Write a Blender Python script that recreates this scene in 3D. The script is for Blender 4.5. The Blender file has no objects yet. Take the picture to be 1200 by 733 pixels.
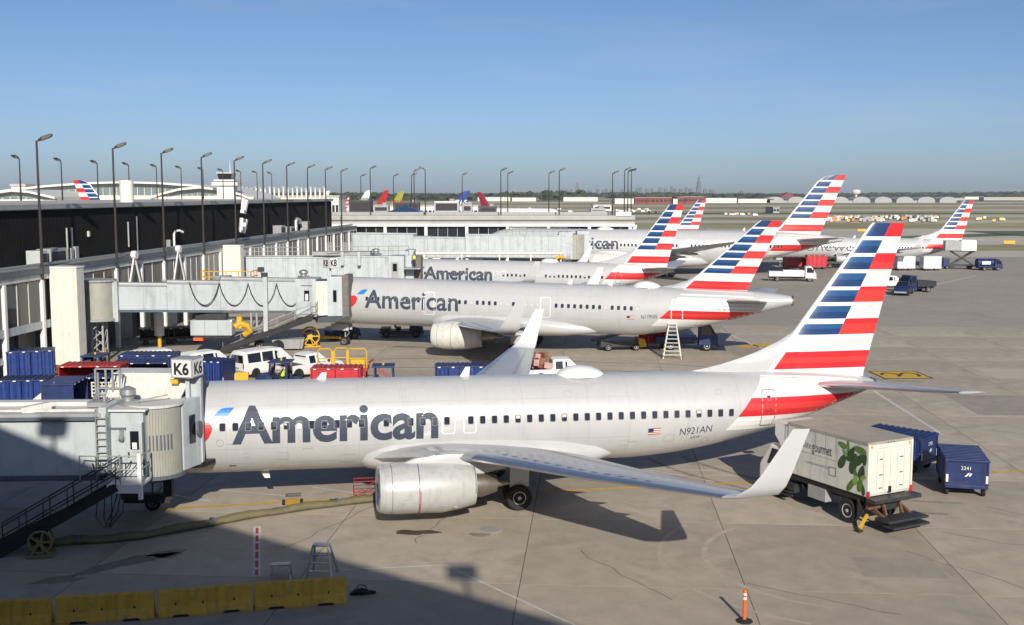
import bpy, bmesh, math, random
from mathutils import Vector, Matrix
random.seed(7)
R = math.radians
C = bpy.context.scene.collection
SC = bpy.context.scene

# ------------------------------------------------------------------ camera
CAM_H = 13.7
PITCH = 6.12
cam_d = bpy.data.cameras.new('camera'); cam = bpy.data.objects.new('camera', cam_d); C.objects.link(cam)
cam_d.sensor_width = 36.0; cam_d.lens = 39.0
cam_d.clip_start = 0.2; cam_d.clip_end = 20000
cam.location = (0, 0, CAM_H); cam.rotation_euler = (R(90 - PITCH), 0, 0)
SC.camera = cam

# ------------------------------------------------------------------ light
SUN_ELEV, SUN_AZ = 25.5, 170.8      # azimuth clockwise from +Y
HAZE_DENSITY = 0.00005
wd = bpy.data.worlds.new('World'); SC.world = wd; wd.use_nodes = True
nt = wd.node_tree; nt.nodes.clear()
sky = nt.nodes.new('ShaderNodeTexSky'); sky.sky_type = 'NISHITA'; sky.sun_disc = False
sky.sun_elevation = R(SUN_ELEV); sky.sun_rotation = R(SUN_AZ)
sky.altitude = 100; sky.air_density = 0.62; sky.dust_density = 1.0; sky.ozone_density = 4.0
bg = nt.nodes.new('ShaderNodeBackground'); bg.inputs['Strength'].default_value = 0.10
ow = nt.nodes.new('ShaderNodeOutputWorld')
# thin high cirrus: faint streaks over the whole sky
tcw = nt.nodes.new('ShaderNodeTexCoord'); mpw = nt.nodes.new('ShaderNodeMapping'); mpw.inputs['Scale'].default_value = (2.0, 2.0, 14.0); mpw.inputs['Rotation'].default_value = (0.05, 0.12, 0.4)
nzw = nt.nodes.new('ShaderNodeTexNoise'); nzw.inputs['Scale'].default_value = 1.6; nzw.inputs['Detail'].default_value = 7; nzw.inputs['Roughness'].default_value = 0.62
rgw = nt.nodes.new('ShaderNodeMapRange'); rgw.inputs[1].default_value = 0.52; rgw.inputs[2].default_value = 0.85; rgw.inputs[3].default_value = 0.0; rgw.inputs[4].default_value = 0.22
mxw = nt.nodes.new('ShaderNodeMix'); mxw.data_type = 'RGBA'; mxw.inputs[7].default_value = (6.2, 6.6, 7.2, 1)
nt.links.new(tcw.outputs['Generated'], mpw.inputs['Vector']); nt.links.new(mpw.outputs[0], nzw.inputs['Vector']); nt.links.new(nzw.outputs['Fac'], rgw.inputs[0]); nt.links.new(rgw.outputs[0], mxw.inputs[0]); nt.links.new(sky.outputs[0], mxw.inputs[6])
nt.links.new(mxw.outputs[2], bg.inputs[0]); nt.links.new(bg.outputs[0], ow.inputs[0])
sd = bpy.data.lights.new('sun', 'SUN'); sd.energy = 4.9; sd.angle = R(0.5); sd.color = (1.0, 0.93, 0.82)
sun = bpy.data.objects.new('sun', sd); C.objects.link(sun)
_az, _el = R(SUN_AZ), R(SUN_ELEV)
SUN_DIR = Vector((math.sin(_az) * math.cos(_el), math.cos(_az) * math.cos(_el), math.sin(_el)))   # towards the sun
sun.rotation_euler = SUN_DIR.to_track_quat('Z', 'Y').to_euler()
SC.view_settings.view_transform = 'Standard'; SC.view_settings.look = 'None'
SC.view_settings.exposure = 0.0; SC.view_settings.gamma = 1.0
SC.cycles.use_denoising = True
SC.cycles.max_bounces = 6; SC.cycles.volume_bounces = 0; SC.cycles.diffuse_bounces = 3
SC.cycles.glossy_bounces = 3; SC.cycles.transmission_bounces = 4
SC.cycles.caustics_reflective = False; SC.cycles.caustics_refractive = False

# ------------------------------------------------------------------ materials
MATS = {}
def mat(name, col, rough=0.6, metal=0.0, var=0.12, scale=1.5, bump=0.0, coat=0.0, spec=0.5, var2=0.0, scale2=0.15, objrand=0.0, dirt=None, streak=None, speck=0.0):
    """procedural paint: base colour modulated by noise, optional relief"""
    if name in MATS: return MATS[name]
    m = bpy.data.materials.new(name); m.use_nodes = True; n = m.node_tree; N = n.nodes; L = n.links
    b = N['Principled BSDF']
    b.inputs['Roughness'].default_value = rough; b.inputs['Metallic'].default_value = metal
    b.inputs['Specular IOR Level'].default_value = spec
    b.inputs['Coat Weight'].default_value = coat; b.inputs['Coat Roughness'].default_value = 0.08
    tc = N.new('ShaderNodeTexCoord')
    def noise(s, det=5.0, rg=0.6):
        t = N.new('ShaderNodeTexNoise'); t.inputs['Scale'].default_value = s; t.inputs['Detail'].default_value = det
        t.inputs['Roughness'].default_value = rg; L.new(tc.outputs['Object'], t.inputs['Vector']); return t
    t1 = noise(scale)
    mr = N.new('ShaderNodeMapRange'); mr.inputs[1].default_value = 0.3; mr.inputs[2].default_value = 0.7
    mr.inputs[3].default_value = 1 - var; mr.inputs[4].default_value = 1 + var
    L.new(t1.outputs['Fac'], mr.inputs[0]); fac = mr.outputs[0]
    def mul(a, bb):
        q = N.new('ShaderNodeMath'); q.operation = 'MULTIPLY'; L.new(a, q.inputs[0]); L.new(bb, q.inputs[1]); return q.outputs[0]
    if var2:
        t2 = noise(scale2, 3.0); m2 = N.new('ShaderNodeMapRange'); m2.inputs[1].default_value = 0.3; m2.inputs[2].default_value = 0.7
        m2.inputs[3].default_value = 1 - var2; m2.inputs[4].default_value = 1 + var2
        L.new(t2.outputs['Fac'], m2.inputs[0]); fac = mul(fac, m2.outputs[0])
    if objrand:
        oi = N.new('ShaderNodeObjectInfo'); m3 = N.new('ShaderNodeMapRange'); m3.inputs[3].default_value = 1 - objrand; m3.inputs[4].default_value = 1 + objrand
        L.new(oi.outputs['Random'], m3.inputs[0]); fac = mul(fac, m3.outputs[0])
    if streak:                                  # runs of grime down the surface: (amount, scale)
        mp = N.new('ShaderNodeMapping'); mp.inputs['Scale'].default_value = (streak[1], streak[1], streak[1] * 0.07); L.new(tc.outputs['Object'], mp.inputs['Vector'])
        ts = N.new('ShaderNodeTexNoise'); ts.inputs['Scale'].default_value = 1.0; ts.inputs['Detail'].default_value = 4; L.new(mp.outputs[0], ts.inputs['Vector'])
        rs = N.new('ShaderNodeMapRange'); rs.inputs[1].default_value = 0.5; rs.inputs[2].default_value = 0.8; rs.inputs[3].default_value = 1.0; rs.inputs[4].default_value = 1 - streak[0]
        L.new(ts.outputs['Fac'], rs.inputs[0]); fac = mul(fac, rs.outputs[0])
    if speck:
        t5 = noise(scale * 30, 2.0); m5 = N.new('ShaderNodeMapRange'); m5.inputs[1].default_value = 0.3; m5.inputs[2].default_value = 0.7; m5.inputs[3].default_value = 1 - speck; m5.inputs[4].default_value = 1 + speck
        L.new(t5.outputs['Fac'], m5.inputs[0]); fac = mul(fac, m5.outputs[0])
    vm = N.new('ShaderNodeVectorMath'); vm.operation = 'SCALE'; vm.inputs[0].default_value = col[:3]
    L.new(fac, vm.inputs['Scale']); out = vm.outputs[0]
    if dirt:                                    # dirt = (colour, scale, amount): blotches of stain
        t4 = noise(dirt[1], 6.0, 0.7); r4 = N.new('ShaderNodeMapRange'); r4.inputs[1].default_value = 0.52; r4.inputs[2].default_value = 0.75
        r4.inputs[3].default_value = 0.0; r4.inputs[4].default_value = dirt[2]; L.new(t4.outputs['Fac'], r4.inputs[0])
        mx = N.new('ShaderNodeMix'); mx.data_type = 'RGBA'; L.new(r4.outputs[0], mx.inputs[0]); L.new(out, mx.inputs[6])
        mx.inputs[7].default_value = (*dirt[0], 1); out = mx.outputs[2]
    L.new(out, b.inputs['Base Color'])
    if bump:
        bp = N.new('ShaderNodeBump'); bp.inputs['Strength'].default_value = bump; bp.inputs['Distance'].default_value = 0.02
        tb = noise(scale * 6); L.new(tb.outputs['Fac'], bp.inputs['Height']); L.new(bp.outputs[0], b.inputs['Normal'])
    MATS[name] = m; return m

SILVER = mat('silver_paint', (0.53, 0.535, 0.535), 0.32, 0.06, 0.025, 0.4, coat=0.35, var2=0.03, scale2=0.9, streak=(0.07, 3.0), dirt=((0.40, 0.38, 0.35), 0.8, 0.12))
NACEL = mat('nacelle_paint', (0.50, 0.50, 0.485), 0.35, 0.08, 0.06, 1.2, coat=0.25, streak=(0.22, 5.0), dirt=((0.33, 0.31, 0.27), 1.1, 0.4))
SEAM = mat('skin_lap', (0.42, 0.42, 0.415), 0.5, 0, 0.1, 2)
WHITE = mat('white_paint', (0.78, 0.78, 0.76), 0.4, 0, 0.04, 1.2, coat=0.2)
WHITE_OLD = mat('weathered_white_paint', (0.66, 0.65, 0.60), 0.55, 0, 0.08, 0.8, dirt=((0.3, 0.27, 0.22), 1.2, 0.5), streak=(0.3, 3.5))
WING_GREY = mat('wing_grey_paint', (0.42, 0.43, 0.44), 0.35, 0.15, 0.08, 0.7, coat=0.2)
RED = mat('livery_red', (0.60, 0.022, 0.03), 0.38, 0, 0.07, 0.8, coat=0.25)
RED2 = mat('livery_light_red', (0.70, 0.045, 0.04), 0.38, 0, 0.05, 0.8, coat=0.25)
BLUE = mat('livery_blue', (0.006, 0.042, 0.15), 0.35, 0, 0.25, 1.4, coat=0.25)
BLUE2 = mat('livery_light_blue', (0.012, 0.085, 0.24), 0.35, 0, 0.2, 1.4, coat=0.25)
PALE = mat('livery_pale_grey', (0.62, 0.63, 0.635), 0.38, 0, 0.03, 0.8, coat=0.25)
LETTER = mat('lettering_slate', (0.052, 0.066, 0.098), 0.55, 0, 0.06, 1, spec=0.3)
EAGLE_BLUE = mat('emblem_blue', (0.012, 0.20, 0.55), 0.35, 0, 0.08, 1, coat=0.2)
EAGLE_RED = mat('emblem_red', (0.62, 0.03, 0.03), 0.35, 0, 0.08, 1, coat=0.2)
BARE = mat('bare_metal', (0.62, 0.63, 0.65), 0.28, 0.9, 0.08, 2)
STEEL = mat('galvanised_steel', (0.42, 0.43, 0.43), 0.45, 0.6, 0.12, 3)
DKSTEEL = mat('dark_steel', (0.055, 0.055, 0.06), 0.5, 0.4, 0.2, 3)
RUST = mat('rusty_brown_steel', (0.16, 0.085, 0.05), 0.75, 0.2, 0.3, 3)
NOZZLE = mat('exhaust_metal', (0.33, 0.30, 0.26), 0.35, 0.85, 0.15, 3)
GLASS = mat('dark_glass', (0.012, 0.014, 0.018), 0.06, 0, 0.1, 1, spec=0.8)
PANEGLASS = mat('facade_glass', (0.022, 0.026, 0.030), 0.08, 0, 0.25, 0.4, spec=0.7, objrand=0.5)
WINBLIND = mat('window_blind', (0.55, 0.55, 0.54), 0.4, 0, 0.03, 1)
WINDARK = mat('cabin_window', (0.028, 0.032, 0.05), 0.12, 0, 0.1, 1)
RUBBER = mat('rubber', (0.018, 0.018, 0.019), 0.8, 0, 0.2, 4)
RIM = mat('white_wheel_rim', (0.6, 0.6, 0.57), 0.45, 0.1, 0.1, 4)
BLACK = mat('black_paint', (0.016, 0.016, 0.018), 0.55, 0, 0.15, 2)
BLACKMETAL = mat('black_corrugated_cladding', (0.007, 0.007, 0.008), 0.6, 0, 0.3, 0.7, spec=0.12, var2=0.25, scale2=0.12)
BRIDGE = mat('pale_blue_grey_paint', (0.49, 0.53, 0.545), 0.45, 0, 0.05, 0.6, coat=0.1, dirt=((0.25, 0.26, 0.25), 0.9, 0.6), streak=(0.3, 2.2))
BRIDGE_ROOF = mat('bridge_roof_coating', (0.60, 0.61, 0.59), 0.6, 0, 0.08, 0.7, dirt=((0.34, 0.32, 0.28), 1.1, 0.6))
BRIDGE_DK = mat('bridge_dark_trim', (0.10, 0.12, 0.15), 0.5, 0, 0.15, 1.5)
CURTAIN = mat('beige_slat_curtain', (0.36, 0.36, 0.31), 0.55, 0.1, 0.1, 1.2)
CREAM = mat('cream_panel', (0.74, 0.72, 0.63), 0.5, 0, 0.05, 1, dirt=((0.4, 0.36, 0.28), 1.5, 0.4), streak=(0.16, 3.0))
BELLOWS = mat('brown_grey_bellows', (0.17, 0.155, 0.14), 0.85, 0, 0.2, 2)
YELLOW = mat('safety_yellow', (0.68, 0.40, 0.025), 0.55, 0, 0.1, 2, dirt=((0.2, 0.13, 0.05), 2.0, 0.5))
YELLOW_CONC = mat('yellow_painted_concrete', (0.66, 0.40, 0.045), 0.75, 0, 0.1, 1.2, bump=0.5, dirt=((0.22, 0.17, 0.10), 2.4, 0.9), streak=(0.35, 4.0))
ORANGE = mat('traffic_orange', (0.85, 0.13, 0.03), 0.5, 0, 0.05, 2)
GSE_BLUE = mat('cart_blue', (0.010, 0.027, 0.115), 0.5, 0, 0.2, 1.2, dirt=((0.07, 0.08, 0.11), 1.7, 0.7), streak=(0.4, 4.0))
CURT_BLUE = mat('blue_vinyl_curtain', (0.012, 0.038, 0.18), 0.45, 0, 0.2, 2.5)
CART_RED = mat('cart_red', (0.42, 0.03, 0.03), 0.5, 0, 0.15, 1.5, dirt=((0.16, 0.03, 0.03), 1.7, 0.5))
CURT_RED = mat('red_vinyl_curtain', (0.50, 0.03, 0.045), 0.45, 0, 0.15, 2.5)
GREYBOX = mat('equipment_grey', (0.33, 0.34, 0.34), 0.55, 0, 0.1, 1.5)
CONC = mat('apron_concrete', (0.41, 0.355, 0.28), 0.85, 0, 0.10, 0.9, bump=0.25, var2=0.12, scale2=0.11, objrand=0.085, dirt=((0.22, 0.19, 0.15), 0.33, 0.6), speck=0.09)
SEAL = mat('joint_sealant', (0.12, 0.105, 0.085), 0.9, 0, 0.2, 2)
ASPH = mat('apron_asphalt', (0.335, 0.30, 0.25), 0.88, 0, 0.08, 0.5, var2=0.10, scale2=0.03, dirt=((0.24, 0.215, 0.18), 0.05, 0.5))
TAXI = mat('taxiway_concrete', (0.46, 0.42, 0.345), 0.9, 0, 0.08, 0.05, var2=0.12, scale2=0.008)
GRASS = mat('dry_field_grass', (0.29, 0.265, 0.135), 0.95, 0, 0.22, 0.06, var2=0.25, scale2=0.006)
GREEN = mat('green_field_grass', (0.085, 0.11, 0.05), 0.95, 0, 0.22, 0.06, var2=0.2, scale2=0.01)
LEAF = mat('tree_foliage', (0.045, 0.062, 0.028), 0.95, 0, 0.35, 0.12, var2=0.3, scale2=0.02)
PAINT_Y = mat('yellow_road_paint', (0.62, 0.37, 0.03), 0.75, 0, 0.15, 2.5, dirt=((0.24, 0.2, 0.12), 2.2, 0.6))
PAINT_W = mat('white_road_paint', (0.58, 0.56, 0.52), 0.75, 0, 0.15, 2.5, dirt=((0.28, 0.25, 0.21), 2.0, 0.7))
PAINT_R = mat('red_road_paint', (0.36, 0.05, 0.06), 0.75, 0, 0.2, 2.5, dirt=((0.2, 0.12, 0.11), 2.0, 0.7))
PAINT_K = mat('black_road_paint', (0.03, 0.03, 0.03), 0.8, 0, 0.2, 2.5)
OIL = mat('oil_stain', (0.075, 0.06, 0.05), 0.55, 0, 0.3, 2)
WETCONC = mat('damp_concrete', (0.24, 0.21, 0.17), 0.7, 0, 0.2, 1)
HOSE = mat('olive_duct_fabric', (0.15, 0.135, 0.075), 0.8, 0, 0.15, 2.5)
SKIN = mat('skin', (0.40, 0.25, 0.18), 0.6, 0, 0.05, 8)
HIVIS = mat('hi_vis_yellow', (0.55, 0.75, 0.06), 0.6, 0, 0.05, 8)
NAVY = mat('navy_cloth', (0.02, 0.024, 0.04), 0.85, 0, 0.15, 8)
ROOFGREY = mat('flat_roof_membrane', (0.44, 0.42, 0.38), 0.85, 0, 0.1, 0.3, dirt=((0.24, 0.23, 0.2), 0.25, 0.5))
GREYPANEL = mat('taupe_wall_panel', (0.21, 0.20, 0.175), 0.6, 0, 0.06, 0.5, objrand=0.1)
DARKWALL = mat('undercroft_wall', (0.05, 0.05, 0.055), 0.8, 0, 0.2, 0.6)
TERMWHITE = mat('terminal_white', (0.68, 0.67, 0.63), 0.55, 0, 0.06, 0.2)
TERMGLASS = mat('terminal_pale_glass', (0.17, 0.22, 0.22), 0.15, 0, 0.2, 0.1, spec=0.7)
BRICK = mat('brick_red_cladding', (0.24, 0.065, 0.06), 0.8, 0, 0.1, 0.05)
SKYLINE = mat('skyscraper_cladding', (0.10, 0.115, 0.13), 0.6, 0, 0.2, 0.02)
POLE = mat('bronze_pole', (0.055, 0.045, 0.04), 0.5, 0.3, 0.15, 1)
LENS = mat('lamp_lens', (0.35, 0.36, 0.36), 0.2, 0, 0.1, 3)
TAILLAMP = mat('red_tail_lamp', (0.55, 0.02, 0.02), 0.25, 0, 0.05, 3)
WOOD = mat('plain_wood', (0.28, 0.19, 0.10), 0.7, 0, 0.2, 4)
LUGGAGE = [mat('luggage_%s' % n, c, 0.6, 0, 0.15, 3) for n, c in (('black', (0.02, 0.02, 0.022)), ('maroon', (0.16, 0.02, 0.03)), ('tan', (0.32, 0.2, 0.12)), ('pink', (0.5, 0.3, 0.26)))]

# ------------------------------------------------------------------ mesh helpers
class MB:
    def __init__(s): s.v = []; s.f = []; s.m = []
    def add(s, V, F, mi=0):
        o = len(s.v); s.v += [tuple(p) for p in V]; s.f += [tuple(o + i for i in q) for q in F]; s.m += [mi] * len(F); return s
    def box(s, x0, y0, z0, x1, y1, z1, mi=0):
        V = [(x0, y0, z0), (x1, y0, z0), (x1, y1, z0), (x0, y1, z0), (x0, y0, z1), (x1, y0, z1), (x1, y1, z1), (x0, y1, z1)]
        return s.add(V, [(0, 3, 2, 1), (4, 5, 6, 7), (0, 1, 5, 4), (1, 2, 6, 5), (2, 3, 7, 6), (3, 0, 4, 7)], mi)
    def bar(s, p0, p1, w, h=None, mi=0, up=(0, 0, 1)):
        """rectangular bar between two points"""
        h = h or w; p0, p1 = Vector(p0), Vector(p1); d = (p1 - p0).normalized(); u = Vector(up)
        if abs(d.dot(u)) > 0.97: u = Vector((1, 0, 0))
        a = d.cross(u).normalized() * (w / 2); b = a.cross(d).normalized() * (h / 2)
        V = [p0 - a - b, p0 + a - b, p0 + a + b, p0 - a + b, p1 - a - b, p1 + a - b, p1 + a + b, p1 - a + b]
        return s.add(V, [(0, 1, 2, 3), (7, 6, 5, 4), (0, 4, 5, 1), (1, 5, 6, 2), (2, 6, 7, 3), (3, 7, 4, 0)], mi)
    def cyl(s, p0, p1, r0, r1=None, n=12, caps=True, mi=0):
        r1 = r0 if r1 is None else r1; p0, p1 = Vector(p0), Vector(p1); d = (p1 - p0).normalized()
        u = Vector((0, 0, 1)) if abs(d.z) < 0.9 else Vector((1, 0, 0))
        a = d.cross(u).normalized(); b = a.cross(d)
        ring = lambda p, r: [p + a * (r * math.cos(t * 2 * math.pi / n)) + b * (r * math.sin(t * 2 * math.pi / n)) for t in range(n)]
        V = ring(p0, r0) + ring(p1, r1)
        F = [(i, (i + 1) % n, n + (i + 1) % n, n + i) for i in range(n)]
        if caps: F += [tuple(range(n))[::-1], tuple(range(n, 2 * n))]
        return s.add(V, F, mi)
    def tube(s, pts, r, n=6, mi=0):
        pts = [Vector(p) for p in pts]; rings = []; prev = None
        for i, p in enumerate(pts):
            d = (pts[min(i + 1, len(pts) - 1)] - pts[max(i - 1, 0)]).normalized()
            u = Vector((0, 0, 1)) if prev is None else prev
            if abs(d.dot(u)) > 0.95: u = Vector((1, 0, 0)) if abs(d.x) < 0.9 else Vector((0, 1, 0))
            a = d.cross(u).normalized(); b = a.cross(d).normalized(); prev = b
            rings.append([p + a * (r * math.cos(t * 2 * math.pi / n)) + b * (r * math.sin(t * 2 * math.pi / n)) for t in range(n)])
        return s.loft(rings, mi=mi)
    def loft(s, rings, closed=True, cap=True, mi=0, mf=None):
        n = len(rings[0]); V = [p for r in rings for p in r]; F = []; M = []
        for i in range(len(rings) - 1):
            for j in range(n if closed else n - 1):
                k = (j + 1) % n
                F.append((i * n + j, i * n + k, (i + 1) * n + k, (i + 1) * n + j)); M.append(mf(i, j) if mf else mi)
        if cap and closed:
            F.append(tuple(range(n))[::-1]); M.append(mi); F.append(tuple(range((len(rings) - 1) * n, len(rings) * n))); M.append(mi)
        o = len(s.v); s.v += [tuple(p) for p in V]; s.f += [tuple(o + i for i in q) for q in F]; s.m += M; return s
    def prism(s, poly, off, mi=0):
        """polygon (3-D points) swept by a vector"""
        n = len(poly); o = Vector(off); V = [Vector(p) for p in poly]; V += [p + o for p in V]
        F = [tuple(range(n))[::-1], tuple(range(n, 2 * n))] + [(i, (i + 1) % n, n + (i + 1) % n, n + i) for i in range(n)]
        return s.add(V, F, mi)
    def quad(s, a, b, c, d, mi=0): return s.add([a, b, c, d], [(0, 1, 2, 3)], mi)
    def xform(s, M):
        s.v = [tuple(M @ Vector(p)) for p in s.v]; return s
    def mesh(s, name, mats, smooth=None, bevel=0.0, recalc=True, segs=2):
        me = bpy.data.meshes.new(name); me.from_pydata(s.v, [], s.f)
        mats = mats if isinstance(mats, (list, tuple)) else [mats]
        for m in mats: me.materials.append(m)
        me.polygons.foreach_set('material_index', s.m)
        if recalc or bevel:
            bm = bmesh.new(); bm.from_mesh(me)
            if recalc: bmesh.ops.recalc_face_normals(bm, faces=bm.faces)
            if bevel:
                es = [e for e in bm.edges if len(e.link_faces) == 2 and e.calc_face_angle(0) > 0.5]
                bmesh.ops.bevel(bm, geom=es, offset=bevel, segments=segs, affect='EDGES', profile=0.6)
            bm.to_mesh(me); bm.free()
        if smooth is not None:
            me.polygons.foreach_set('use_smooth', [True] * len(me.polygons)); me.set_sharp_from_angle(angle=smooth)
        me.update(); return me
    def build(s, name, mats, parent=None, loc=(0, 0, 0), rot=(0, 0, 0), smooth=None, bevel=0.0, recalc=True, segs=2):
        return link(name, s.mesh(name, mats, smooth, bevel, recalc, segs), parent, loc, rot)

def link(name, me, parent=None, loc=(0, 0, 0), rot=(0, 0, 0), scale=None):
    o = bpy.data.objects.new(name, me); C.objects.link(o)
    o.location = loc; o.rotation_euler = rot
    if scale: o.scale = scale
    if parent: o.parent = parent
    return o
def tag(o, label=None, cat=None, group=None, kind=None):
    if label: o['label'] = label
    if cat: o['category'] = cat
    if group: o['group'] = group
    if kind: o['kind'] = kind
    return o
def thing(name, label, cat, loc=(0, 0, 0), rz=0.0, group=None):
    o = bpy.data.objects.new(name, None); C.objects.link(o); o.empty_display_size = 0.3
    o.location = loc; o.rotation_euler = (0, 0, rz); return tag(o, label, cat, group)
def copy_tree(o, parent=None):
    c = o.copy(); C.objects.link(c)
    if parent: c.parent = parent
    for ch in list(o.children): copy_tree(ch, c)
    return c
def dup(root, loc, rz, label, group=None, name=None):
    c = copy_tree(root); c.location = loc; c.rotation_euler = (0, 0, rz); c['label'] = label
    if group: c['group'] = group
    if name: c.name = name
    return c
def stuff(o): o['kind'] = 'stuff'; return o
def struct(o): o['kind'] = 'structure'; return o
CACHE = {}
def shared(key, fn):
    if key not in CACHE: CACHE[key] = fn()
    return CACHE[key]

def text2d(s, cell=0.12, weight=0.0):
    """lettering as a flat mesh: cap height 1, starts at x = 0; returns verts, faces, width. Cut into bands so it can bend."""
    key = ('txt', s, cell, weight)
    if key in CACHE: return CACHE[key]
    cu = bpy.data.curves.new('lettering', 'FONT'); cu.body = s; cu.fill_mode = 'FRONT' if False else 'BOTH'
    cu.resolution_u = 4; cu.offset = weight
    ob = bpy.data.objects.new('lettering', cu); C.objects.link(ob)
    dg = bpy.context.evaluated_depsgraph_get(); dg.update()
    me = ob.evaluated_get(dg).to_mesh()
    bm = bmesh.new(); bm.from_mesh(me); ob.evaluated_get(dg).to_mesh_clear()
    bpy.data.objects.remove(ob); bpy.data.curves.remove(cu)
    bmesh.ops.remove_doubles(bm, verts=bm.verts, dist=1e-5)
    # the caps of letters without descenders sit on y = 0
    xs = [v.co.x for v in bm.verts]; ys = [v.co.y for v in bm.verts]
    y1 = max(ys); x0 = min(xs)
    ref = CACHE.get('capH')
    for v in bm.verts: v.co.x -= x0
    if cell:
        k = math.ceil(y1 / cell)
        for i in range(-2, k + 1):
            bmesh.ops.bisect_plane(bm, geom=bm.verts[:] + bm.edges[:] + bm.faces[:], plane_co=(0, i * cell, 0), plane_no=(0, 1, 0))
    bm.verts.ensure_lookup_table(); bm.verts.index_update()
    V = [(v.co.x, v.co.y) for v in bm.verts]; F = [tuple(v.index for v in f.verts) for f in bm.faces]; bm.free()
    CACHE[key] = (V, F, max(xs) - x0, y1); return CACHE[key]
def flat_text(s, name, m, parent, origin, ux, uy, height, width=None, weight=0.0, off=(0, 0, 0)):
    """lettering on a flat face: origin = lower left corner, ux / uy the reading and up directions"""
    V, F, w, h = text2d(s, 0, weight); sy = height / h; sx = (width / w) if width else sy
    o, a, b = Vector(origin) + Vector(off), Vector(ux).normalized(), Vector(uy).normalized()
    mb = MB(); mb.add([o + a * (x * sx) + b * (y * sy) for x, y in V], F)
    return mb.build(name, m, parent, recalc=False)
# ------------------------------------------------------------------ airliner builder
def smooth_table(T, xs):
    """monotone-ish cubic through the station table"""
    n = len(T); out = []
    for x in xs:
        i = 0
        while i < n - 2 and x > T[i + 1][0]: i += 1
        x0, x1 = T[i][0], T[i + 1][0]; u = min(1, max(0, (x - x0) / (x1 - x0))); r = [x]
        for k in (1, 2, 3):
            def sl(j):
                if j <= 0 or j >= n - 1:
                    a = max(0, min(n - 2, j if j < n - 1 else n - 2)); return (T[a + 1][k] - T[a][k]) / (T[a + 1][0] - T[a][0])
                d0 = (T[j][k] - T[j - 1][k]) / (T[j][0] - T[j - 1][0]); d1 = (T[j + 1][k] - T[j][k]) / (T[j + 1][0] - T[j][0])
                return 0 if d0 * d1 <= 0 else 2 * d0 * d1 / (d0 + d1)
            h = x1 - x0; m0, m1 = sl(i), sl(i + 1); p0, p1 = T[i][k], T[i + 1][k]
            r.append((2*u**3-3*u*u+1)*p0 + (u**3-2*u*u+u)*h*m0 + (-2*u**3+3*u*u)*p1 + (u**3-u*u)*h*m1)
        out.append(r)
    return out

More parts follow.
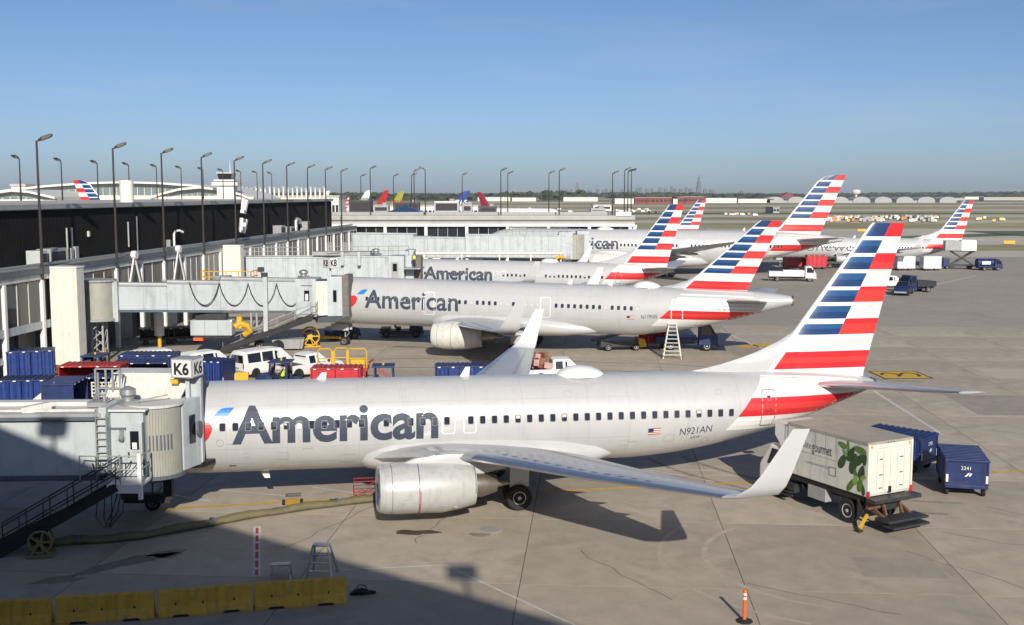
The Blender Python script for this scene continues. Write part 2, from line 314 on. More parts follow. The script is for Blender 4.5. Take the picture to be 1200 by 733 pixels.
class Fuse:
    def __init__(s, table, gx, nst=90, n=64):
        L = table[-1][0]; xs = set()
        for i in range(len(table) - 1):
            k = max(2, int((table[i + 1][0] - table[i][0]) / L * nst)) if table[i][0] > 6 else 3
            for j in range(k): xs.add(table[i][0] + (table[i + 1][0] - table[i][0]) * j / k)
        xs.add(L); s.xs = sorted(xs); s.st = smooth_table(table, s.xs); s.gx = gx; s.n = n; s.L = L
    def at(s, x):
        st = s.st
        if x <= st[0][0]: return st[0][1:]
        for i in range(len(st) - 1):
            if x <= st[i + 1][0]:
                u = (x - st[i][0]) / (st[i + 1][0] - st[i][0]); return [st[i][k] * (1 - u) + st[i + 1][k] * u for k in (1, 2, 3)]
        return st[-1][1:]
    def p(s, x, th, off=0.0, side=-1):
        """point on the skin: th = angle above the horizontal; side -1 = the aircraft's left"""
        t, b, w = s.at(x); c, h = (t + b) / 2, (t - b) / 2
        return Vector((x - s.gx, side * (w + off) * math.cos(th), c + (h + off) * math.sin(th)))
    def th(s, x, z):
        t, b, w = s.at(x); c, h = (t + b) / 2, (t - b) / 2
        return math.asin(max(-0.999, min(0.999, (z - c) / h)))
    def v2th(s, x, v):
        t, b, w = s.at(x); return v / ((w + (t - b) / 2) / 2)
    def body(s, root, m=None):
        mb = MB(); rings = []
        for x, t, b, w in s.st:
            c, h = (t + b) / 2, (t - b) / 2
            rings.append([(x - s.gx, w * math.cos(a), c + h * math.sin(a)) for a in [k * 2 * math.pi / s.n for k in range(s.n)]])
        mb.loft(rings); o = mb.build('fuselage', m or SILVER, root, smooth=0.7)
        if not m:                                 # skin laps: thin rings and stringer lines just proud of the paint
            x = 7.2; k = 0
            while x < s.L - 4:
                q = MB(); n = 40; V = []
                for xx in (x, x + .016): V += [s.p(xx, -1.5 + 3.0 * j / n, .004) for j in range(n + 1)]
                q.add(V, [(j, j + 1, n + 2 + j, n + 1 + j) for j in range(n)]); q.build('skin_seam', SEAM, o, recalc=False); x += (2.55, 3.05, 1.9, 2.8)[k % 4]; k += 1
            for th in (-.75, -.33, .62, 1.0):
                q = MB(); n = 40; V = []
                for dt in (0, .008): V += [s.p(6.5 + (s.L * .66 - 6.5) * j / n, th + dt, .004) for j in range(n + 1)]
                q.add(V, [(j, j + 1, n + 2 + j, n + 1 + j) for j in range(n)]); q.build('skin_seam', SEAM, o, recalc=False)
        return o
    def patch(s, name, m, root, quadf, nu, nv, off=0.012, side=-1):
        """quadf(u, v) -> (x, th), u and v in 0..1"""
        mb = MB(); V = [s.p(*quadf(i / nu, j / nv), off=off, side=side) for j in range(nv + 1) for i in range(nu + 1)]
        F = [(j * (nu + 1) + i, j * (nu + 1) + i + 1, (j + 1) * (nu + 1) + i + 1, (j + 1) * (nu + 1) + i) for j in range(nv) for i in range(nu)]
        mb.add(V, F); o = mb.build(name, m, root, recalc=False)
        return o
    def band(s, name, m, root, x0t, x0b, x1t, x1b, zt, zb, off=0.012, side=-1, nu=14, nv=6):
        """strip between heights zt(x) and zb(x); ends may slant"""
        f = lambda q, x: q(x) if callable(q) else q
        def qf(u, v):
            xt = x0t + (x1t - x0t) * u; xb = x0b + (x1b - x0b) * u; x = xt * (1 - v) + xb * v
            z = f(zt, x) * (1 - v) + f(zb, x) * v; return x, s.th(x, z)
        return s.patch(name, m, root, qf, nu, nv, off, side)
    def poly(s, name, m, root, pts, off=0.014, side=-1, vref=None):
        """small emblem: polygon in (x, v) with v = girth distance above mid height"""
        bm = bmesh.new(); vs = [bm.verts.new((x, v, 0)) for x, v in pts]; bm.faces.new(vs)
        bmesh.ops.triangulate(bm, faces=bm.faces)
        v0, v1 = min(p[1] for p in pts), max(p[1] for p in pts); k = int((v1 - v0) / 0.15) + 1
        for i in range(1, k): bmesh.ops.bisect_plane(bm, geom=bm.verts[:] + bm.edges[:] + bm.faces[:], plane_co=(0, v0 + (v1 - v0) * i / k, 0), plane_no=(0, 1, 0))
        bm.verts.index_update(); mb = MB()
        mb.add([s.p(q.co.x, s.v2th(q.co.x, q.co.y), off, side) for q in bm.verts], [tuple(a.index for a in f.verts) for f in bm.faces]); bm.free()
        return mb.build(name, m, root, recalc=False)
    def text(s, string, name, m, root, x0, x1, v0, height, weight=0.0, off=0.015, drop=0.0):
        V, F, w, h = text2d(string, 0.12, weight); sx = (x1 - x0) / w; sy = height / h; mb = MB()
        mb.add([s.p(x0 + x * sx, s.v2th(x0 + x * sx, v0 + drop * x * sx + y * sy), off) for x, y in V], F)
        return mb.build(name, m, root, recalc=False)
    def outline(s, name, m, root, x0, x1, z0, z1, wd=0.05, rad=0.12, off=0.016, side=-1, slant=0.0):
        """rounded door outline"""
        pts = []; q = 4
        for cx, cz, a0 in ((x1 - rad, z1 - rad, 0), (x0 + rad, z1 - rad, 90), (x0 + rad, z0 + rad, 180), (x1 - rad, z0 + rad, 270)):
            for k in range(q + 1): a = R(a0 + 90 * k / q); pts.append((cx, cz, math.cos(a), math.sin(a)))
        n0 = len(pts); dense = []
        for i in range(n0):
            a, b = pts[i], pts[(i + 1) % n0]
            dense.append(a); d = math.hypot(a[0] + rad * a[2] - b[0] - rad * b[2], a[1] + rad * a[3] - b[1] - rad * b[3])
            k = int(d / 0.25)
            for j in range(1, k): u = j / k; dense.append(tuple(a[t] * (1 - u) + b[t] * u for t in range(4)))
        zm = (z0 + z1) / 2; mb = MB(); n = len(dense)
        for r in (rad, rad - wd):
            for cx, cz, a, b in dense:
                x = cx + r * a; z = cz + r * b; x += slant * (zm - z); mb.v.append(tuple(s.p(x, s.th(x, z), off, side)))
        for i in range(n): mb.f.append((i, (i + 1) % n, n + (i + 1) % n, n + i)); mb.m.append(0)
        return mb.build(name, m, root, recalc=False)

def airfoil(n=9):
    up = []; 
    for i in range(n + 1):
        c = 0.5 * (1 - math.cos(math.pi * i / n))
        t = 5 * (0.2969 * math.sqrt(c) - 0.126 * c - 0.3516 * c * c + 0.2843 * c ** 3 - 0.1036 * c ** 4); up.append((c, t))
    return up
AF = airfoil()
def section(le, chord, tk, place, camber=0.0):
    """closed airfoil ring; place(c_along, t) -> point"""
    pts = [place(c * chord, t * tk * chord + camber * chord * math.sin(math.pi * c)) for c, t in AF[::-1]] + [place(c * chord, -t * tk * chord * 0.8 + camber * chord * math.sin(math.pi * c)) for c, t in AF[1:-1]]
    return pts

def wing_half(sp, root, side, lod=0):
    """sp['wing'] = list of (y, x_le, chord, z, thickness); side -1 left, +1 right"""
    gx = sp['gx']; mb = MB(); rings = []
    st = sp['wing']
    for y, xl, ch, z, tk in st:
        rings.append(section(xl, ch, tk, lambda c, t, y=y, xl=xl, z=z: (xl + c - gx, side * y, z + t), 0.012))
    mb.loft(rings); w = mb.build('wing', WING_GREY, root, smooth=0.6)
    # bright metal leading edge
    le = MB(); rr = []
    for y, xl, ch, z, tk in st[2:]:
        q = []
        for c, t, sg in [(0.11, None, 1), (0.05, None, 1), (0.012, None, 1), (0.0, 0, 1), (0.012, None, -1), (0.05, None, -1), (0.09, None, -1)]:
            tt = 5 * (0.2969 * math.sqrt(c) - 0.126 * c - 0.3516 * c * c + 0.2843 * c ** 3)
            q.append((xl + c * ch - gx - 0.012, side * y, z + sg * tt * tk * ch * (1 if sg > 0 else 0.8) + 0.012 * ch * math.sin(math.pi * c) + sg * 0.010))
        rr.append(q)
    le.loft(rr, closed=False, cap=False); le.build('slat', BARE, w, smooth=0.6)
    # winglet
    if 'winglet' in sp:
        wl = MB(); rings = []
        for y, xl, ch, z, tk, cant in sp['winglet']:
            ca, sa = math.cos(R(cant)), math.sin(R(cant))
            rings.append(section(xl, ch, tk, lambda c, t, y=y, xl=xl, z=z, ca=ca, sa=sa: (xl + c - gx, side * (y - t * sa), z + t * ca)))
        wl.loft(rings); wl.build('winglet', PALE, w, smooth=0.6)
    # flap and aileron gaps: thin dark strips proud of the upper skin, flap track fairings below
    def top(y, c):
        for i in range(len(st) - 1):
            if st[i][0] <= y <= st[i + 1][0]:
                u = (y - st[i][0]) / (st[i + 1][0] - st[i][0]); q = [st[i][k] * (1 - u) + st[i + 1][k] * u for k in range(5)]
                t = 5 * (0.2969 * math.sqrt(c) - 0.126 * c - 0.3516 * c * c + 0.2843 * c ** 3 - 0.1036 * c ** 4)
                return (q[1] + c * q[2] - gx, side * y, q[3] + t * q[4] * q[2] + 0.012 * q[2] * math.sin(math.pi * c) + 0.012)
        return None
    if lod == 0:
        y0, y1 = st[1][0] + 0.3, st[-1][0] - 0.6; g = MB()
        for cc in (0.70, 0.74):
            for k in range(14):
                a = y0 + (y1 - y0) * k / 14; b = y0 + (y1 - y0) * (k + 1) / 14
                g.quad(top(a, cc), top(b, cc), top(b, cc + 0.008), top(a, cc + 0.008))
        g.build('flap_gap', BRIDGE_DK, w, recalc=False)
        for fy in sp.get('tracks', ()):
            f = MB(); x0, z0 = None, None
            for i in range(len(st) - 1):
                if st[i][0] <= fy <= st[i + 1][0]:
                    u = (fy - st[i][0]) / (st[i + 1][0] - st[i][0]); q = [st[i][k] * (1 - u) + st[i + 1][k] * u for k in range(5)]
            rings = []
            for u, r in ((0, .02), (.1, .14), (.3, .22), (.6, .2), (.85, .1), (1, .015)):
                xx = q[1] + q[2] * (0.5 + 0.72 * u) - gx; zz = q[3] - 0.05 * q[2] - 0.02 - 0.12 * u
                rings.append([(xx, side * fy + r * 0.8 * math.cos(a), zz + r * math.sin(a)) for a in [k * math.pi / 5 for k in range(10)]])
            f.loft(rings); f.build('flap_track_fairing', WING_GREY, w, smooth=0.8)
        for k in range(13):                       # slots along the leading edge
            yy = st[2][0] + 0.9 + k * 0.62
            if yy > st[-1][0] - 1: break
            p = top(yy, 0.17); o = MB(); o.box(-.11, -.035, 0, .11, .035, .006); 
            o.build('vent_slot', BRIDGE_DK, w, loc=(p[0], p[1], p[2] - 0.002), rot=(0, R(3), R(28) * side))
    return w

def nacelle(sp, root, side):
    e = sp['eng']; gx = sp['gx']; N = 28
    def ring(x, r, zc=None, flat=0.0):
        zc = e['z'] if zc is None else zc
        out = []
        for k in range(N):
            a = k * 2 * math.pi / N; s_ = math.sin(a); rz = r * (1 - flat) if s_ < 0 else r
            out.append((x - gx, side * e['y'] + r * math.cos(a), zc + rz * s_))
        return out
    eo = MB(); eo.loft([ring(e['x'] + dx, r, e['z'] + dz, e.get('flat', 0) if dx < e['len'] * 0.6 else 0) for dx, r, dz in e['prof']], cap=False)
    en = eo.build('engine', WHITE_OLD if e.get('white') else NACEL, root, smooth=0.8)
    lip = MB(); r0 = e['prof'][0][1]
    lip.loft([ring(e['x'] + dx, r, None, e.get('flat', 0)) for dx, r in ((0.26, r0 * 1.05 + 0.014), (0.04, r0 * 0.99), (-0.02, r0 * 0.93), (0.03, r0 * 0.885), (0.3, r0 * 0.83))], cap=False)
    lip.build('inlet_lip', BARE, en, smooth=0.8)
    fan = MB(); fan.loft([ring(e['x'] + 0.28, r0 * 0.835, None, e.get('flat', 0)), ring(e['x'] + 0.75, r0 * 0.8, None, e.get('flat', 0))], cap=False); fan.build('inlet_duct', BLACK, en)
    fb = MB(); fb.cyl((e['x'] + 0.74 - gx, side * e['y'], e['z']), (e['x'] + 0.8 - gx, side * e['y'], e['z']), r0 * 0.82, n=N); fb.build('fan_disc', DKSTEEL, en)
    spn = MB(); spn.cyl((e['x'] + 0.35 - gx, side * e['y'], e['z']), (e['x'] + 0.74 - gx, side * e['y'], e['z']), 0.02, r0 * 0.28, n=16); spn.build('spinner', BLACK, en, smooth=0.8)
    ex = MB(); xe = e['x'] + e['len']; zz = e['z'] + e['prof'][-1][2]; rc = e['core']
    ex.loft([ring(xe - 0.4, rc * 1.02, zz), ring(xe + 0.35, rc * 0.95, zz), ring(xe + e['cl'], rc * 0.62, zz), ring(xe + e['cl'] - 0.02, rc * 0.5, zz)], cap=False)
    ex.build('exhaust_nozzle', NOZZLE, en, smooth=0.8)
    pl = MB(); pl.cyl((xe + e['cl'] - 0.3 - gx, side * e['y'], zz), (xe + e['cl'] + 0.55 - gx, side * e['y'], zz), rc * 0.4, 0.06, n=16); pl.build('exhaust_plug', NOZZLE, en, smooth=0.8)
    an = MB(); an.loft([ring(xe - 0.25, e['prof'][-1][1] * 0.96, zz), ring(xe - 0.25, rc, zz)], cap=False); an.build('fan_outlet', BLACK, en)
    py = MB(); yy = side * e['y']; rings = []
    for x, zb, zt, hw in e['pylon']:
        rings.append([(x - gx, yy - hw, zb), (x - gx, yy + hw, zb), (x - gx, yy + hw * 0.8, zt), (x - gx, yy - hw * 0.8, zt)])
    py.loft(rings); py.build('pylon', SILVER, en, smooth=0.5, bevel=0.04)
    sm = MB()                                                     # fan cowl seam and latch line
    for xx, wd_ in ((e['x'] + e['len'] * 0.40, .035), (e['x'] + e['len'] * 0.13, .025), (e['x'] + e['len'] * 0.985, .03)):
        pr_ = e['prof']
        def rad(x):
            for i in range(len(pr_) - 1):
                if pr_[i][0] <= x <= pr_[i + 1][0]: u = (x - pr_[i][0]) / (pr_[i + 1][0] - pr_[i][0]); return [pr_[i][k] * (1 - u) + pr_[i + 1][k] * u for k in (1, 2)]
            return pr_[-1][1:]
        r, dz = rad(xx - e['x']); r2, dz2 = rad(xx + wd_ - e['x'])
        sm.loft([ring(xx, r + .006, e['z'] + dz, e.get('flat', 0)), ring(xx + wd_, r2 + .006, e['z'] + dz2, e.get('flat', 0))], cap=False)
    sm.build('cowl_seam', BRIDGE_DK, en)
    if not e.get('white'):
        for k in range(5):
            a = R(-90 + (18 if k % 2 else -18)); xx = e['x'] + 1.1 + .5 * k; lt = MB(); lt.box(-.09, -.03, -.012, .09, .03, .012); lt.build('cowl_latch', GREYBOX, en, (xx - gx, side * e['y'] + (-1.09) * math.cos(R(8 + 6 * k)) * (1 if side < 0 else -1) * 1.0, e['z'] - 1.1 * math.sin(R(8 + 6 * k))), (R(90), 0, 0))
    return en

def wheel_mesh(r, w, rim=0.56):
    def f():
        n = 24; mb = MB(); rings = []
        for y, q in ((-w/2 * .7, r * rim), (-w/2, r * .78), (-w/2 * .92, r * .93), (-w/2 * .6, r), (w/2 * .6, r), (w/2 * .92, r * .93), (w/2, r * .78), (w/2 * .7, r * rim)):
            rings.append([(q * math.cos(a), y, q * math.sin(a)) for a in [k * 2 * math.pi / n for k in range(n)]])
        mb.loft(rings); return mb.mesh('tyre', RUBBER, smooth=0.6)
    return shared(('tyre', r, w, rim), f)
def rim_mesh(r, w, rim=0.56, m=None):
    m = m or RIM
    def f():
        mb = MB(); n = 20; rings = []
        for y, q in ((-w/2 * .55, r * rim * .2), (-w/2 * .6, r * rim * .75), (-w/2 * .78, r * rim * .98), (-w/2 * .7, r * rim * 1.02), (w/2 * .7, r * rim * 1.02), (w/2 * .78, r * rim * .98), (w/2 * .6, r * rim * .75), (w/2 * .55, r * rim * .2)):
            rings.append([(q * math.cos(a), y, q * math.sin(a)) for a in [k * 2 * math.pi / n for k in range(n)]])
        mb.loft(rings)
        for sg in (-1, 1):
            mb.cyl((0, sg * w/2 * .5, 0), (0, sg * w/2 * .72, 0), r * rim * .28, n=10)
        return mb.mesh('rim', m, smooth=0.5)
    return shared(('rim', r, w, rim, m.name), f)
def wheel(parent, loc, r, w, rim=0.56, m=None, rz=0.0):
    o = link('wheel', wheel_mesh(r, w, rim), parent, loc, (0, 0, rz)); link('rim', rim_mesh(r, w, rim, m), o); return o

def landing_gear(sp, root, nosedrop=0.0):
    gx = sp['gx']; g = sp['gear']
    for key, y0 in (('nose', 0), ('main', -g['track'] / 2), ('main', g['track'] / 2)):
        x = (g['nose_x'] if key == 'nose' else gx) - gx; r, w = g[key + '_wheel']; dz = nosedrop if key == 'nose' else 0.0
        top_z = g[key + '_top']; s_ = MB()
        s_.cyl((x, y0, r - dz), (x, y0, r + 0.9), 0.07 if key == 'nose' else 0.11, n=12)
        s_.cyl((x, y0, r + 0.7), (x + (0 if key == 'nose' else -0.1), y0 * 0.97, top_z), 0.11 if key == 'nose' else 0.16, n=12)
        s_.cyl((x, y0, r + 1.0), (x + (-0.9 if key == 'nose' else 0.2), y0 * (1 if key == 'nose' else 0.55), top_z), 0.05, n=8)
        s_.bar((x + 0.12, y0, r + 0.15), (x + 0.38, y0, r + 0.5), 0.07); s_.bar((x + 0.38, y0, r + 0.5), (x + 0.12, y0, r + 0.9), 0.07)
        hw = g[key + '_gap'] / 2
        rows = g.get('bogie', (0.0,)) if key == 'main' else (0.0,)
        for bx in rows: s_.cyl((x + bx, y0 - hw - 0.1, r - dz), (x + bx, y0 + hw + 0.1, r - dz), 0.06, n=8)
        if len(rows) > 1: s_.bar((x + rows[0], y0, r), (x + rows[-1], y0, r), 0.2)
        gr = s_.build('landing_gear', STEEL, root, smooth=0.6)
        for bx in rows:
            for sg in (-1, 1): wheel(gr, (x + bx, y0 + sg * hw, r - dz), r, w, 0.52)
        d = MB()
        if key == 'main':
            sg = -1 if y0 < 0 else 1
            d.box(x - 0.4, y0 + sg * 0.34, r + 0.45, x + 0.45, y0 + sg * 0.37, top_z - 0.2)
            d.build('gear_door', SILVER, gr)
        else:
            for sg in (-1, 1):
                q = MB(); q.box(x - 1.2, sg * 0.42, r + 0.75, x + 0.5, sg * 0.45, r + 1.35); q.build('gear_door', SILVER, gr)

def fin(sp, root, livery):
    """fin sections at every stripe edge so that each stripe is its own faces"""
    gx = sp['gx']; fs = sp['fin']; rows = fs['rows']; zs = sorted(set([z for z in fs['extra']] + [r[0] for r in rows] + [fs['z1']]))
    def interp(tab, z):
        for i in range(len(tab) - 1):
            if tab[i][0] <= z <= tab[i + 1][0]:
                u = (z - tab[i][0]) / (tab[i + 1][0] - tab[i][0]); return tab[i][1] * (1 - u) + tab[i + 1][1] * u
        return tab[-1][1] if z > tab[-1][0] else tab[0][1]
    lel = lambda z: interp(fs['le'], z)            # true leading edge (with dorsal fillet)
    les = lambda z: interp(fs['les'], z)           # straight leading edge
    te = lambda z: interp(fs['te'], z)
    fr = [0.0, 0.012, 0.05, 0.16, 0.32, 0.54, 0.70, 0.715, 0.88, 1.0]
    mats = {'blue': 0, 'blue2': 1, 'red': 2, 'red2': 3, 'white': 4, 'pale': 5, 'body': 6, 'gap': 7}
    mlist = [BLUE, BLUE2, RED, RED2, WHITE, PALE, SILVER if livery == 'aa' else (livery[0] if isinstance(livery, tuple) else WHITE), GREYBOX]
    mb = MB(); rings = []
    for z in zs:
        a, b, c = lel(z), les(z), te(z); q = []
        xs = [a] + [a + (b - a) * 0.5] + [b + (c - b) * f for f in fr]
        ch = c - a
        for x in xs:
            f = max(0.0, (x - a) / ch); t = 5 * (0.2969 * math.sqrt(f) - 0.126 * f - 0.3516 * f * f + 0.2843 * f ** 3 - 0.1036 * f ** 4) * fs['tk'] * min(ch, c - b + 0.3)
            q.append((x, max(t, 0.004)))
        rings.append([(x - gx, -t, z) for x, t in q] + [(x - gx, t, z) for x, t in q[::-1]])
    nx = len(fr) + 2; cols = nx * 2
    def mf(i, j):
        zm = (zs[i] + zs[i + 1]) / 2; jj = j if j < nx - 1 else (cols - 2 - j)
        if jj < 0 or jj >= nx - 1: jj = nx - 2 if jj >= nx - 1 else 0
        if isinstance(livery, tuple): return mats['body'] if zm > fs['rows'][-1][0] else mats['white']
        kind = 'body'
        for z0, front, rear in rows:
            if zm >= z0: kind = (front, rear); break
        if kind == 'body': return mats['body']
        if jj <= 1: return mats['body']
        if jj in (2, 3): return mats['white']
        if fr[jj - 2] < 0.54: k = kind[0]
        else: k = kind[1]
        return mats[k]
    mb.loft(rings, mf=mf); f = mb.build('fin', mlist, root, smooth=0.5)
    # rudder hinge line
    r = MB()
    for sg in (-1, 1):
        V = []; nz = 16
        for z in [fs['z0'] + 0.45 + (fs['z1'] - fs['z0'] - .85) * i_ / nz for i_ in range(nz + 1)]:
            b, c = les(z), te(z); ch = c - lel(z)
            for fx in (0.70, 0.705):
                x = b + (c - b) * fx; ff = (x - lel(z)) / ch
                t = 5 * (0.2969 * math.sqrt(ff) - 0.126 * ff - 0.3516 * ff * ff + 0.2843 * ff ** 3 - 0.1036 * ff ** 4) * fs['tk'] * min(ch, c - b + 0.3)
                V.append((x - gx, sg * (t + 0.008), z))
        r.add(V, [(2 * i_, 2 * i_ + 1, 2 * i_ + 3, 2 * i_ + 2) for i_ in range(nz)])
    return f

def stabilizer(sp, root, side):
    gx = sp['gx']; mb = MB(); rings = []
    for y, xl, ch, z, tk in sp['stab']:
        rings.append(section(xl, ch, tk, lambda c, t, y=y, xl=xl, z=z: (xl + c - gx, side * y, z + t)))
    mb.loft(rings); o = mb.build('tailplane', WING_GREY, root, smooth=0.6)
    le = MB(); rr = []
    for y, xl, ch, z, tk in sp['stab'][1:]:
        rr.append([(xl + c * ch - gx - 0.01, side * y, z + sg * 5 * (0.2969 * math.sqrt(c) - 0.126 * c) * tk * ch + sg * 0.008) for c, sg in ((.08, 1), (.03, 1), (0, 1), (.03, -.8), (.08, -.8))])
    le.loft(rr, closed=False, cap=False); le.build('leading_edge', BARE, o, smooth=0.6)
    return o

def window_meshes(w, h):
    def f(m, nm):
        mb = MB(); n = 12
        def rr(sx, sz, y):
            pts = []
            for cx, cz, a0 in ((1, 1, 0), (-1, 1, 90), (-1, -1, 180), (1, -1, 270)):
                for k in range(4):
                    a = R(a0 + 30 * k); rad = 0.42 * sx
                    pts.append((cx * (sx - rad) + rad * math.cos(a), y, cz * (sz - rad) + rad * math.sin(a)))
            return pts
        mb.loft([rr(w / 2 + .016, h / 2 + .016, 0.0), rr(w / 2 + .012, h / 2 + .012, -0.012), rr(w / 2, h / 2, -0.012), rr(w / 2 - .004, h / 2 - .004, -0.006)], cap=False, mi=0)
        o = len(mb.v); p = rr(w / 2 - .004, h / 2 - .004, -0.006); mb.add(p, [tuple(range(len(p)))], 1)
        return mb.mesh(nm, [GREYBOX, m], recalc=False)
    def half():
        me = f(WINDARK, 'window'); bm = bmesh.new(); bm.from_mesh(me)
        v = [bm.verts.new((x, -.009, z)) for x, z in ((-w * .42, h * .04), (w * .42, h * .04), (w * .42, h * .36), (w * .3, h * .46), (-w * .3, h * .46), (-w * .42, h * .36))]; fc = bm.faces.new(v); fc.material_index = 2
        bm.to_mesh(me); bm.free(); me.materials.append(WINBLIND); return me
    return (shared(('win', w, h, 0), lambda: f(WINDARK, 'window')), shared(('win', w, h, 1), lambda: f(WINBLIND, 'window')), shared(('win', w, h, 2), half))

def add_windows(fu, root, xs, z, w, h, blind=0.0, side=-1, rnd=None, single=True):
    d, l, hf = window_meshes(w, h)
    for x in xs:
        th = fu.th(x, z); p = fu.p(x, th, 0.004, side)
        p2 = fu.p(x + 0.3, fu.th(x + 0.3, z), 0.004, side); yaw = math.atan2((p2 - p).y, 0.3)
        u_ = rnd.random() if rnd else 1; me = l if u_ < blind else (hf if u_ < blind + .09 else d)
        link('window', me, root, p, (-th, 0, yaw if side < 0 else yaw + math.pi))

def airliner(sp, livery='aa', lod=0):
    root = thing(sp['name'], '', 'airliner'); fu = Fuse(sp['table'], sp['gx'])
    body = fu.body(root, livery[1] if isinstance(livery, tuple) else None)
    for sd_ in (-1, 1):
        wing_half(sp, root, sd_, lod); nacelle(sp, root, sd_); stabilizer(sp, root, sd_)
    fin(sp, root, livery); landing_gear(sp, root, sp.get('nosedrop', 0.0))
    # wing to body fairing
    fa = MB(); rings = []
    for x, zb, zt, hw in sp['fairing']:
        zc = (zb + zt) / 2; hh = (zt - zb) / 2
        rings.append([(x - sp['gx'], hw * (abs(math.cos(a)) ** 0.75) * (1 if math.cos(a) >= 0 else -1), zc + hh * (abs(math.sin(a)) ** 0.85) * (1 if math.sin(a) >= 0 else -1)) for a in [k * 2 * math.pi / 40 for k in range(40)]])
    fa.loft(rings); fa.build('belly_fairing', SILVER if not isinstance(livery, tuple) else livery[1], root, smooth=0.8)
    # tail cone exhaust
    t, b, w = fu.at(fu.L); ex = MB(); ex.cyl((fu.L - sp['gx'] - 0.05, 0, (t + b) / 2), (fu.L - sp['gx'] + 0.12, 0, (t + b) / 2), w * 0.95, w * 0.8, n=20); ex.build('tail_exhaust', NOZZLE, root, smooth=0.6)
    # cockpit glazing
    for sg in (-1, 1):
        c = sp['cockpit']
        for k in range(3):
            x0 = c[0] + k * c[2]; x1 = x0 + c[2] * 0.88
            fu.patch('cockpit_window', GLASS, root, lambda u, v, x0=x0, x1=x1, k=k: (x0 + (x1 - x0) * u, fu.th(x0 + (x1 - x0) * u, c[1] + k * 0.06 + c[3] * (v - 0.5))), 3, 2, 0.012, sg)
    # blade antennas on the crown
    for x, hgt in sp.get('blades', ()):
        t, b, w = fu.at(x); q = MB(); q.loft([[(x - sp['gx'] + a, s_, t - 0.05) for a, s_ in ((0, 0), (.15, .03), (.45, 0), (.15, -.03))], [(x - sp['gx'] + .28 + a * .45, s_ * .6, t + hgt) for a, s_ in ((0, 0), (.15, .03), (.45, 0), (.15, -.03))]]); q.build('blade_antenna', WHITE, root)
    if 'radome' in sp:
        x0, x1, hh, hw = sp['radome']; q = MB(); rings = []
        t, _, _ = fu.at((x0 + x1) / 2)
        for k in range(13):
            u = k / 12; r_ = math.sin(math.pi * min(1, max(0.02, u ** 0.85)) * 0.995) ** 0.55
            rings.append([(x0 + (x1 - x0) * u - sp['gx'], hw * r_ * math.cos(a), t - 0.1 + (hh + 0.1) * r_ * math.sin(a)) for a in [j * math.pi / 10 for j in range(11)]])
        q.loft(rings, closed=False, cap=False); q.build('antenna_radome', WHITE, root, smooth=0.9)
    return root, fu

def place(root, X, Y, yaw, pp, z=0.0):
    root.location = (X, Y, z); root.rotation_euler = (0, pp, yaw)
# ------------------------------------------------------------------ aircraft types
def stripe_rows(zt, zb):
    """tail stripes as fractions of the painted fin height, top to bottom"""
    src = [(11.85, 'blue', 'red'), (11.67, 'white', 'pale'), (11.40, 'blue2', 'pale'), (11.04, 'blue', 'white'), (10.87, 'white', 'red'), (10.58, 'blue2', 'red'), (10.25, 'blue', 'red2'),
           (10.07, 'white', 'pale'), (9.76, 'blue2', 'pale'), (9.42, 'blue', 'white'), (9.25, 'white', 'red'), (8.98, 'blue2', 'red2'), (8.67, 'blue', 'red2'), (8.49, 'white', 'pale'), (8.19, 'blue2', 'pale'), (7.87, 'blue', 'white'),
           (7.62, 'white', 'red'), (7.38, 'blue2', 'red2'), (7.10, 'blue', 'red2'), (6.95, 'white', 'white'), (6.55, 'pale', 'pale'), (6.29, 'white', 'white'), (6.0, 'red', 'red'), (5.74, 'red2', 'red2'), (5.45, 'red', 'red')]
    g = lambda z: zb + (z - 5.45) / 7.05 * (zt - zb)
    return [(g(z), a, b) for z, a, b in src] + [(zb - 0.45, 'white', 'white')]

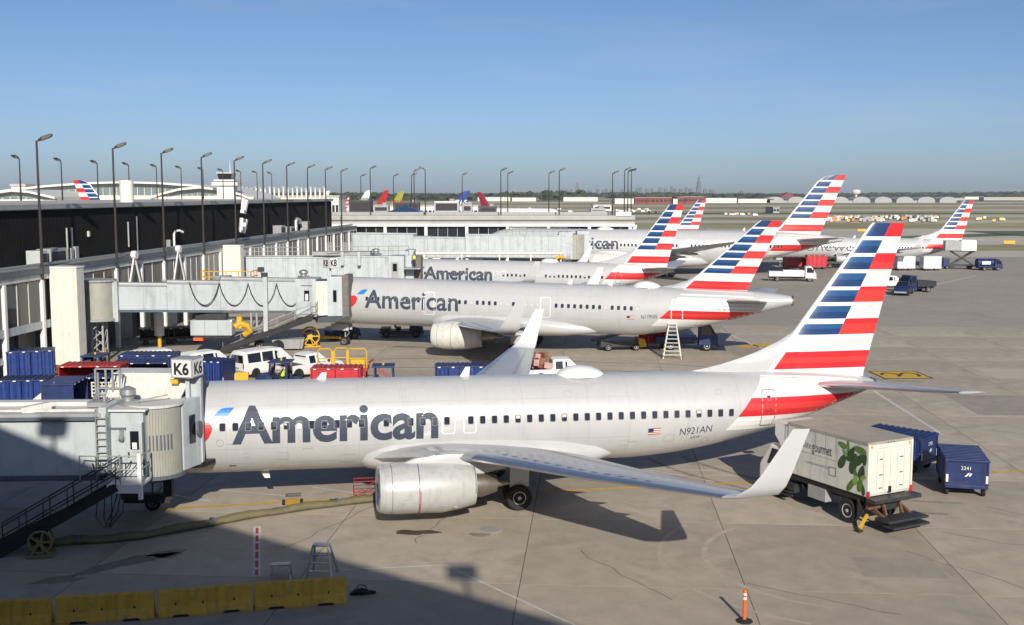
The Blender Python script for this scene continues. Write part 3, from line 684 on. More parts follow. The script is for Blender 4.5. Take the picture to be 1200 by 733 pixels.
S737 = dict(name='airliner', gx=19.6, nosedrop=0.18,
    table=[(0, 3, 2.98, .01), (.15, 3.35, 2.55, .45), (.5, 3.62, 2.2, .85), (1, 3.85, 1.95, 1.15), (1.6, 4.25, 1.75, 1.38), (2.3, 4.85, 1.6, 1.57), (3, 5.15, 1.5, 1.7), (4, 5.33, 1.42, 1.82), (5.5, 5.41, 1.4, 1.88), (15, 5.41, 1.4, 1.88),
           (25, 5.41, 1.4, 1.88), (27, 5.41, 1.52, 1.88), (29, 5.41, 1.8, 1.87), (31, 5.4, 2.22, 1.80), (33, 5.36, 2.75, 1.6), (35, 5.25, 3.38, 1.22), (36.5, 5.1, 3.9, .84), (37.6, 4.95, 4.3, .5), (38, 4.85, 4.42, .32)],
    wing=[(1.5, 13.2, 8.3, 2.1, .12), (3.2, 15.4, 6.15, 2.5, .12), (5.6, 17.1, 4.7, 2.9, .11), (11.4, 20.1, 3.1, 3.5, .105), (17.2, 23.2, 1.6, 4.2, .10)],
    winglet=[(17.2, 23.2, 1.6, 4.2, .10, 0), (17.55, 23.5, 1.45, 4.32, .09, 30), (17.8, 23.9, 1.18, 4.65, .08, 62), (17.95, 24.2, 1.0, 5.1, .07, 80), (18.2, 25.05, .56, 6.55, .06, 82)],
    tracks=(6.5, 9.0, 11.5),
    eng=dict(x=13.35, y=4.83, z=1.55, len=4.0, flat=.09, core=.56, cl=.95, prof=[(0.05, .985, 0), (.3, 1.06, 0), (.9, 1.11, 0.01), (1.7, 1.11, .02), (2.6, 1.07, .05), (3.4, .97, .08), (4.0, .84, .10)],
             pylon=[(14.3, 2.5, 2.62, .05), (14.9, 2.4, 2.85, .22), (16.2, 2.3, 3.0, .25), (17.6, 2.1, 2.95, .2), (19.3, 2.45, 2.75, .06)]),
    gear=dict(nose_x=4.0, track=5.72, nose_wheel=(.34, .2), main_wheel=(.56, .36), nose_top=1.8, main_top=2.3, nose_gap=.42, main_gap=.86),
    fin=dict(z0=5.2, z1=12.5, tk=.10, le=[(5.2, 27.6), (5.42, 28.6), (5.6, 29.6), (5.9, 30.75), (6.3, 31.9), (6.8, 33.0), (7.25, 33.7), (12.3, 37.42), (12.5, 37.62)], les=[(5.2, 32.2), (7.25, 33.75), (12.3, 37.45), (12.5, 37.65)], te=[(5.2, 37.5), (12.5, 39.35)], extra=[5.2, 5.35, 5.5, 5.7, 6.1, 6.45, 6.8, 7.25, 12.3], rows=stripe_rows(12.5, 5.45)),
    stab=[(.2, 33.9, 4.3, 4.75, .09), (.9, 34.4, 3.9, 4.78, .09), (7.17, 38.0, 1.35, 5.42, .08)],
    fairing=[(12.2, 2.0, 2.6, .6), (13.2, 1.45, 3.0, 1.6), (14.5, 1.2, 3.15, 2.02), (17, 1.15, 3.2, 2.1), (20, 1.15, 3.1, 2.1), (22, 1.25, 2.9, 2.0), (23.5, 1.42, 2.6, 1.7), (25, 1.7, 2.3, .9)],
    cockpit=(1.7, 4.0, .55, .5), blades=((17.45, .42), (11.0, .3)), radome=(22.0, 24.3, .40, .75))
S321 = dict(name='airliner', gx=21.97, nosedrop=0.25,
    table=[(0, 3.55, 3.5, .01), (.15, 3.85, 3.1, .4), (.6, 4.2, 2.6, .9), (1.2, 4.55, 2.25, 1.25), (2, 5.1, 2.0, 1.52), (3, 5.6, 1.87, 1.75), (4.2, 5.9, 1.8, 1.9), (6, 6.02, 1.8, 1.975), (18, 6.02, 1.8, 1.975), (31, 6.02, 1.8, 1.975), (33.5, 6.02, 2.1, 1.95), (36, 6.0, 2.55, 1.87), (38.5, 5.97, 3.15, 1.66), (41, 5.9, 3.85, 1.27), (43, 5.76, 4.45, .86), (44.1, 5.62, 4.78, .58), (44.4, 5.55, 4.85, .5)],
    wing=[(1.5, 14.6, 9.0, 2.35, .12), (3, 15.7, 7.5, 2.5, .12), (6.4, 17.6, 5.4, 2.85, .11), (11.5, 20.4, 3.5, 3.3, .105), (16.6, 23.2, 1.7, 3.75, .1)],
    winglet=[(16.6, 23.2, 1.7, 3.75, .10, 0), (17.1, 23.6, 1.5, 3.9, .09, 30), (17.4, 24.0, 1.35, 4.25, .09, 62), (17.55, 24.3, 1.2, 4.7, .08, 80), (17.85, 25.3, .6, 6.3, .07, 82)],
    tracks=(8.0, 11.0, 13.8),
    eng=dict(x=15.3, y=5.75, z=1.85, len=4.4, flat=.0, core=.75, cl=1.0, white=True, prof=[(0.05, 1.0, 0), (.3, 1.08, 0), (1.0, 1.15, 0), (2.0, 1.15, .0), (3.2, 1.08, .04), (4.4, .9, .07)],
             pylon=[(16.2, 2.85, 2.97, .05), (17, 2.75, 3.05, .2), (18.2, 2.6, 3.0, .24), (20.6, 2.3, 2.85, .16), (21.6, 2.6, 2.75, .05)]),
    gear=dict(nose_x=5.07, track=7.59, nose_wheel=(.39, .22), main_wheel=(.6, .4), nose_top=2.1, main_top=2.6, nose_gap=.5, main_gap=.93),
    fin=dict(z0=5.7, z1=11.76, tk=.10, le=[(5.7, 32.6), (5.98, 33.4), (6.2, 34.6), (6.6, 35.75), (7.2, 36.7), (11.5, 41.25), (11.76, 41.6)], les=[(5.7, 35.1), (7.2, 36.72), (11.5, 41.28), (11.76, 41.62)], te=[(5.7, 40.6), (11.76, 43.3)], extra=[5.7, 5.85, 6.0, 6.2, 6.6, 7.2, 11.5], rows=stripe_rows(11.76, 5.95)),
    stab=[(.2, 38.3, 4.0, 5.05, .09), (.9, 38.8, 3.6, 5.1, .09), (6.22, 41.8, 1.5, 5.65, .08)],
    fairing=[(13, 2.4, 3.0, .6), (14, 1.8, 3.4, 1.6), (15.5, 1.5, 3.5, 2.08), (19, 1.45, 3.5, 2.15), (23, 1.45, 3.4, 2.15), (25.5, 1.55, 3.1, 2.0), (27.5, 1.75, 2.8, 1.5), (29.2, 2.0, 2.5, .6)],
    cockpit=(1.6, 4.45, .6, .55), blades=((25.5, .4), (29.0, .42), (35.2, .42)), radome=(31.2, 33.6, .45, .8))
S789 = dict(name='widebody_airliner', gx=32.8, nosedrop=0.2,
    table=[(0, 4.0, 3.95, .01), (.2, 4.5, 3.4, .6), (.8, 5.0, 2.85, 1.2), (1.8, 5.75, 2.3, 1.8), (3.2, 6.7, 1.9, 2.3), (5, 7.35, 1.7, 2.65), (7.5, 7.6, 1.62, 2.88), (25, 7.6, 1.62, 2.88), (42, 7.6, 1.62, 2.88), (46, 7.6, 2.0, 2.85), (50, 7.55, 2.85, 2.6), (54, 7.4, 3.9, 2.05), (58, 7.1, 5.0, 1.25), (61, 6.7, 5.75, .6), (61.9, 6.5, 5.9, .35)],
    wing=[(2.2, 21.8, 13.2, 2.9, .12), (4, 23.0, 11.8, 3.1, .12), (9.8, 26.6, 8.0, 3.8, .11), (20, 33.5, 4.4, 5.2, .10), (27, 38.6, 2.6, 6.4, .09), (30, 42.2, .8, 7.0, .08)],
    tracks=(7, 12, 17),
    eng=dict(x=20.0, y=9.75, z=2.35, len=5.2, flat=.02, core=.95, cl=1.3, white=True, prof=[(0.05, 1.55, 0), (.4, 1.7, 0), (1.3, 1.8, 0), (2.6, 1.78, 0), (4, 1.6, .03), (5.2, 1.3, .05)],
             pylon=[(21, 4.0, 4.12, .06), (22.2, 3.9, 4.4, .3), (24.5, 3.6, 4.3, .35), (27, 3.0, 4.0, .25), (29, 3.4, 3.8, .08)]),
    gear=dict(nose_x=6.0, track=9.8, nose_wheel=(.5, .35), main_wheel=(.66, .5), nose_top=2.2, main_top=3.2, nose_gap=.7, main_gap=1.4, bogie=(-.75, .75)),
    fin=dict(z0=7.2, z1=17.0, tk=.09, le=[(7.2, 49.6), (7.7, 50.8), (8.5, 51.9), (16.0, 57.7), (16.6, 58.6), (17.0, 59.9)], les=[(7.2, 50.6), (8.5, 51.95), (16.0, 57.75), (16.6, 58.65), (17.0, 59.95)], te=[(7.2, 58.4), (17.0, 62.3)], extra=[7.2, 7.45, 7.7, 8.5, 16, 16.6], rows=stripe_rows(17.0, 7.55)),
    stab=[(.4, 53.2, 6.5, 6.1, .09), (2, 54.2, 5.6, 6.2, .09), (9.6, 59.3, 2.0, 6.9, .08)],
    fairing=[(19, 2.4, 3.2, .8), (21, 1.5, 3.8, 2.4), (24, 1.15, 4.2, 3.05), (30, 1.1, 4.3, 3.15), (35, 1.2, 4.1, 3.1), (38.5, 1.5, 3.6, 2.5), (41, 1.9, 3.0, 1.0)],
    cockpit=(1.4, 5.0, .7, .6), blades=((19.5, .4), (30, .4), (45.5, .45)), radome=(21, 24, .4, .9))

def eagle(fu, root, x, z, k):
    """blue feather above, red head below: two swept emblem pieces"""
    t, b, w = fu.at(x); c = (t + b) / 2; v = z - c
    fu.poly('emblem_feather', EAGLE_BLUE, root, [(x + .02 * k, v + .38 * k), (x + .16 * k, v + .50 * k), (x + .33 * k, v + .68 * k), (x + .50 * k, v + .80 * k), (x + .68 * k, v + .83 * k), (x + 1.0 * k, v + .83 * k), (x + .88 * k, v + .66 * k), (x + .74 * k, v + .46 * k), (x + .60 * k, v + .37 * k)])
    fu.poly('emblem_head', EAGLE_RED, root, [(x - 0.75 * k, v + .05 * k), (x - .5 * k, v + .22 * k), (x - .2 * k, v + .26 * k), (x - .02 * k, v + .2 * k), (x + .1 * k, v + .02 * k), (x + .08 * k, v - .15 * k), (x - .05 * k, v - .42 * k), (x - .28 * k, v - .66 * k), (x - .55 * k, v - .8 * k), (x - .8 * k, v - .72 * k)])
def flag(fu, root, x0, x1, z1, hgt):
    t, b, w = fu.at(x0); c = (t + b) / 2; v1 = z1 - c
    n = 7
    for i in range(n):
        a, d = v1 - hgt * i / n, v1 - hgt * (i + 1) / n
        fu.poly('flag_stripe', PAINT_R if i % 2 == 0 else WHITE, root, [(x0, d), (x1, d), (x1, a), (x0, a)], 0.012)
    fu.poly('flag_canton', GSE_BLUE, root, [(x0, v1 - hgt * .55), (x0 + (x1 - x0) * .42, v1 - hgt * .55), (x0 + (x1 - x0) * .42, v1), (x0, v1)], 0.016)
def tail_band(fu, root, x0t, x0b, zt, zb, x1, wht=None):
    h = (zt - zb) / 3
    for sd_ in (-1, 1):
        for k, m in enumerate((RED, RED2, RED)):
            fu.band('tail_stripe', m, root, x0t + (x0b - x0t) * k / 3, x0t + (x0b - x0t) * (k + 1) / 3, x1, x1, zt - h * k, zt - h * (k + 1), 0.012, sd_, 16, 2)
        sl = (x0b - x0t) / (zt - zb)
        fu.band('tail_white', WHITE, root, x0t - sl * 1.0, x0t, x1, x1, lambda x: fu.at(x)[0] - 0.12, zt, 0.010, sd_, 16, 5)
        fu.band('tail_white', WHITE, root, x0b, x0b + sl * 0.65, x1 - 1.6, x1 - 1.6, zb, lambda x: max(zb - 0.65, fu.at(x)[1] + .05), 0.010, sd_, 16, 3)

rw = random.Random(3)
# the near airliner ------------------------------------------------------------
near, fu = airliner(S737)
tag(near, 'silver twin engine airliner nearest the camera, docked at the K6 jet bridge', None, 'airliners parked at the gates')
base737 = near
BASE_PARTS = list(near.children)
def dress737(root, fu, word, reg, sub=None, blind=0.0, rnd=rw):
    add_windows(fu, root, [17.69 + .531 * n for n in range(-20, 24) if n not in (-8, -6, -1)], 3.74, .235, .335, blind, rnd=rnd)
    fu.text('American', 'lettering', LETTER, root, 7.46, 16.25, -.35, 1.56, 0.028)
    eagle(fu, root, 6.55, 3.72, 1.0)
    flag(fu, root, 25.9, 26.5, 3.12, .31)
    fu.text(reg, 'registration', LETTER, root, 27.45, 29.0, -.78, .36, -0.004)
    if sub: fu.text(sub, 'fleet_number', LETTER, root, 28.0, 28.5, -1.05, .13)
    tail_band(fu, root, 30.95, 30.25, 4.37, 3.52, 36.9)
    for x0 in (16.4, 17.35): fu.outline('exit_door', WHITE, root, x0, x0 + .60, 3.15, 4.2, .05, .12)
    fu.outline('service_door', STEEL, root, 31.45, 32.2, 2.98, 4.72, .045, .14, slant=0.0)
    fu.outline('cabin_door', WHITE, root, 4.5, 5.35, 2.75, 4.6, .05, .14)
    fu.outline('static_port', GREYBOX, root, 6.8, 7.12, 2.92, 3.22, .03, .15)
    fu.poly('drain_port', DKSTEEL, root, [(7.3, -1.55), (7.6, -1.55), (7.6, -1.62), (7.3, -1.62)])
    q = MB(); q.loft([[(8.5 - 19.6 + a, s_, 1.45) for a, s_ in ((0, 0), (.12, .03), (.4, 0), (.12, -.03))], [(8.75 - 19.6 + a * .6, s_ * .6, 1.02) for a, s_ in ((0, 0), (.12, .03), (.4, 0), (.12, -.03))]]); q.build('blade_antenna', WHITE, root)
    for x0, z0, w_, h_ in ((9.3, 2.2, .5, .35), (12.0, 1.95, .7, .4), (24.6, 2.3, .45, .3), (26.7, 2.45, .5, .35), (29.2, 4.55, .3, .22), (22.0, 4.6, .35, .25), (14.6, 4.75, .3, .3), (28.6, 2.25, .35, .3), (7.9, 2.35, .3, .22)):
        fu.outline('access_panel', SEAM, root, x0, x0 + w_, z0, z0 + h_, .018, .06)
    for x0, v in ((7.25, -.42), (10.4, -.75), (16.1, -.75), (18.2, -.72), (25.0, -.95), (31.5, -1.35)):
        q = MB()
        for k in range(5): a = x0 + k * .09; q.add([fu.p(a, fu.v2th(a, v)), fu.p(a + .06, fu.v2th(a + .06, v)), fu.p(a + .06, fu.v2th(a + .06, v + .05)), fu.p(a, fu.v2th(a, v + .05))], [(0, 1, 2, 3)])
        q.v = [tuple(Vector(p) + Vector((0, -.006, 0))) for p in q.v]; stuff(q.build('stencil_marks', GREYBOX, root, recalc=False))
    th_ = fu.th(31.82, 4.3); add_windows(fu, root, [31.82], 4.35, .16, .2); fu.outline('door_handle', DKSTEEL, root, 31.65, 31.98, 3.72, 3.86, .03, .06)
    dr = MB(); dr.box(33.3 - 19.6, -.12, 2.45, 33.9 - 19.6, .12, 2.62); dr.build('tail_skid', WHITE, root, bevel=.04)
fuse737 = fu
# copies for the other single aisle aircraft are taken before the lettering goes on
p3 = copy_tree(near); p5 = copy_tree(near); p6 = copy_tree(near)
dress737(near, fu, 'American', 'N921AN', '3AW', .03)
for sg_ in (-1,):
    for ch in near.children:
        if ch.name.startswith('engine') and ch.children and ch.data.vertices[0].co.y < 0:
            e_ = MB(); xx, yy, zz = 15.0 - 19.6, -4.83, 1.57                    # red danger line and marks on the cowl
            for k in range(8):
                a0, a1 = R(172 + 9 * k), R(172 + 9 * (k + 1)); r_ = 1.121
                e_.quad((xx, yy + r_ * math.cos(a0), zz + r_ * (.98 if k > 0 else 1) * math.sin(a0) * .955), (xx + .03, yy + r_ * math.cos(a0), zz + r_ * math.sin(a0) * .955), (xx + .03, yy + r_ * math.cos(a1), zz + r_ * math.sin(a1) * .955), (xx, yy + r_ * math.cos(a1), zz + r_ * math.sin(a1) * .955))
            e_.build('warning_line', RED, ch, recalc=False)
place(near, -.352, 50.33, R(11.38), R(.67))
dress737(p3, fu, 'American', 'N904AN', None, .15, random.Random(5))
tag(p3, 'silver airliner third from the camera, its nose at the corrugated jet bridge, partly behind another', None, 'airliners parked at the gates')
place(p3, 1.2, 137.4, R(-13), R(.4))
# one world liveried aircraft at a far stand
add_windows(fu, p5, [17.69 + .531 * n for n in range(-20, 24, 1)], 3.74, .27, .36)
fu.text('oneworld', 'lettering', LETTER, p5, 8.5, 21.0, -.45, 1.5, -0.012)
tail_band(fu, p5, 30.95, 30.25, 4.37, 3.52, 36.9)
tag(p5, 'white airliner with thin grey lettering on its side, far right stand beyond the aprons', None, 'airliners parked at the gates')
place(p5, 66.6, 210.0, R(-4.6), R(.3))
tail_band(fu, p6, 30.95, 30.25, 4.37, 3.52, 36.9)
tag(p6, 'airliner of which only the small striped tail shows between two bigger tails', None, 'airliners parked at the gates')
place(p6, 21.5, 238.0, R(-4), R(.3))

# the second airliner ----------------------------------------------------------
p2, f2 = airliner(S321)
tag(p2, 'long silver twin engine airliner behind the nearest one, white ladder at its tail', None, 'airliners parked at the gates')
add_windows(f2, p2, [7.9 + .533 * n for n in range(46) if not (13.0 < 7.9 + .533 * n < 14.3 or 23.4 < 7.9 + .533 * n < 24.7)], 4.28, .24, .34, .35, rnd=random.Random(11))
f2.text('American', 'lettering', LETTER, p2, 7.7, 16.3, -.40, 1.56, 0.018)
eagle(f2, p2, 6.9, 4.25, 1.0)
f2.text('N119NN', 'registration', LETTER, p2, 32.2, 33.5, -.55, .36, -0.004)
flag(f2, p2, 31.0, 31.6, 3.65, .3)
tail_band(f2, p2, 34.5, 33.7, 4.25, 3.5, 41.3)
f2.outline('cabin_door', WHITE, p2, 13.15, 14.15, 3.05, 5.05, .08, .2); f2.outline('cabin_door', WHITE, p2, 23.55, 24.5, 3.2, 4.95, .08, .2); f2.outline('cabin_door', WHITE, p2, 34.65, 35.65, 3.2, 5.15, .08, .2)
place(p2, 1.24, 96.3, R(-13.5), R(.75))

# the wide body ----------------------------------------------------------------
p4, f4 = airliner(S789)
tag(p4, 'big silver wide body airliner at the end gate, the last letters of its name showing', None, 'airliners parked at the gates')
far7 = copy_tree(p4)
add_windows(f4, p4, [11.5 + .62 * n for n in range(66) if n not in (6, 7, 8, 38, 39, 40)], 5.05, .3, .48)
f4.text('American', 'lettering', LETTER, p4, 12.9, 24.7, -.25, 2.05, 0.015)
tail_band(f4, p4, 50.6, 49.8, 5.35, 4.3, 58.5)
f4.outline('cabin_door', WHITE, p4, 36.0, 37.2, 3.9, 6.0, .08, .2)
place(p4, 26.2, 189.0, R(-5.5), R(.4))
tag(far7, 'striped airliner tail rising behind the dark terminal roof, its red edge to the left', None, 'airliners parked at the gates')
tail_band(f4, far7, 50.6, 49.8, 5.35, 4.3, 58.5)
place(far7, -80.5, 275.0, R(180 - 8), R(.0))
for a in (near, p2, p3, p4, p5, p6, far7): a['category'] = 'airliner'

# apron below ------------------------------------------------------------------
# ------------------------------------------------------------------ frame of the gates: A away along the concourse, B to the right
AX = Vector((math.sin(R(4.2)), math.cos(R(4.2)), 0)); BX = Vector((math.cos(R(4.2)), -math.sin(R(4.2)), 0))
AROT = math.atan2(BX.y, BX.x)
def AB(a, b, z=0.0):
    p = AX * a + BX * b; return Vector((p.x, p.y, z))

# apron: sealed base sheet with the concrete slabs laid on it near the gates, asphalt round them
A0, A1, B0, B1, SL = 22.0, 117.0, -42.0, 45.0, 7.9
apron = struct(thing('apron', None, None))
mb = MB(); mb.quad(AB(A0, B0, -.007), AB(A0, B0 + 11 * SL, -.007), AB(A0 + 12 * SL, B0 + 11 * SL, -.007), AB(A0 + 12 * SL, B0, -.007)); mb.build('joint_filler', SEAL, apron)
def slab_mesh():
    h = SL / 2 - .016; mb = MB()
    ring = lambda k, z: [(-k, -k, z), (k, -k, z), (k, k, z), (-k, k, z)]
    mb.loft([ring(h, -.010), ring(h, 0)]); return mb.mesh('concrete_slab', CONC)
sm_ = slab_mesh()
for i in range(12):
    for j in range(11):
        link('concrete_slab', sm_, apron, AB(A0 + (i + .5) * SL, B0 + (j + .5) * SL), (0, 0, AROT))
A1 = A0 + 12 * SL; B1 = B0 + 11 * SL
mb = MB(); FAR_A, FL, FR_ = 268.0, -330.0, 330.0
for q in ((-90, A0, FL, FR_), (A1, FAR_A, FL, FR_), (A0, A1, FL, B0), (A0, A1, B1, FR_)):
    mb.quad(AB(q[0], q[2]), AB(q[0], q[3]), AB(q[1], q[3]), AB(q[1], q[2]))
mb.build('apron_surface', ASPH, apron)
def sheet(name, pts, z, m):
    mb = MB(); mb.add([(x, y, z) for x, y in pts], [tuple(range(len(pts)))]); o = mb.build(name, m); 
    if o.data.polygons[0].normal.z < 0: o.data.flip_normals()
    return struct(o)
def lane(name, pts, w, m, z=.006, dash=None):
    """painted line along a path"""
    mb = MB(); P = [Vector((x, y, 0)) for x, y in pts]
    for a, b in zip(P, P[1:]):
        d = (b - a).normalized(); n = Vector((-d.y, d.x, 0)) * (w / 2); L = (b - a).length; t = 0
        step = dash[0] if dash else L
        while t < L - 1e-3:
            t2 = min(L, t + step); p, q = a + d * t, a + d * t2
            mb.add([(p - n) + Vector((0, 0, z)), (p + n) + Vector((0, 0, z)), (q + n) + Vector((0, 0, z)), (q - n) + Vector((0, 0, z))], [(3, 2, 1, 0)][:1]); t = t2 + (dash[1] if dash else 1)
    return struct(mb.build(name, m, recalc=False))
# painted markings
lane('lead_in_line', [(-16, 47.15), (-14.2, 47.5), (-8.2, 48.7)], .24, PAINT_Y)
lane('lead_in_line', [(1.4, 50.1), (10.5, 51.6), (25.4, 53.95), (42, 56.6), (60, 61)], .24, PAINT_Y)
lane('stop_mark', [(-8.2, 48.66), (-7.95, 48.72)], .3, PAINT_K, .010)
lane('stop_block', [(-10.25, 48.28), (-9.35, 48.46)], .95, PAINT_K, .008)
lane('stop_block', [(-10.12, 48.31), (-9.48, 48.43)], 1.05, PAINT_Y, .012)
lane('number_plate_mark', [(-9.95, 49.2), (-10.05, 49.9)], .7, mat('grey_road_paint', (.2, .19, .18), .8, 0, .2, 3), .006, (.30, .08))
for a, b in (((-14.3, 50.6), (-10.2, 49.35)), ((-9.4, 50.9), (-6.9, 49.7)), ((-16.0, 49.8), (-13.5, 48.5)), ((6.1, 54.7), (9.7, 51.9)), ((6.2, 54.6), (10.4, 53.9))):
    lane('white_guide_line', [a, b], .12, PAINT_W)
lane('white_guide_line', [(25.25, 76.5), (24.6, 62.2)], .22, PAINT_W)
lane('white_guide_line', [(21.0, 111.0), (22.0, 100.0), (23.2, 92.0)], .22, PAINT_W)
lane('white_guide_line', [(38, 118), (49.0, 147.0), (78, 186)], .28, PAINT_W)
lane('white_guide_line', [(-6.2, 39.36), (-2.5, 39.92), (2.0, 34.15), (4.2, 31.3)], .09, PAINT_W)
lane('stand_line', [(-10.55, 44.7), (-9.2, 38.7)], .30, PAINT_W, .006); lane('stand_line', [(-10.5, 44.5), (-9.22, 38.8)], .12, PAINT_R, .010, (.8, .25))
lane('service_road_edge', [(-23.0, 88.5), (-4, 88.8), (20, 85)], .12, PAINT_W); lane('service_road_edge', [(3, 92), (14, 87.5), (18, 85)], .12, PAINT_W)
# red painted zone at the foot of the picture, oil and damp patches
sheet('red_painted_zone', [(-9.6, 31.8), (-9.4, 33.2), (-5.4, 34.0), (-4.9, 33.4), (-5.2, 31.5)], .006, PAINT_R)
def blot(name, x, y, rx, ry, m, z=.005, rz=0, seed=1):
    r = random.Random(seed); n = 26; pts = []
    ph = [r.uniform(0, 6.28) for _ in range(4)]
    for k in range(n):
        a = k * 2 * math.pi / n; q = 1 + .22 * math.sin(2 * a + ph[0]) + .16 * math.sin(3 * a + ph[1]) + .12 * math.sin(5 * a + ph[2]) + .08 * math.sin(9 * a + ph[3])
        px_, py_ = rx * q * math.cos(a), ry * q * math.sin(a); pts.append((x + px_ * math.cos(rz) - py_ * math.sin(rz), y + px_ * math.sin(rz) + py_ * math.cos(rz)))
    return sheet(name, pts, z, m)
blot('oil_stain', -3.9, 43.9, .75, .38, OIL, seed=4); blot('oil_stain', -1.3, 43.6, .35, .3, WETCONC, seed=8)
blot('oil_stain', -14.4, 40.2, 1.5, .55, WETCONC, rz=.7, seed=3); blot('oil_stain', -16.2, 38.3, .9, .35, WETCONC, rz=.5, seed=5); blot('oil_stain', -13.2, 41.2, .8, .4, WETCONC, rz=.2, seed=6)
blot('oil_stain', -4.9, 98.6, 2.2, .9, OIL, seed=9); blot('oil_stain', -9.5, 98.8, 1.6, .6, WETCONC, seed=10);
blot('oil_stain', 6, 83, 3.5, 1.0, WETCONC, seed=15)
mh = MB(); mh.cyl((-.9, 44.3, 0), (-.9, 44.3, .012), .55, n=24); mh.cyl((-.9, 44.3, .012), (-.9, 44.3, .016), .42, n=24, mi=1); struct(mh.build('manhole_cover', [CONC, GREYBOX]))
# yellow taxi sign painted on the apron
sgn = struct(thing('painted_stand_sign', None, None, (29.5, 83.3, 0), R(2)))
q = MB(); q.quad((-1.9, -1.75, .006), (1.9, -1.75, .006), (1.9, 1.75, .006), (-1.9, 1.75, .006)); q.build('sign_border', PAINT_K, sgn)
q = MB(); q.quad((-1.72, -1.55, .010), (1.72, -1.55, .010), (1.72, 1.55, .010), (-1.72, 1.55, .010)); q.build('sign_field', PAINT_Y, sgn)
for cx in (-.75, .75):
    q = MB()
    for k in range(10):
        a0, a1 = R(-60 + 24 * k), R(-60 + 24 * (k + 1))
        q.quad((cx + .75 * math.cos(a0), 1.0 * math.sin(a0), .014), (cx + .75 * math.cos(a1), 1.0 * math.sin(a1), .014), (cx + .5 * math.cos(a1), .7 * math.sin(a1), .014), (cx + .5 * math.cos(a0), .7 * math.sin(a0), .014))
    q.build('sign_stroke', PAINT_K, sgn)
for a, b in (((20.4, 98.6), (24, 100.6)), ((54, 158), (59, 161))):
    lane('yellow_patch', [a, b], 1.5, PAINT_Y)

# airfield beyond: grass with taxiways and runways laid on it, out to the horizon
mb = MB(); mb.quad((-4500, 230, -.35), (4500, 230, -.35), (9000, 9800, -.35), (-9000, 9800, -.35)); struct(mb.build('airfield_grass', GRASS))
mb = MB(); V = [AB(FAR_A, FL), AB(FAR_A, FR_), AB(FAR_A + 6, FR_, -.4), AB(FAR_A + 6, FL, -.4)]; mb.add(V, [(0, 1, 2, 3)]); struct(mb.build('apron_shoulder', TAXI))
def strip(name, y0l, y0r, y1l, y1r, m, xl=-1500, xr=3000, z=-.33):
    return sheet(name, [(xl, y0l), (xr, y0r), (xr, y1r), (xl, y1l)], z, m)
strip('taxiway', 236, 262, 262, 287, TAXI, -60, 900, .006)
strip('taxiway', 300, 322, 436, 480, TAXI, -200, 1500, -.30)
strip('grass_island', 336, 372, 352, 392, GREEN, 105, 170, -.26); strip('grass_island', 345, 345, 420, 380, GREEN, 168, 600, -.26)
strip('runway', 520, 560, 575, 615, TAXI); strip('taxiway', 650, 690, 720, 760, TAXI)
strip('runway', 880, 930, 980, 1030, TAXI); strip('taxiway', 1180, 1250, 1320, 1390, TAXI); strip('runway', 1620, 1700, 1880, 1960, TAXI, -2500, 4000)
strip('far_grass', 1960, 2050, 2250, 2350, GREEN, -2500, 4000); strip('runway', 2350, 2450, 2700, 2800, TAXI, -3000, 5000)
strip('far_grass', 760, 800, 800, 840, GREEN, -700, 3000)

# the terminal wing from whose window the picture is taken: its roof edge casts the long shadow
tb = thing('terminal_building', 'terminal wing behind the viewer whose roof edge shades the near left apron', 'building')
FD = Vector((-.794, .608, 0)); FN = Vector((.608, .794, 0)); TH = 20.7
def TB(s, d, z): p = FD * s + FN * (d - 1.5); return (p.x, p.y, z)
mb = MB()
mb.prism([TB(52, 0, 0), TB(-70, 0, 0), TB(-70, -45, 0), TB(52, -45, 0)], (0, 0, 10.6)); mb.prism([TB(52, 0, 16.2), TB(-70, 0, 16.2), TB(-70, -45, 16.2), TB(52, -45, 16.2)], (0, 0, TH - 16.2))
mb.prism([TB(52, -6, 10.6), TB(-70, -6, 10.6), TB(-70, -45, 10.6), TB(52, -45, 10.6)], (0, 0, 5.6)); mb.build('wall', TERMWHITE, tb)
for k in range(-17, 13):
    q = MB(); q.prism([TB(k * 4.0 + .12, -.25, 10.62), TB(k * 4.0 + 3.88, -.25, 10.62), TB(k * 4.0 + 3.88, -.28, 10.62), TB(k * 4.0 + .12, -.28, 10.62)], (0, 0, 5.56))
    if k not in (-1, 0): q.build('window_pane', PANEGLASS, tb)
for (sx, sy), hh in (((-1.78, 38.8), 22.0), ((-17.8, 42.3), 22.3)):
    L_ = 1 / math.tan(R(SUN_ELEV)) * (hh - (4.5 if sx < -10 else 0)); bx, by = sx + math.sin(_az) * L_, sy + math.cos(_az) * L_
    t = thing('roof_floodlight', 'floodlight on the terminal roof edge behind the viewer%s' % (', the taller' if hh > 22.1 else ', the shorter'), 'lamp', (bx, by, TH))
    q = MB(); q.cyl((0, 0, 0), (0, 0, hh - TH), .09, n=8); q.build('pole', POLE, t); q = MB(); q.box(-.55, -.4, hh - TH - .1, .55, .5, hh - TH + .35); q.build('lamp_head', POLE, t, bevel=.08)

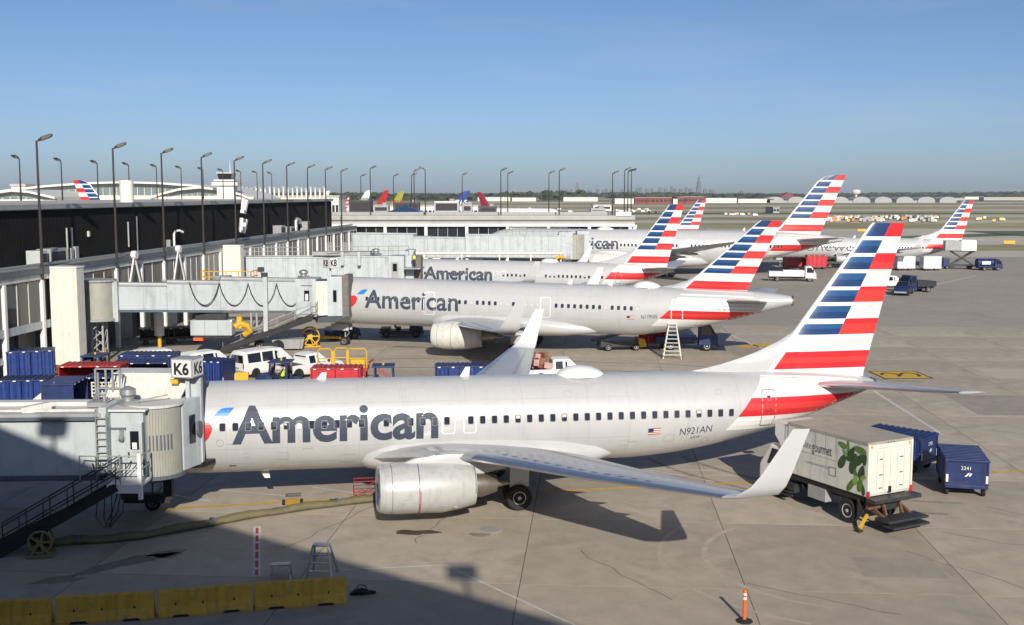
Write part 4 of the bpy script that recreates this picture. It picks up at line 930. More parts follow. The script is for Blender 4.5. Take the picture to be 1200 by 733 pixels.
# tyre marks, patched slabs
TYRE = mat('tyre_rubber_mark', (.27, .24, .195), .8, 0, .25, 3, dirt=((.36, .315, .25), 1.2, .9)); SCUFF = mat('pale_scuff', (.44, .385, .305), .85, 0, .15, 2, dirt=((.38, .33, .26), 1.0, .9)); PATCH = mat('patched_concrete', (.33, .29, .235), .85, 0, .14, 1.2, speck=.1, dirt=((.24, .21, .17), .6, .6)); PATCH2 = mat('pale_patched_concrete', (.47, .42, .34), .85, 0, .1, 1.2, speck=.1, dirt=((.3, .26, .21), .6, .6))
def arc(cx, cy, r, a0, a1, n=22): return [(cx + r * math.cos(R(a0 + (a1 - a0) * k / n)), cy + r * math.sin(R(a0 + (a1 - a0) * k / n))) for k in range(n + 1)]
for k, (P_, w, m) in enumerate(((arc(12.5, 40.5, 5.2, 130, 250), .22, SCUFF), (arc(12.5, 40.5, 6.9, 140, 245), .2, SCUFF), (arc(22, 62, 14, 200, 262), .28, TYRE), (arc(22, 62, 15.9, 200, 258), .28, TYRE), (arc(-2, 110, 30, 262, 320), .3, TYRE), (arc(-2, 110, 32, 264, 322), .3, TYRE), ([(-22, 90.5), (-6, 92.0), (12, 88.8), (30, 80)], .4, TYRE), ([(-22, 86.2), (-2, 87.2), (14, 84), (32, 74)], .4, TYRE))):
    lane('tyre_mark', P_, w, m, .0042)
for a, b, w, l, m in ((39.5, 9.8, 3.0, 2.2, PATCH), (33.6, 15.2, 4.2, 1.4, PATCH2), (46.9 + 4, 26, 2.4, 5, PATCH), (58, 33, 7.4, 3.2, PATCH2), (70, 24, 7.0, 7.0, PATCH), (84, 30, 6.8, 5, PATCH2), (94, 12, 5, 7, PATCH)):
    c = [AB(a, b), AB(a, b + w), AB(a + l, b + w), AB(a + l, b)]; sheet('patched_slab', [(p.x, p.y) for p in c], .0028, m)

CRACK = mat('crack', (.13, .115, .095), .9, 0, .2, 3)
rk_ = random.Random(12)
for a, b, n in (((15.2, 41.5), (19.3, 35.5), 9), ((17.5, 44), (22.5, 40.2), 8), ((21, 47.5), (26.5, 41), 9), ((8.2, 38.0), (12.8, 35.0), 8), ((-4.8, 50.2), (-9.0, 41.6), 10), ((2.5, 41.5), (5.5, 36.2), 8), ((24, 66), (33, 60), 9), ((-2.9, 46.0), (-3.9, 42.4), 6)):
    P_ = [(a[0] + (b[0] - a[0]) * k / n + rk_.uniform(-.16, .16), a[1] + (b[1] - a[1]) * k / n + rk_.uniform(-.16, .16)) for k in range(n + 1)]
    lane('pavement_crack', P_, .035, CRACK, .0035)
# ------------------------------------------------------------------ concourse on the left
F0 = Vector((-36.2, 86.0, 0)); FROT = math.atan2(AX.y, AX.x)
def FP(t, n, z=0.0):
    """t along the facade, n towards the apron"""
    p = F0 + AX * t + BX * n; return Vector((p.x, p.y, z))
con = thing('concourse', 'long two storey concourse on the left with black upper cladding and glazed gate rooms', 'building', F0, FROT)
def cl(t, n, z): return (t, -n, z)
def cbox(mb, t0, n0, z0, t1, n1, z1, mi=0): return mb.box(t0, -n1, z0, t1, -n0, z1, mi)
TL, TE_, DEP = -34.0, 104.0, 33.0
LZ, RZ, FZ = 8.0, 12.75, 3.6
mb = MB(); cbox(mb, TL, -DEP, 0, TE_ + 10, -1.5, LZ - .4); mb.build('undercroft', DARKWALL, con)
# black upper storey: corrugated cladding in panels
mb = MB(); cbox(mb, TL, -DEP + 2, LZ - .4, TE_, -2.35, RZ - .35); mb.build('upper_storey', BLACKMETAL, con)
def panel_mesh():
    mb = MB(); n = 24; w = 5.5 / n; prof = []
    for k in range(n):
        x = k * w; prof += [(x, 0), (x + w * .35, 0), (x + w * .5, .07), (x + w * .85, .07)]
    prof.append((5.5, 0)); V = [(x, -y, 0) for x, y in prof] + [(x, -y, RZ - .4 - LZ) for x, y in prof]; m = len(prof)
    mb.add(V, [(i, i + 1, m + i + 1, m + i) for i in range(m - 1)]); return mb.mesh('cladding_panel', BLACKMETAL, recalc=False)
pm = panel_mesh()
for k in range(25): link('cladding_panel', pm, con, cl(TL + k * 5.53, -2.3, LZ))
mb = MB()
cbox(mb, TL, -DEP, RZ - .35, TE_ + .15, -2.0, RZ); mb.build('roof', ROOFGREY, con, bevel=.04)
mb = MB(); cbox(mb, TL, -2.05, RZ - .30, TE_ + .2, -1.9, RZ + .10); mb.build('roof_edge', GREYBOX, con, bevel=.02)
# ledge over the gate rooms
mb = MB(); cbox(mb, TL, -2.3, LZ - .45, TE_ + 8.5, .25, LZ); mb.build('ledge', ROOFGREY, con, bevel=.04)
mb = MB(); cbox(mb, TL, .25, LZ - .42, TE_ + 8.5, .34, LZ + .06); mb.build('ledge_fascia', BRIDGE_DK, con)
mb = MB(); mb.cyl(cl(TL, -.4, LZ + .22), cl(TE_ + 8, -.4, LZ + .22), .13, n=10); mb.build('ledge_pipe', STEEL, con, smooth=.6)
mb = MB(); cbox(mb, TL, 0, LZ - .85, TE_ + 8.5, .22, LZ - .46); mb.build('head_beam', WHITE_OLD, con)
mb = MB(); cbox(mb, TL, -.1, FZ - .25, TE_ + 8.5, .2, FZ + .35); mb.build('floor_beam', BRIDGE, con)
mb = MB(); cbox(mb, TL, -1.4, 1.4, -3, .05, 1.75); mb.build('sill_rail', BRIDGE, con)
POLES = [-23.3, -12.2, -1.1, 12.3, 23.3, 34.4, 45.4, 56.7, 67.8, 78.9, 89.9, 100.8]
# columns at the poles and half way between, glass panes or taupe panels between them
colm = MB(); colm.box(-.17, -.2, 0, .17, .16, LZ - .86); colm = colm.mesh('column', WHITE, bevel=.03)
mulm = MB(); mulm.box(-.045, -.05, 0, .045, .05, LZ - .87 - FZ - .37); mulm = mulm.mesh('mullion', WHITE_OLD)
def pane(w, m):
    def f():
        q = MB(); q.box(0, -.03, 0, w, .03, LZ - .90 - FZ - .4); return q.mesh('window_pane' if m is PANEGLASS else 'wall_panel', m)
    return shared(('pane', round(w, 3), m.name), f)
xs_ = []
for a, b in zip(POLES, POLES[1:] + [TE_ + 8.5]):
    xs_ += [(a, b)]
for i, (a, b) in enumerate(xs_):
    link('column', colm, con, cl(a, .12, 0)); mid = (a + b) / 2; link('column', colm, con, cl(mid, .12, 0))
    for s0, s1, taupe in ((a, mid, i in (3, 4, 8, 9)), (mid, b, i in (3, 9, 10))):
        n = 2 if taupe else 3; w = (s1 - s0 - .5) / n
        for k in range(n):
            link('wall_panel' if taupe else 'window_pane', pane(w - .04, GREYPANEL if taupe else PANEGLASS), con, cl(s0 + .25 + k * w + .02, .06, FZ + .37))
            if k: link('mullion', mulm, con, cl(s0 + .25 + k * w, .09, FZ + .36))
# service core on the lower level: recessed bays and doors
for k in range(12):
    t0 = TL + 4 + k * 11.4; q = MB(); cbox(q, t0, -1.5, 0, t0 + 3.4, -1.38, 2.9); q.build('bay_door', GREYBOX if k % 2 else BRIDGE_DK, con)
    q = MB(); cbox(q, t0 + 5.0, -1.5, 0, t0 + 7.6, -1.3, 3.2); q.build('wall_panel', GREYPANEL, con)
# tall white stair boxes standing out of the facade
def px_t(x): k = (x - 600) / 1300; return (-36.2 - 86 * k) / (.9973 * k - .0732)
for x0, x1, n1, zt in ((52.5, 89.0, 2.45, 7.95), (258, 283, 2.35, 7.75)):
    t0 = px_t(x0); w = 1.3
    q = MB(); cbox(q, t0, .26, .35, t0 + w, n1, zt); o = q.build('stair_enclosure', CREAM, con, bevel=.05)
    q = MB(); cbox(q, t0 + .3, n1, .9, t0 + .36, n1 + .012, zt - .5); cbox(q, t0 + w * .55, n1, .9, t0 + w * .55 + .05, n1 + .012, zt - .5); q.build('panel_joint', BRIDGE, o)
    q = MB(); cbox(q, t0 - .04, .3, zt, t0 + w + .04, n1 + .04, zt + .12); q.build('cap', WHITE, o)
    q = MB(); cbox(q, t0 + w, .3, .4, t0 + w + .05, n1 - .2, zt - .2); q.build('shade_tinted_side', mat('shade_lilac_tint', (.36, .36, .42), .55), o)  # lilac colour stands for the shade on the box's less sunlit side
# inverted V braces against the facade
for x0 in (151, 203.5):
    t0 = px_t(x0); q = MB()
    q.bar(cl(t0, .5, LZ + .1), cl(t0 - 2.0, .5, FZ + .2), .13, mi=0); q.bar(cl(t0, .5, LZ + .1), cl(t0 + 2.0, .5, FZ + .2), .13); q.cyl(cl(t0, .3, LZ + .12), cl(t0, .75, LZ + .12), .38, n=14)
    q.build('facade_brace', WHITE, con)
# equipment on the black wall and the ledge
def ledge_item(name, t, w, d, h, m, n=-1.5, z=LZ, bevel=.05, parent=con):
    q = MB(); cbox(q, t - w / 2, n - d / 2, z, t + w / 2, n + d / 2, z + h); return q.build(name, m, parent, bevel=bevel)
for t, w, h, m in ((1.2, 1.1, 1.25, BRIDGE), (3.6, 2.6, 1.3, GREYBOX), (69, 2.2, 1.3, STEEL), (74, 2.0, 1.0, GREYBOX), (83, 1.4, 1.5, GREYBOX)):
    a = thing('air_conditioner', 'x', 'air conditioner', FP(t, -1.3, LZ), FROT, 'units on the concourse ledge')
    q = MB(); q.box(-w / 2, -.6, .12, w / 2, .6, h); q.build('casing', m, a, bevel=.05)
    q = MB(); q.box(-w / 2 + .12, -.615, .3, w / 2 - .12, -.60, h - .25); q.build('grille', BLACK, a)
    q = MB(); q.box(-w / 2 + .05, -.5, 0, -w / 2 + .25, .5, .12); q.box(w / 2 - .25, -.5, 0, w / 2 - .05, .5, .12); q.build('feet', DKSTEEL, a)
    a['label'] = {1.2: 'pale blue unit at the foot of the leftmost tall lamp pole on the ledge', 3.6: 'wide grey unit on the ledge right of the first tall lamp pole', 69: 'bright steel box on the ledge before the seventh lamp pole', 74: 'low grey unit on the ledge, right of a bright steel box', 83: 'tall grey unit on the ledge near the end of the black wall'}[t]
for t, z0, z1 in ((8.0, LZ, 10.8), (8.9, LZ, 10.8), (20.5, 8.6, 11.0), (22.5, LZ + .1, 11.5)):
    q = MB(); q.cyl(cl(t, -2.1, z0), cl(t, -2.1, z1), .09, n=8); q.build('wall_duct', STEEL, con)
ledge_item('wall_box', 8.0, .5, .5, 1.1, STEEL, -1.9); ledge_item('wall_box', 8.9, .6, .5, 1.2, GREYBOX, -1.9); ledge_item('wall_box', 12.2, .35, .15, .5, CREAM, -2.15, 9.9); ledge_item('wall_box', 30, .4, .4, .9, STEEL, -1.9)
q = MB(); q.tube([cl(31.6, -1.9, LZ), cl(31.6, -1.9, 9.4), cl(31.7, -1.75, 9.75), cl(32.1, -1.5, 9.8), cl(32.6, -1.3, 9.6)], .13, 8); q.build('gooseneck_vent', WHITE, con, smooth=.8)
q = MB(); q.tube([cl(80.0, -1.9, LZ), cl(80.0, -1.9, 9.6), cl(80.3, -1.8, 9.9), cl(80.8, -1.6, 9.8), cl(81, -1.5, 9.3)], .3, 8); q.build('gooseneck_vent', STEEL, con, smooth=.8)
for t, z in ((48.3, 10.0), (48.8, 12.3)):
    q = MB(); q.box(-.28, -.3, 0, .28, .3, 1.7); q.build('dish_panel', WHITE, con, cl(t, .1, z - 1), (R(10), R(12), 0), bevel=.04)
q = MB(); q.cyl(cl(36.5, -9, RZ), cl(36.5, -9, RZ + 2.4), .75, n=20); q.build('roof_stack', CREAM, con, smooth=.6)

# lamp poles -----------------------------------------------------------------
def lamp_pole(x, y, z0, z1, rz, tall=True):
    t = thing('lamp_pole', 'x', 'lamp pole', (x, y, z0), rz, 'floodlight poles along the concourse')
    q = MB(); q.cyl((0, 0, 0), (0, 0, z1 - z0), .125, .075, n=10); q.build('pole', POLE, t, smooth=.6)
    q = MB(); q.bar((0, 0, z1 - z0 - .1), (.5, 0, z1 - z0 + .15), .1); q.build('arm', POLE, t)
    q = MB(); ring = lambda x0, h, w, zc: [(x0, -w, zc), (x0, w, zc), (x0, w * .8, zc + h), (x0, -w * .8, zc + h)]
    q.loft([ring(.12, .14, .16, z1 - z0 - .05), ring(.4, .30, .30, z1 - z0 - .0), ring(.95, .28, .32, z1 - z0 + .22), ring(1.15, .14, .26, z1 - z0 + .36)]); hd = q.build('lamp_head', POLE, t, bevel=.03)
    q = MB(); q.quad((.42, -.26, z1 - z0 - .012), (.42, .26, z1 - z0 - .012), (.93, .28, z1 - z0 + .195), (.93, -.28, z1 - z0 + .195)); q.build('lamp_lens', LENS, hd)
    return t
ordn = ['first', 'second', 'third', 'fourth', 'fifth', 'sixth', 'seventh', 'eighth', 'ninth', 'tenth', 'eleventh', 'twelfth', 'thirteenth', 'fourteenth']
for k, t in enumerate(POLES[2:]):
    p = FP(t, .28); o = lamp_pole(p.x, p.y, LZ - .9, 17.7 - .03 * k, R(18) + AROT)
    o['label'] = '%s tall lamp pole from the left on the concourse ledge, its head turned right' % ordn[k]
    if k == 4:
        for zz, a in ((2.3, 20), (4.6, -8)):
            q = MB(); q.box(.15, -.2, zz, .5, .2, zz + 1.5); q.build('antenna_panel', WHITE, o, rot=(0, R(6), R(a)), bevel=.04)
for k in range(11):
    p = FP(59.3 + 11.55 * k, -33.2); o = lamp_pole(p.x, p.y, RZ - .4 if 59.3 + 11.55 * k < TE_ else 9.5, 18.3, math.pi - R(20))
    o['label'] = '%s lamp pole from the left behind the concourse roof, head turned left' % ordn[k]

# cross wing at the end of the concourse ----------------------------------------
WY0 = 202.0
wing_b = thing('end_pier', 'low pier with white window frames closing the far end of the concourse', 'building', (-31.0, WY0, 0), 0)
W_ = 53.0
mb = MB(); mb.box(-10, .6, 0, W_, 30, 8.3); mb.build('core', DARKWALL, wing_b)
mb = MB(); mb.box(-12, -.5, 8.3, W_ + .3, 31, 9.75); mb.build('roof', ROOFGREY, wing_b, bevel=.05)
mb = MB(); mb.box(-12, -.62, 8.75, W_ + .35, -.5, 9.0); mb.build('gutter_line', BRIDGE_DK, wing_b)
mb = MB(); mb.box(-12, -.75, 7.75, W_ + .2, .55, 8.28); mb.build('head_beam', WHITE, wing_b, bevel=.04)
mb = MB(); mb.box(-12, -.2, 3.3, W_ + .2, .55, 4.9); mb.build('sill_wall', WHITE_OLD, wing_b)
fm = MB(); fm.box(-.28, -.6, 0, .28, .5, 7.74); fm = fm.mesh('column', WHITE, bevel=.03)
pw = MB(); pw.box(0, -.03, 0, 1.72, .03, 2.78); pw = pw.mesh('window_pane', PANEGLASS)
ml = MB(); ml.box(-.04, -.08, 0, .04, .08, 2.8); ml = ml.mesh('mullion', STEEL)
for k in range(8):
    x0 = 1.0 + k * 7.4; link('column', fm, wing_b, (x0 - .4, 0, 0))
    if k == 4: q = MB(); q.box(x0, -.15, 4.9, x0 + 3, .4, 7.74); q.build('wall_panel', CREAM, wing_b)
    for j in range(4):
        if k == 4 and j < 2 or x0 + j * 1.77 + 1.7 > W_: continue
        link('window_pane', pw, wing_b, (x0 + j * 1.77, .1, 4.93)); link('mullion', ml, wing_b, (x0 + j * 1.77 + 1.74, .05, 4.92))
for x0, w, h, m in ((8, 4, 2.6, BLACK), (13.2, 1.3, 2.3, GREYBOX), (15.4, 1.0, 2.2, BRIDGE_DK), (18, 2.2, 3.0, BLACK), (24, 6, 2.9, BLACK), (33, 6, 2.9, BLACK)):
    q = MB(); q.box(x0, .3, 0, x0 + w, .62, h); q.build('door_opening', m, wing_b)
for x0, x1 in ((3, 7.6), (12.3, 13.1), (16.5, 17.9)): q = MB(); q.box(x0, .25, 0, x1, .6, 3.2); q.build('wall_pier', CREAM, wing_b)
q = MB(); V = [(6, 8, 9.76), (15, 8, 9.76), (15, 17, 9.76), (6, 17, 9.76), (10.5, 12.5, 11.4)]; q.add(V, [(0, 1, 4), (1, 2, 4), (2, 3, 4), (3, 0, 4)]); q.build('skylight', mat('skylight_blue_glass', (.03, .07, .15), .2), wing_b)
q = MB(); q.box(-12, 4, 9.76, W_ - 4, 4.1, 10.3); q.build('parapet_rail', GREYBOX, wing_b)
q = MB(); q.box(W_ - 3.2, -.5, 9.6, W_ - .4, 3, 10.4); q.build('end_wall', WHITE, wing_b)
q = MB(); q.box(W_ - 1.6, .2, 9.6, W_ - .6, 1.2, 13.0); q.build('end_flag_post', CREAM, wing_b, rot=(0, R(4), 0))
# lamp poles of the pier and beyond, given by where they stand
pier = [(435, 198, 205, .4), (486, 201, 215, .2), (499, 199, 203, -.2), (542, 205.5, 240, .3), (483, 206, 225, .2), (424, 207, 235, .1), (462, 207, 235, .1), (587, 200.5, 203, .3), (595, 204, 228, .3), (643, 203.5, 228, .2), (655, 200.5, 203, .1), (717, 204, 203, .1), (731, 200, 203, .1), (735, 202, 215, .6), (739, 201, 222, .6)]
for k, (x, y, Y, a) in enumerate(pier):
    X = (x - 600) / 1300 * Y; z1 = 13.7 + (227.2 - y) / 1300 * Y; o = lamp_pole(X, Y, 9.7, z1, a if a >= 0 else math.pi)
    o['group'] = 'floodlight poles on the end pier'
    o['label'] = ('%s lamp pole from the left on the roof of the end pier' % ordn[[q_[0] for q_ in sorted(pier)].index(x)]) if k < 14 else 'rightmost lamp pole on the roof of the end pier'
# ------------------------------------------------------------------ jet bridges
class Rig:
    """thing whose parts are given in world coordinates"""
    def __init__(s, name, label, cat, loc, group=None):
        s.o = thing(name, label, cat, loc, 0, group); s.L = Vector(loc)
    def w(s, *p): return Vector(p) - s.L
    def build(s, mb, name, m, parent=None, smooth=None, bevel=0):
        mb.v = [tuple(Vector(p) - s.L) for p in mb.v]
        return mb.build(name, m, parent or s.o, smooth=smooth, bevel=bevel)
def frame_of(p0, p1):
    d = Vector(p1) - Vector(p0); a = d.normalized(); n = Vector((a.y, -a.x, 0)).normalized(); return a, n      # n: right of travel
def tunnel(rig, p0, p1, w, h, m=BRIDGE, corr=False, name='tunnel'):
    """p0, p1: floor centre at both ends"""
    p0, p1 = Vector(p0), Vector(p1); a, n = frame_of(p0, p1); Z = Vector((0, 0, 1)); L = (p1 - p0).length
    mb = MB(); hw = w / 2
    P = lambda t, y, z: p0 + a * t + n * y + Z * z
    mb.loft([[P(t, -hw, 0), P(t, hw, 0), P(t, hw, h), P(t, -hw, h)] for t in (0, L)]); o = rig.build(mb, name, m, bevel=.03)
    par = o
    if corr:
        k = max(4, int(L / 1.15)); 
        for sg in (-1, 1):
            for i in range(k):
                c = MB(); t0 = L * (i + .06) / k; t1 = L * (i + .94) / k
                c.loft([[P(t0, sg * hw, z), P(t0 + .07, sg * (hw + .07), z), P(t1 - .07, sg * (hw + .07), z), P(t1, sg * hw, z)] for z in (.12, h - .1)])
                rig.build(c, 'wall_panel', m, par)
    else:
        k = max(2, int(L / 4.2))
        for i in range(1, k):
            c = MB(); t = L * i / k; c.loft([[P(t - .02, hw + .012, z), P(t + .02, hw + .012, z), P(t + .02, hw, z), P(t - .02, hw, z)] for z in (.05, h - .05)]); rig.build(c, 'wall_seam', GREYBOX, par)
    for sg in (-1, 1):
        c = MB(); c.bar(P(0, sg * (hw + .04), .06), P(L, sg * (hw + .04), .06), .14, .2); rig.build(c, 'bottom_rail', BRIDGE_DK if not corr else GREYBOX, par)
        c = MB(); c.bar(P(0, sg * (hw + .02), h + .04), P(L, sg * (hw + .02), h + .04), .16, .14); rig.build(c, 'roof_rail', m if corr else GREYBOX, par)
    c = MB(); c.loft([[P(t, -hw + .12, h), P(t, hw - .12, h), P(t, hw - .12, h + .035), P(t, -hw + .12, h + .035)] for t in (.02, L - .02)]); rig.build(c, 'roof_sheet', BRIDGE_ROOF, par)
    return o, P, L
def railing(rig, pts, h=1.05, m=STEEL, r=.03, name='railing', posts=True, parent=None):
    mb = MB(); pts = [Vector(p) for p in pts]; up = Vector((0, 0, 1))
    for f in (1.0, .52): mb.tube([p + up * h * f for p in pts], r, 6)
    for a, b in zip(pts, pts[1:]):
        k = max(1, int((b - a).length / 1.1))
        for i in range(k + 1): q = a + (b - a) * i / k; mb.cyl(q, q + up * h, r, n=6)
    return rig.build(mb, name, m, parent)
def stair(rig, top, bot, w, m=DKSTEEL, rail=STEEL, side=True, name='stair'):
    top, bot = Vector(top), Vector(bot); d = bot - top; a = Vector((d.x, d.y, 0)).normalized(); n = Vector((a.y, -a.x, 0)); k = max(6, int(abs(d.z) / .2))
    st = MB()
    for sg in (-1, 1): st.bar(top + n * sg * w / 2, bot + n * sg * w / 2, .07, .32)
    o = rig.build(st, name, m)
    for i in range(1, k):
        c = top + d * i / k; q = MB(); q.bar(c - n * (w / 2 - .03), c + n * (w / 2 - .03), .26, .04, up=(0, 0, 1)); rig.build(q, 'tread', m, o)
    for sg in (-1, 1):
        r = MB(); up = Vector((0, 0, 1))
        for f in (1.0, .5): r.tube([top + n * sg * w / 2 + up * f, bot + n * sg * w / 2 + up * f], .03, 6)
        for i in range(6): c = top + d * i / 5 + n * sg * w / 2; r.cyl(c, c + up, .025, n=6)
        rig.build(r, 'handrail', rail, o)
    return o
def gate_sign(rig, pos, s, h, rz, word):
    """square illuminated box on a post with the gate number on its faces"""
    x, y, z = pos; M = Matrix.Translation(Vector(pos)) @ Matrix.Rotation(rz, 4, 'Z')
    mb = MB(); mb.box(-s / 2, -s / 2, 0, s / 2, s / 2, h); mb.xform(M); o = rig.build(mb, 'gate_sign', GREYBOX, bevel=.03)
    for k in range(4):
        Q = M @ Matrix.Rotation(k * math.pi / 2, 4, 'Z'); f = MB(); e = .06
        f.box(-s / 2 + e, -s / 2 - .012, e, s / 2 - e, -s / 2 + .01, h - e); f.xform(Q); rig.build(f, 'sign_face', WHITE, o)
        V, F, w, hh = text2d(word, 0, .035); sy = (h * .62) / hh; sx = (s * .70) / w; t = MB()
        t.add([Q @ Vector((-s * .35 + a * sx, -s / 2 - .018, h * .19 + b * sy)) for a, b in V], F); t.v = [tuple(Vector(p) - rig.L) for p in t.v]
        t.build('sign_lettering', BLACK, o, recalc=False)
    p = MB(); p.bar((x, y, z - 1.0), (x, y, z + .02), .16); rig.build(p, 'sign_post', BRIDGE, o); return o
def festoon(rig, P, L, t0, t1, n, y, z, sag, name='festoon_cable'):
    for dz in (0, .10):
        pts = []
        for k in range(n * 10 + 1):
            u = k / 10; f = u - math.floor(u); pts.append(P(t0 + (t1 - t0) * k / (n * 10), y + .03, z - dz * 1.6 - sag * (1 - dz) * (1 - (2 * f - 1) ** 2) ** .8))
        mb = MB(); mb.tube(pts, .035, 5); rig.build(mb, name, BLACK)
def curtain_arc(rig, c, r, a0, a1, z0, z1, n=16, m=CURTAIN):
    o = None
    for k in range(n):
        t0, t1 = R(a0 + (a1 - a0) * (k + .04) / n), R(a0 + (a1 - a0) * (k + .96) / n); q = MB()
        q.loft([[(c[0] + r * math.cos(t0), c[1] + r * math.sin(t0), z), (c[0] + r * math.cos(t1), c[1] + r * math.sin(t1), z), (c[0] + (r - .05) * math.cos(t1), c[1] + (r - .05) * math.sin(t1), z), (c[0] + (r - .05) * math.cos(t0), c[1] + (r - .05) * math.sin(t0), z)] for z in (z0, z1)])
        rig.build(q, 'curtain_slat', m)
    q = MB(); q.cyl((c[0], c[1], z0), (c[0], c[1], z1), r - .06, n=24); rig.build(q, 'rotunda_core', BRIDGE_DK)
def mushroom(rig, x, y, z, r=.3):
    q = MB(); q.cyl((x, y, z), (x, y, z + .22), r * 1.35, n=4); q.cyl((x, y, z + .22), (x, y, z + .36), r * .7, n=16); q.cyl((x, y, z + .36), (x, y, z + .46), r * .7, r, n=16); q.cyl((x, y, z + .46), (x, y, z + .66), r, r * .95, n=16); q.cyl((x, y, z + .66), (x, y, z + .78), r * .95, r * .3, n=16)
    rig.build(q, 'roof_vent', STEEL, smooth=.5)
def bellows(rig, pts_in, pts_out, n=9, m=BELLOWS):
    """pleated sleeve between two loops"""
    rings = []
    for k in range(n + 1):
        u = k / n; s_ = .10 if k % 2 else 0.0; ring = []
        for i, (a, b) in enumerate(zip(pts_in, pts_out)):
            p = Vector(a) * (1 - u) + Vector(b) * u; c = sum((Vector(q) for q in pts_in), Vector()) / len(pts_in); d = (p - c); d.normalize(); ring.append(p + d * s_)
        rings.append(ring)
    mb = MB(); mb.loft(rings, closed=False, cap=False); return rig.build(mb, 'bellows', m)

# --- K6, in the foreground ---
b1 = Rig('jet_bridge', 'large pale blue jet bridge at gate K6 in the left foreground, its sign on top', 'jet bridge', (-15.6, 46.4, 0), 'jet bridges')
o1, P1, L1 = tunnel(b1, (-37.0, 42.3, 2.75), (-16.05, 43.85, 2.62), 2.9, 2.5)
# raised larger outer tunnel section at the left
c = MB(); c.bar(P1(2, 1.62, 2.42), P1(L1 - .2, 1.62, 2.42), .10, .12); b1.build(c, 'cable_tray', BRIDGE_DK)
c = MB(); c.bar(P1(4, .9, 2.62), P1(L1 - .4, .9, 2.62), .10, .10); b1.build(c, 'roof_conduit', WHITE_OLD)
c = MB(); c.bar(P1(4, -.6, 2.62), P1(L1 - .4, -.6, 2.62), .3, .16); b1.build(c, 'roof_duct', BRIDGE_ROOF)
c = MB(); c.prism([P1(L1 - 6.2, .8, 2.55), P1(L1 - 4.9, .8, 2.55), P1(L1 - 4.9, .8, 3.3)], (0, .06, 0)); b1.build(c, 'roof_fin_plate', CREAM)
c = MB(); c.bar(P1(L1 - 3.2, .9, 2.6), P1(L1 - 2.2, .5, 2.75), .35, .3); b1.build(c, 'roof_equipment', WHITE_OLD)
# lift column and service wall, door, platform
c = MB(); c.box(-16.05, 42.35, 2.5, -15.75, 44.9, 5.45); b1.build(c, 'tunnel_portal', BRIDGE, bevel=.03)
c = MB(); c.box(-15.74, 42.75, 2.55, -14.45, 45.6, 5.22); svc = b1.build(c, 'service_cabin', BRIDGE, bevel=.04)
c = MB(); c.box(-15.72, 42.72, 2.6, -15.15, 42.75, 4.5); b1.build(c, 'wall_panel', BRIDGE, svc)
c = MB(); c.box(-15.76, 42.70, 4.5, -15.12, 42.75, 4.58); b1.build(c, 'panel_trim', BRIDGE_DK, svc)
d_ = MB(); d_.box(-15.1, 42.69, 2.72, -14.5, 42.75, 4.75); dr = b1.build(d_, 'door', BRIDGE, bevel=.012)
d_ = MB(); d_.box(-14.96, 42.675, 3.72, -14.62, 42.695, 4.45); b1.build(d_, 'door_window', GLASS, dr)
d_ = MB(); d_.box(-14.88, 42.66, 3.74, -14.70, 42.674, 4.0); b1.build(d_, 'notice_sheet', WHITE, dr)
d_ = MB(); d_.box(-15.06, 42.66, 3.4, -15.0, 42.7, 3.62); b1.build(d_, 'door_handle', DKSTEEL, dr)
d_ = MB(); d_.box(-14.47, 42.66, 2.72, -14.42, 42.75, 4.8); b1.build(d_, 'door_post', BRIDGE_DK, svc)
d_ = MB(); d_.box(-15.35, 42.60, 4.25, -15.2, 42.74, 4.5); d_.cyl((-15.27, 42.62, 4.25), (-15.27, 42.5, 4.12), .10, n=10); b1.build(d_, 'wall_lamp', STEEL, svc)
d_ = MB(); d_.box(-15.42, 42.73, 3.95, -15.2, 42.745, 4.08); b1.build(d_, 'small_plate', GREYBOX, svc)
c = MB(); c.box(-15.8, 42.6, 5.22, -14.3, 45.7, 5.32); b1.build(c, 'cabin_roof', BRIDGE_ROOF, bevel=.03)
mushroom(b1, -15.3, 43.6, 5.30, .32)
c = MB(); c.bar((-15.0, 43.7, 5.45), (-13.9, 44.2, 5.62), .05); b1.build(c, 'roof_strut', STEEL)
c = MB(); c.box(-15.5, 41.55, 2.5, -14.2, 42.68, 2.62); pf = b1.build(c, 'platform', BRIDGE_ROOF, bevel=.015)
c = MB(); c.box(-15.52, 41.5, 2.28, -14.18, 41.545, 2.62); b1.build(c, 'platform_edge', WHITE, pf)
railing(b1, [(-15.0, 41.55, 2.62), (-14.2, 41.55, 2.62), (-14.2, 42.6, 2.62)], 1.1, STEEL, .028, parent=pf)
c = MB(); c.box(-14.30, 41.45, 2.05, -14.16, 41.6, 3.85); b1.build(c, 'platform_post', WHITE, pf)
railing(b1, [(-16.55, 41.6, 2.62), (-15.9, 41.55, 2.62), (-15.0, 41.55, 2.62)], 1.1, STEEL, .025, parent=pf)
for k, (xx, sg) in enumerate(((-15.9, .5), (-15.4, .35), (-15.1, .6))):
    c = MB(); c.tube([(-16.3 + k * .2, 42.2, 3.3), (xx - .2, 42.0, 3.0 - sg * .4), (xx, 42.3, 2.75), (xx + .4, 42.4, 3.1), (xx + .5, 42.55, 3.3)], .022, 5); b1.build(c, 'loose_cable', BLACK)
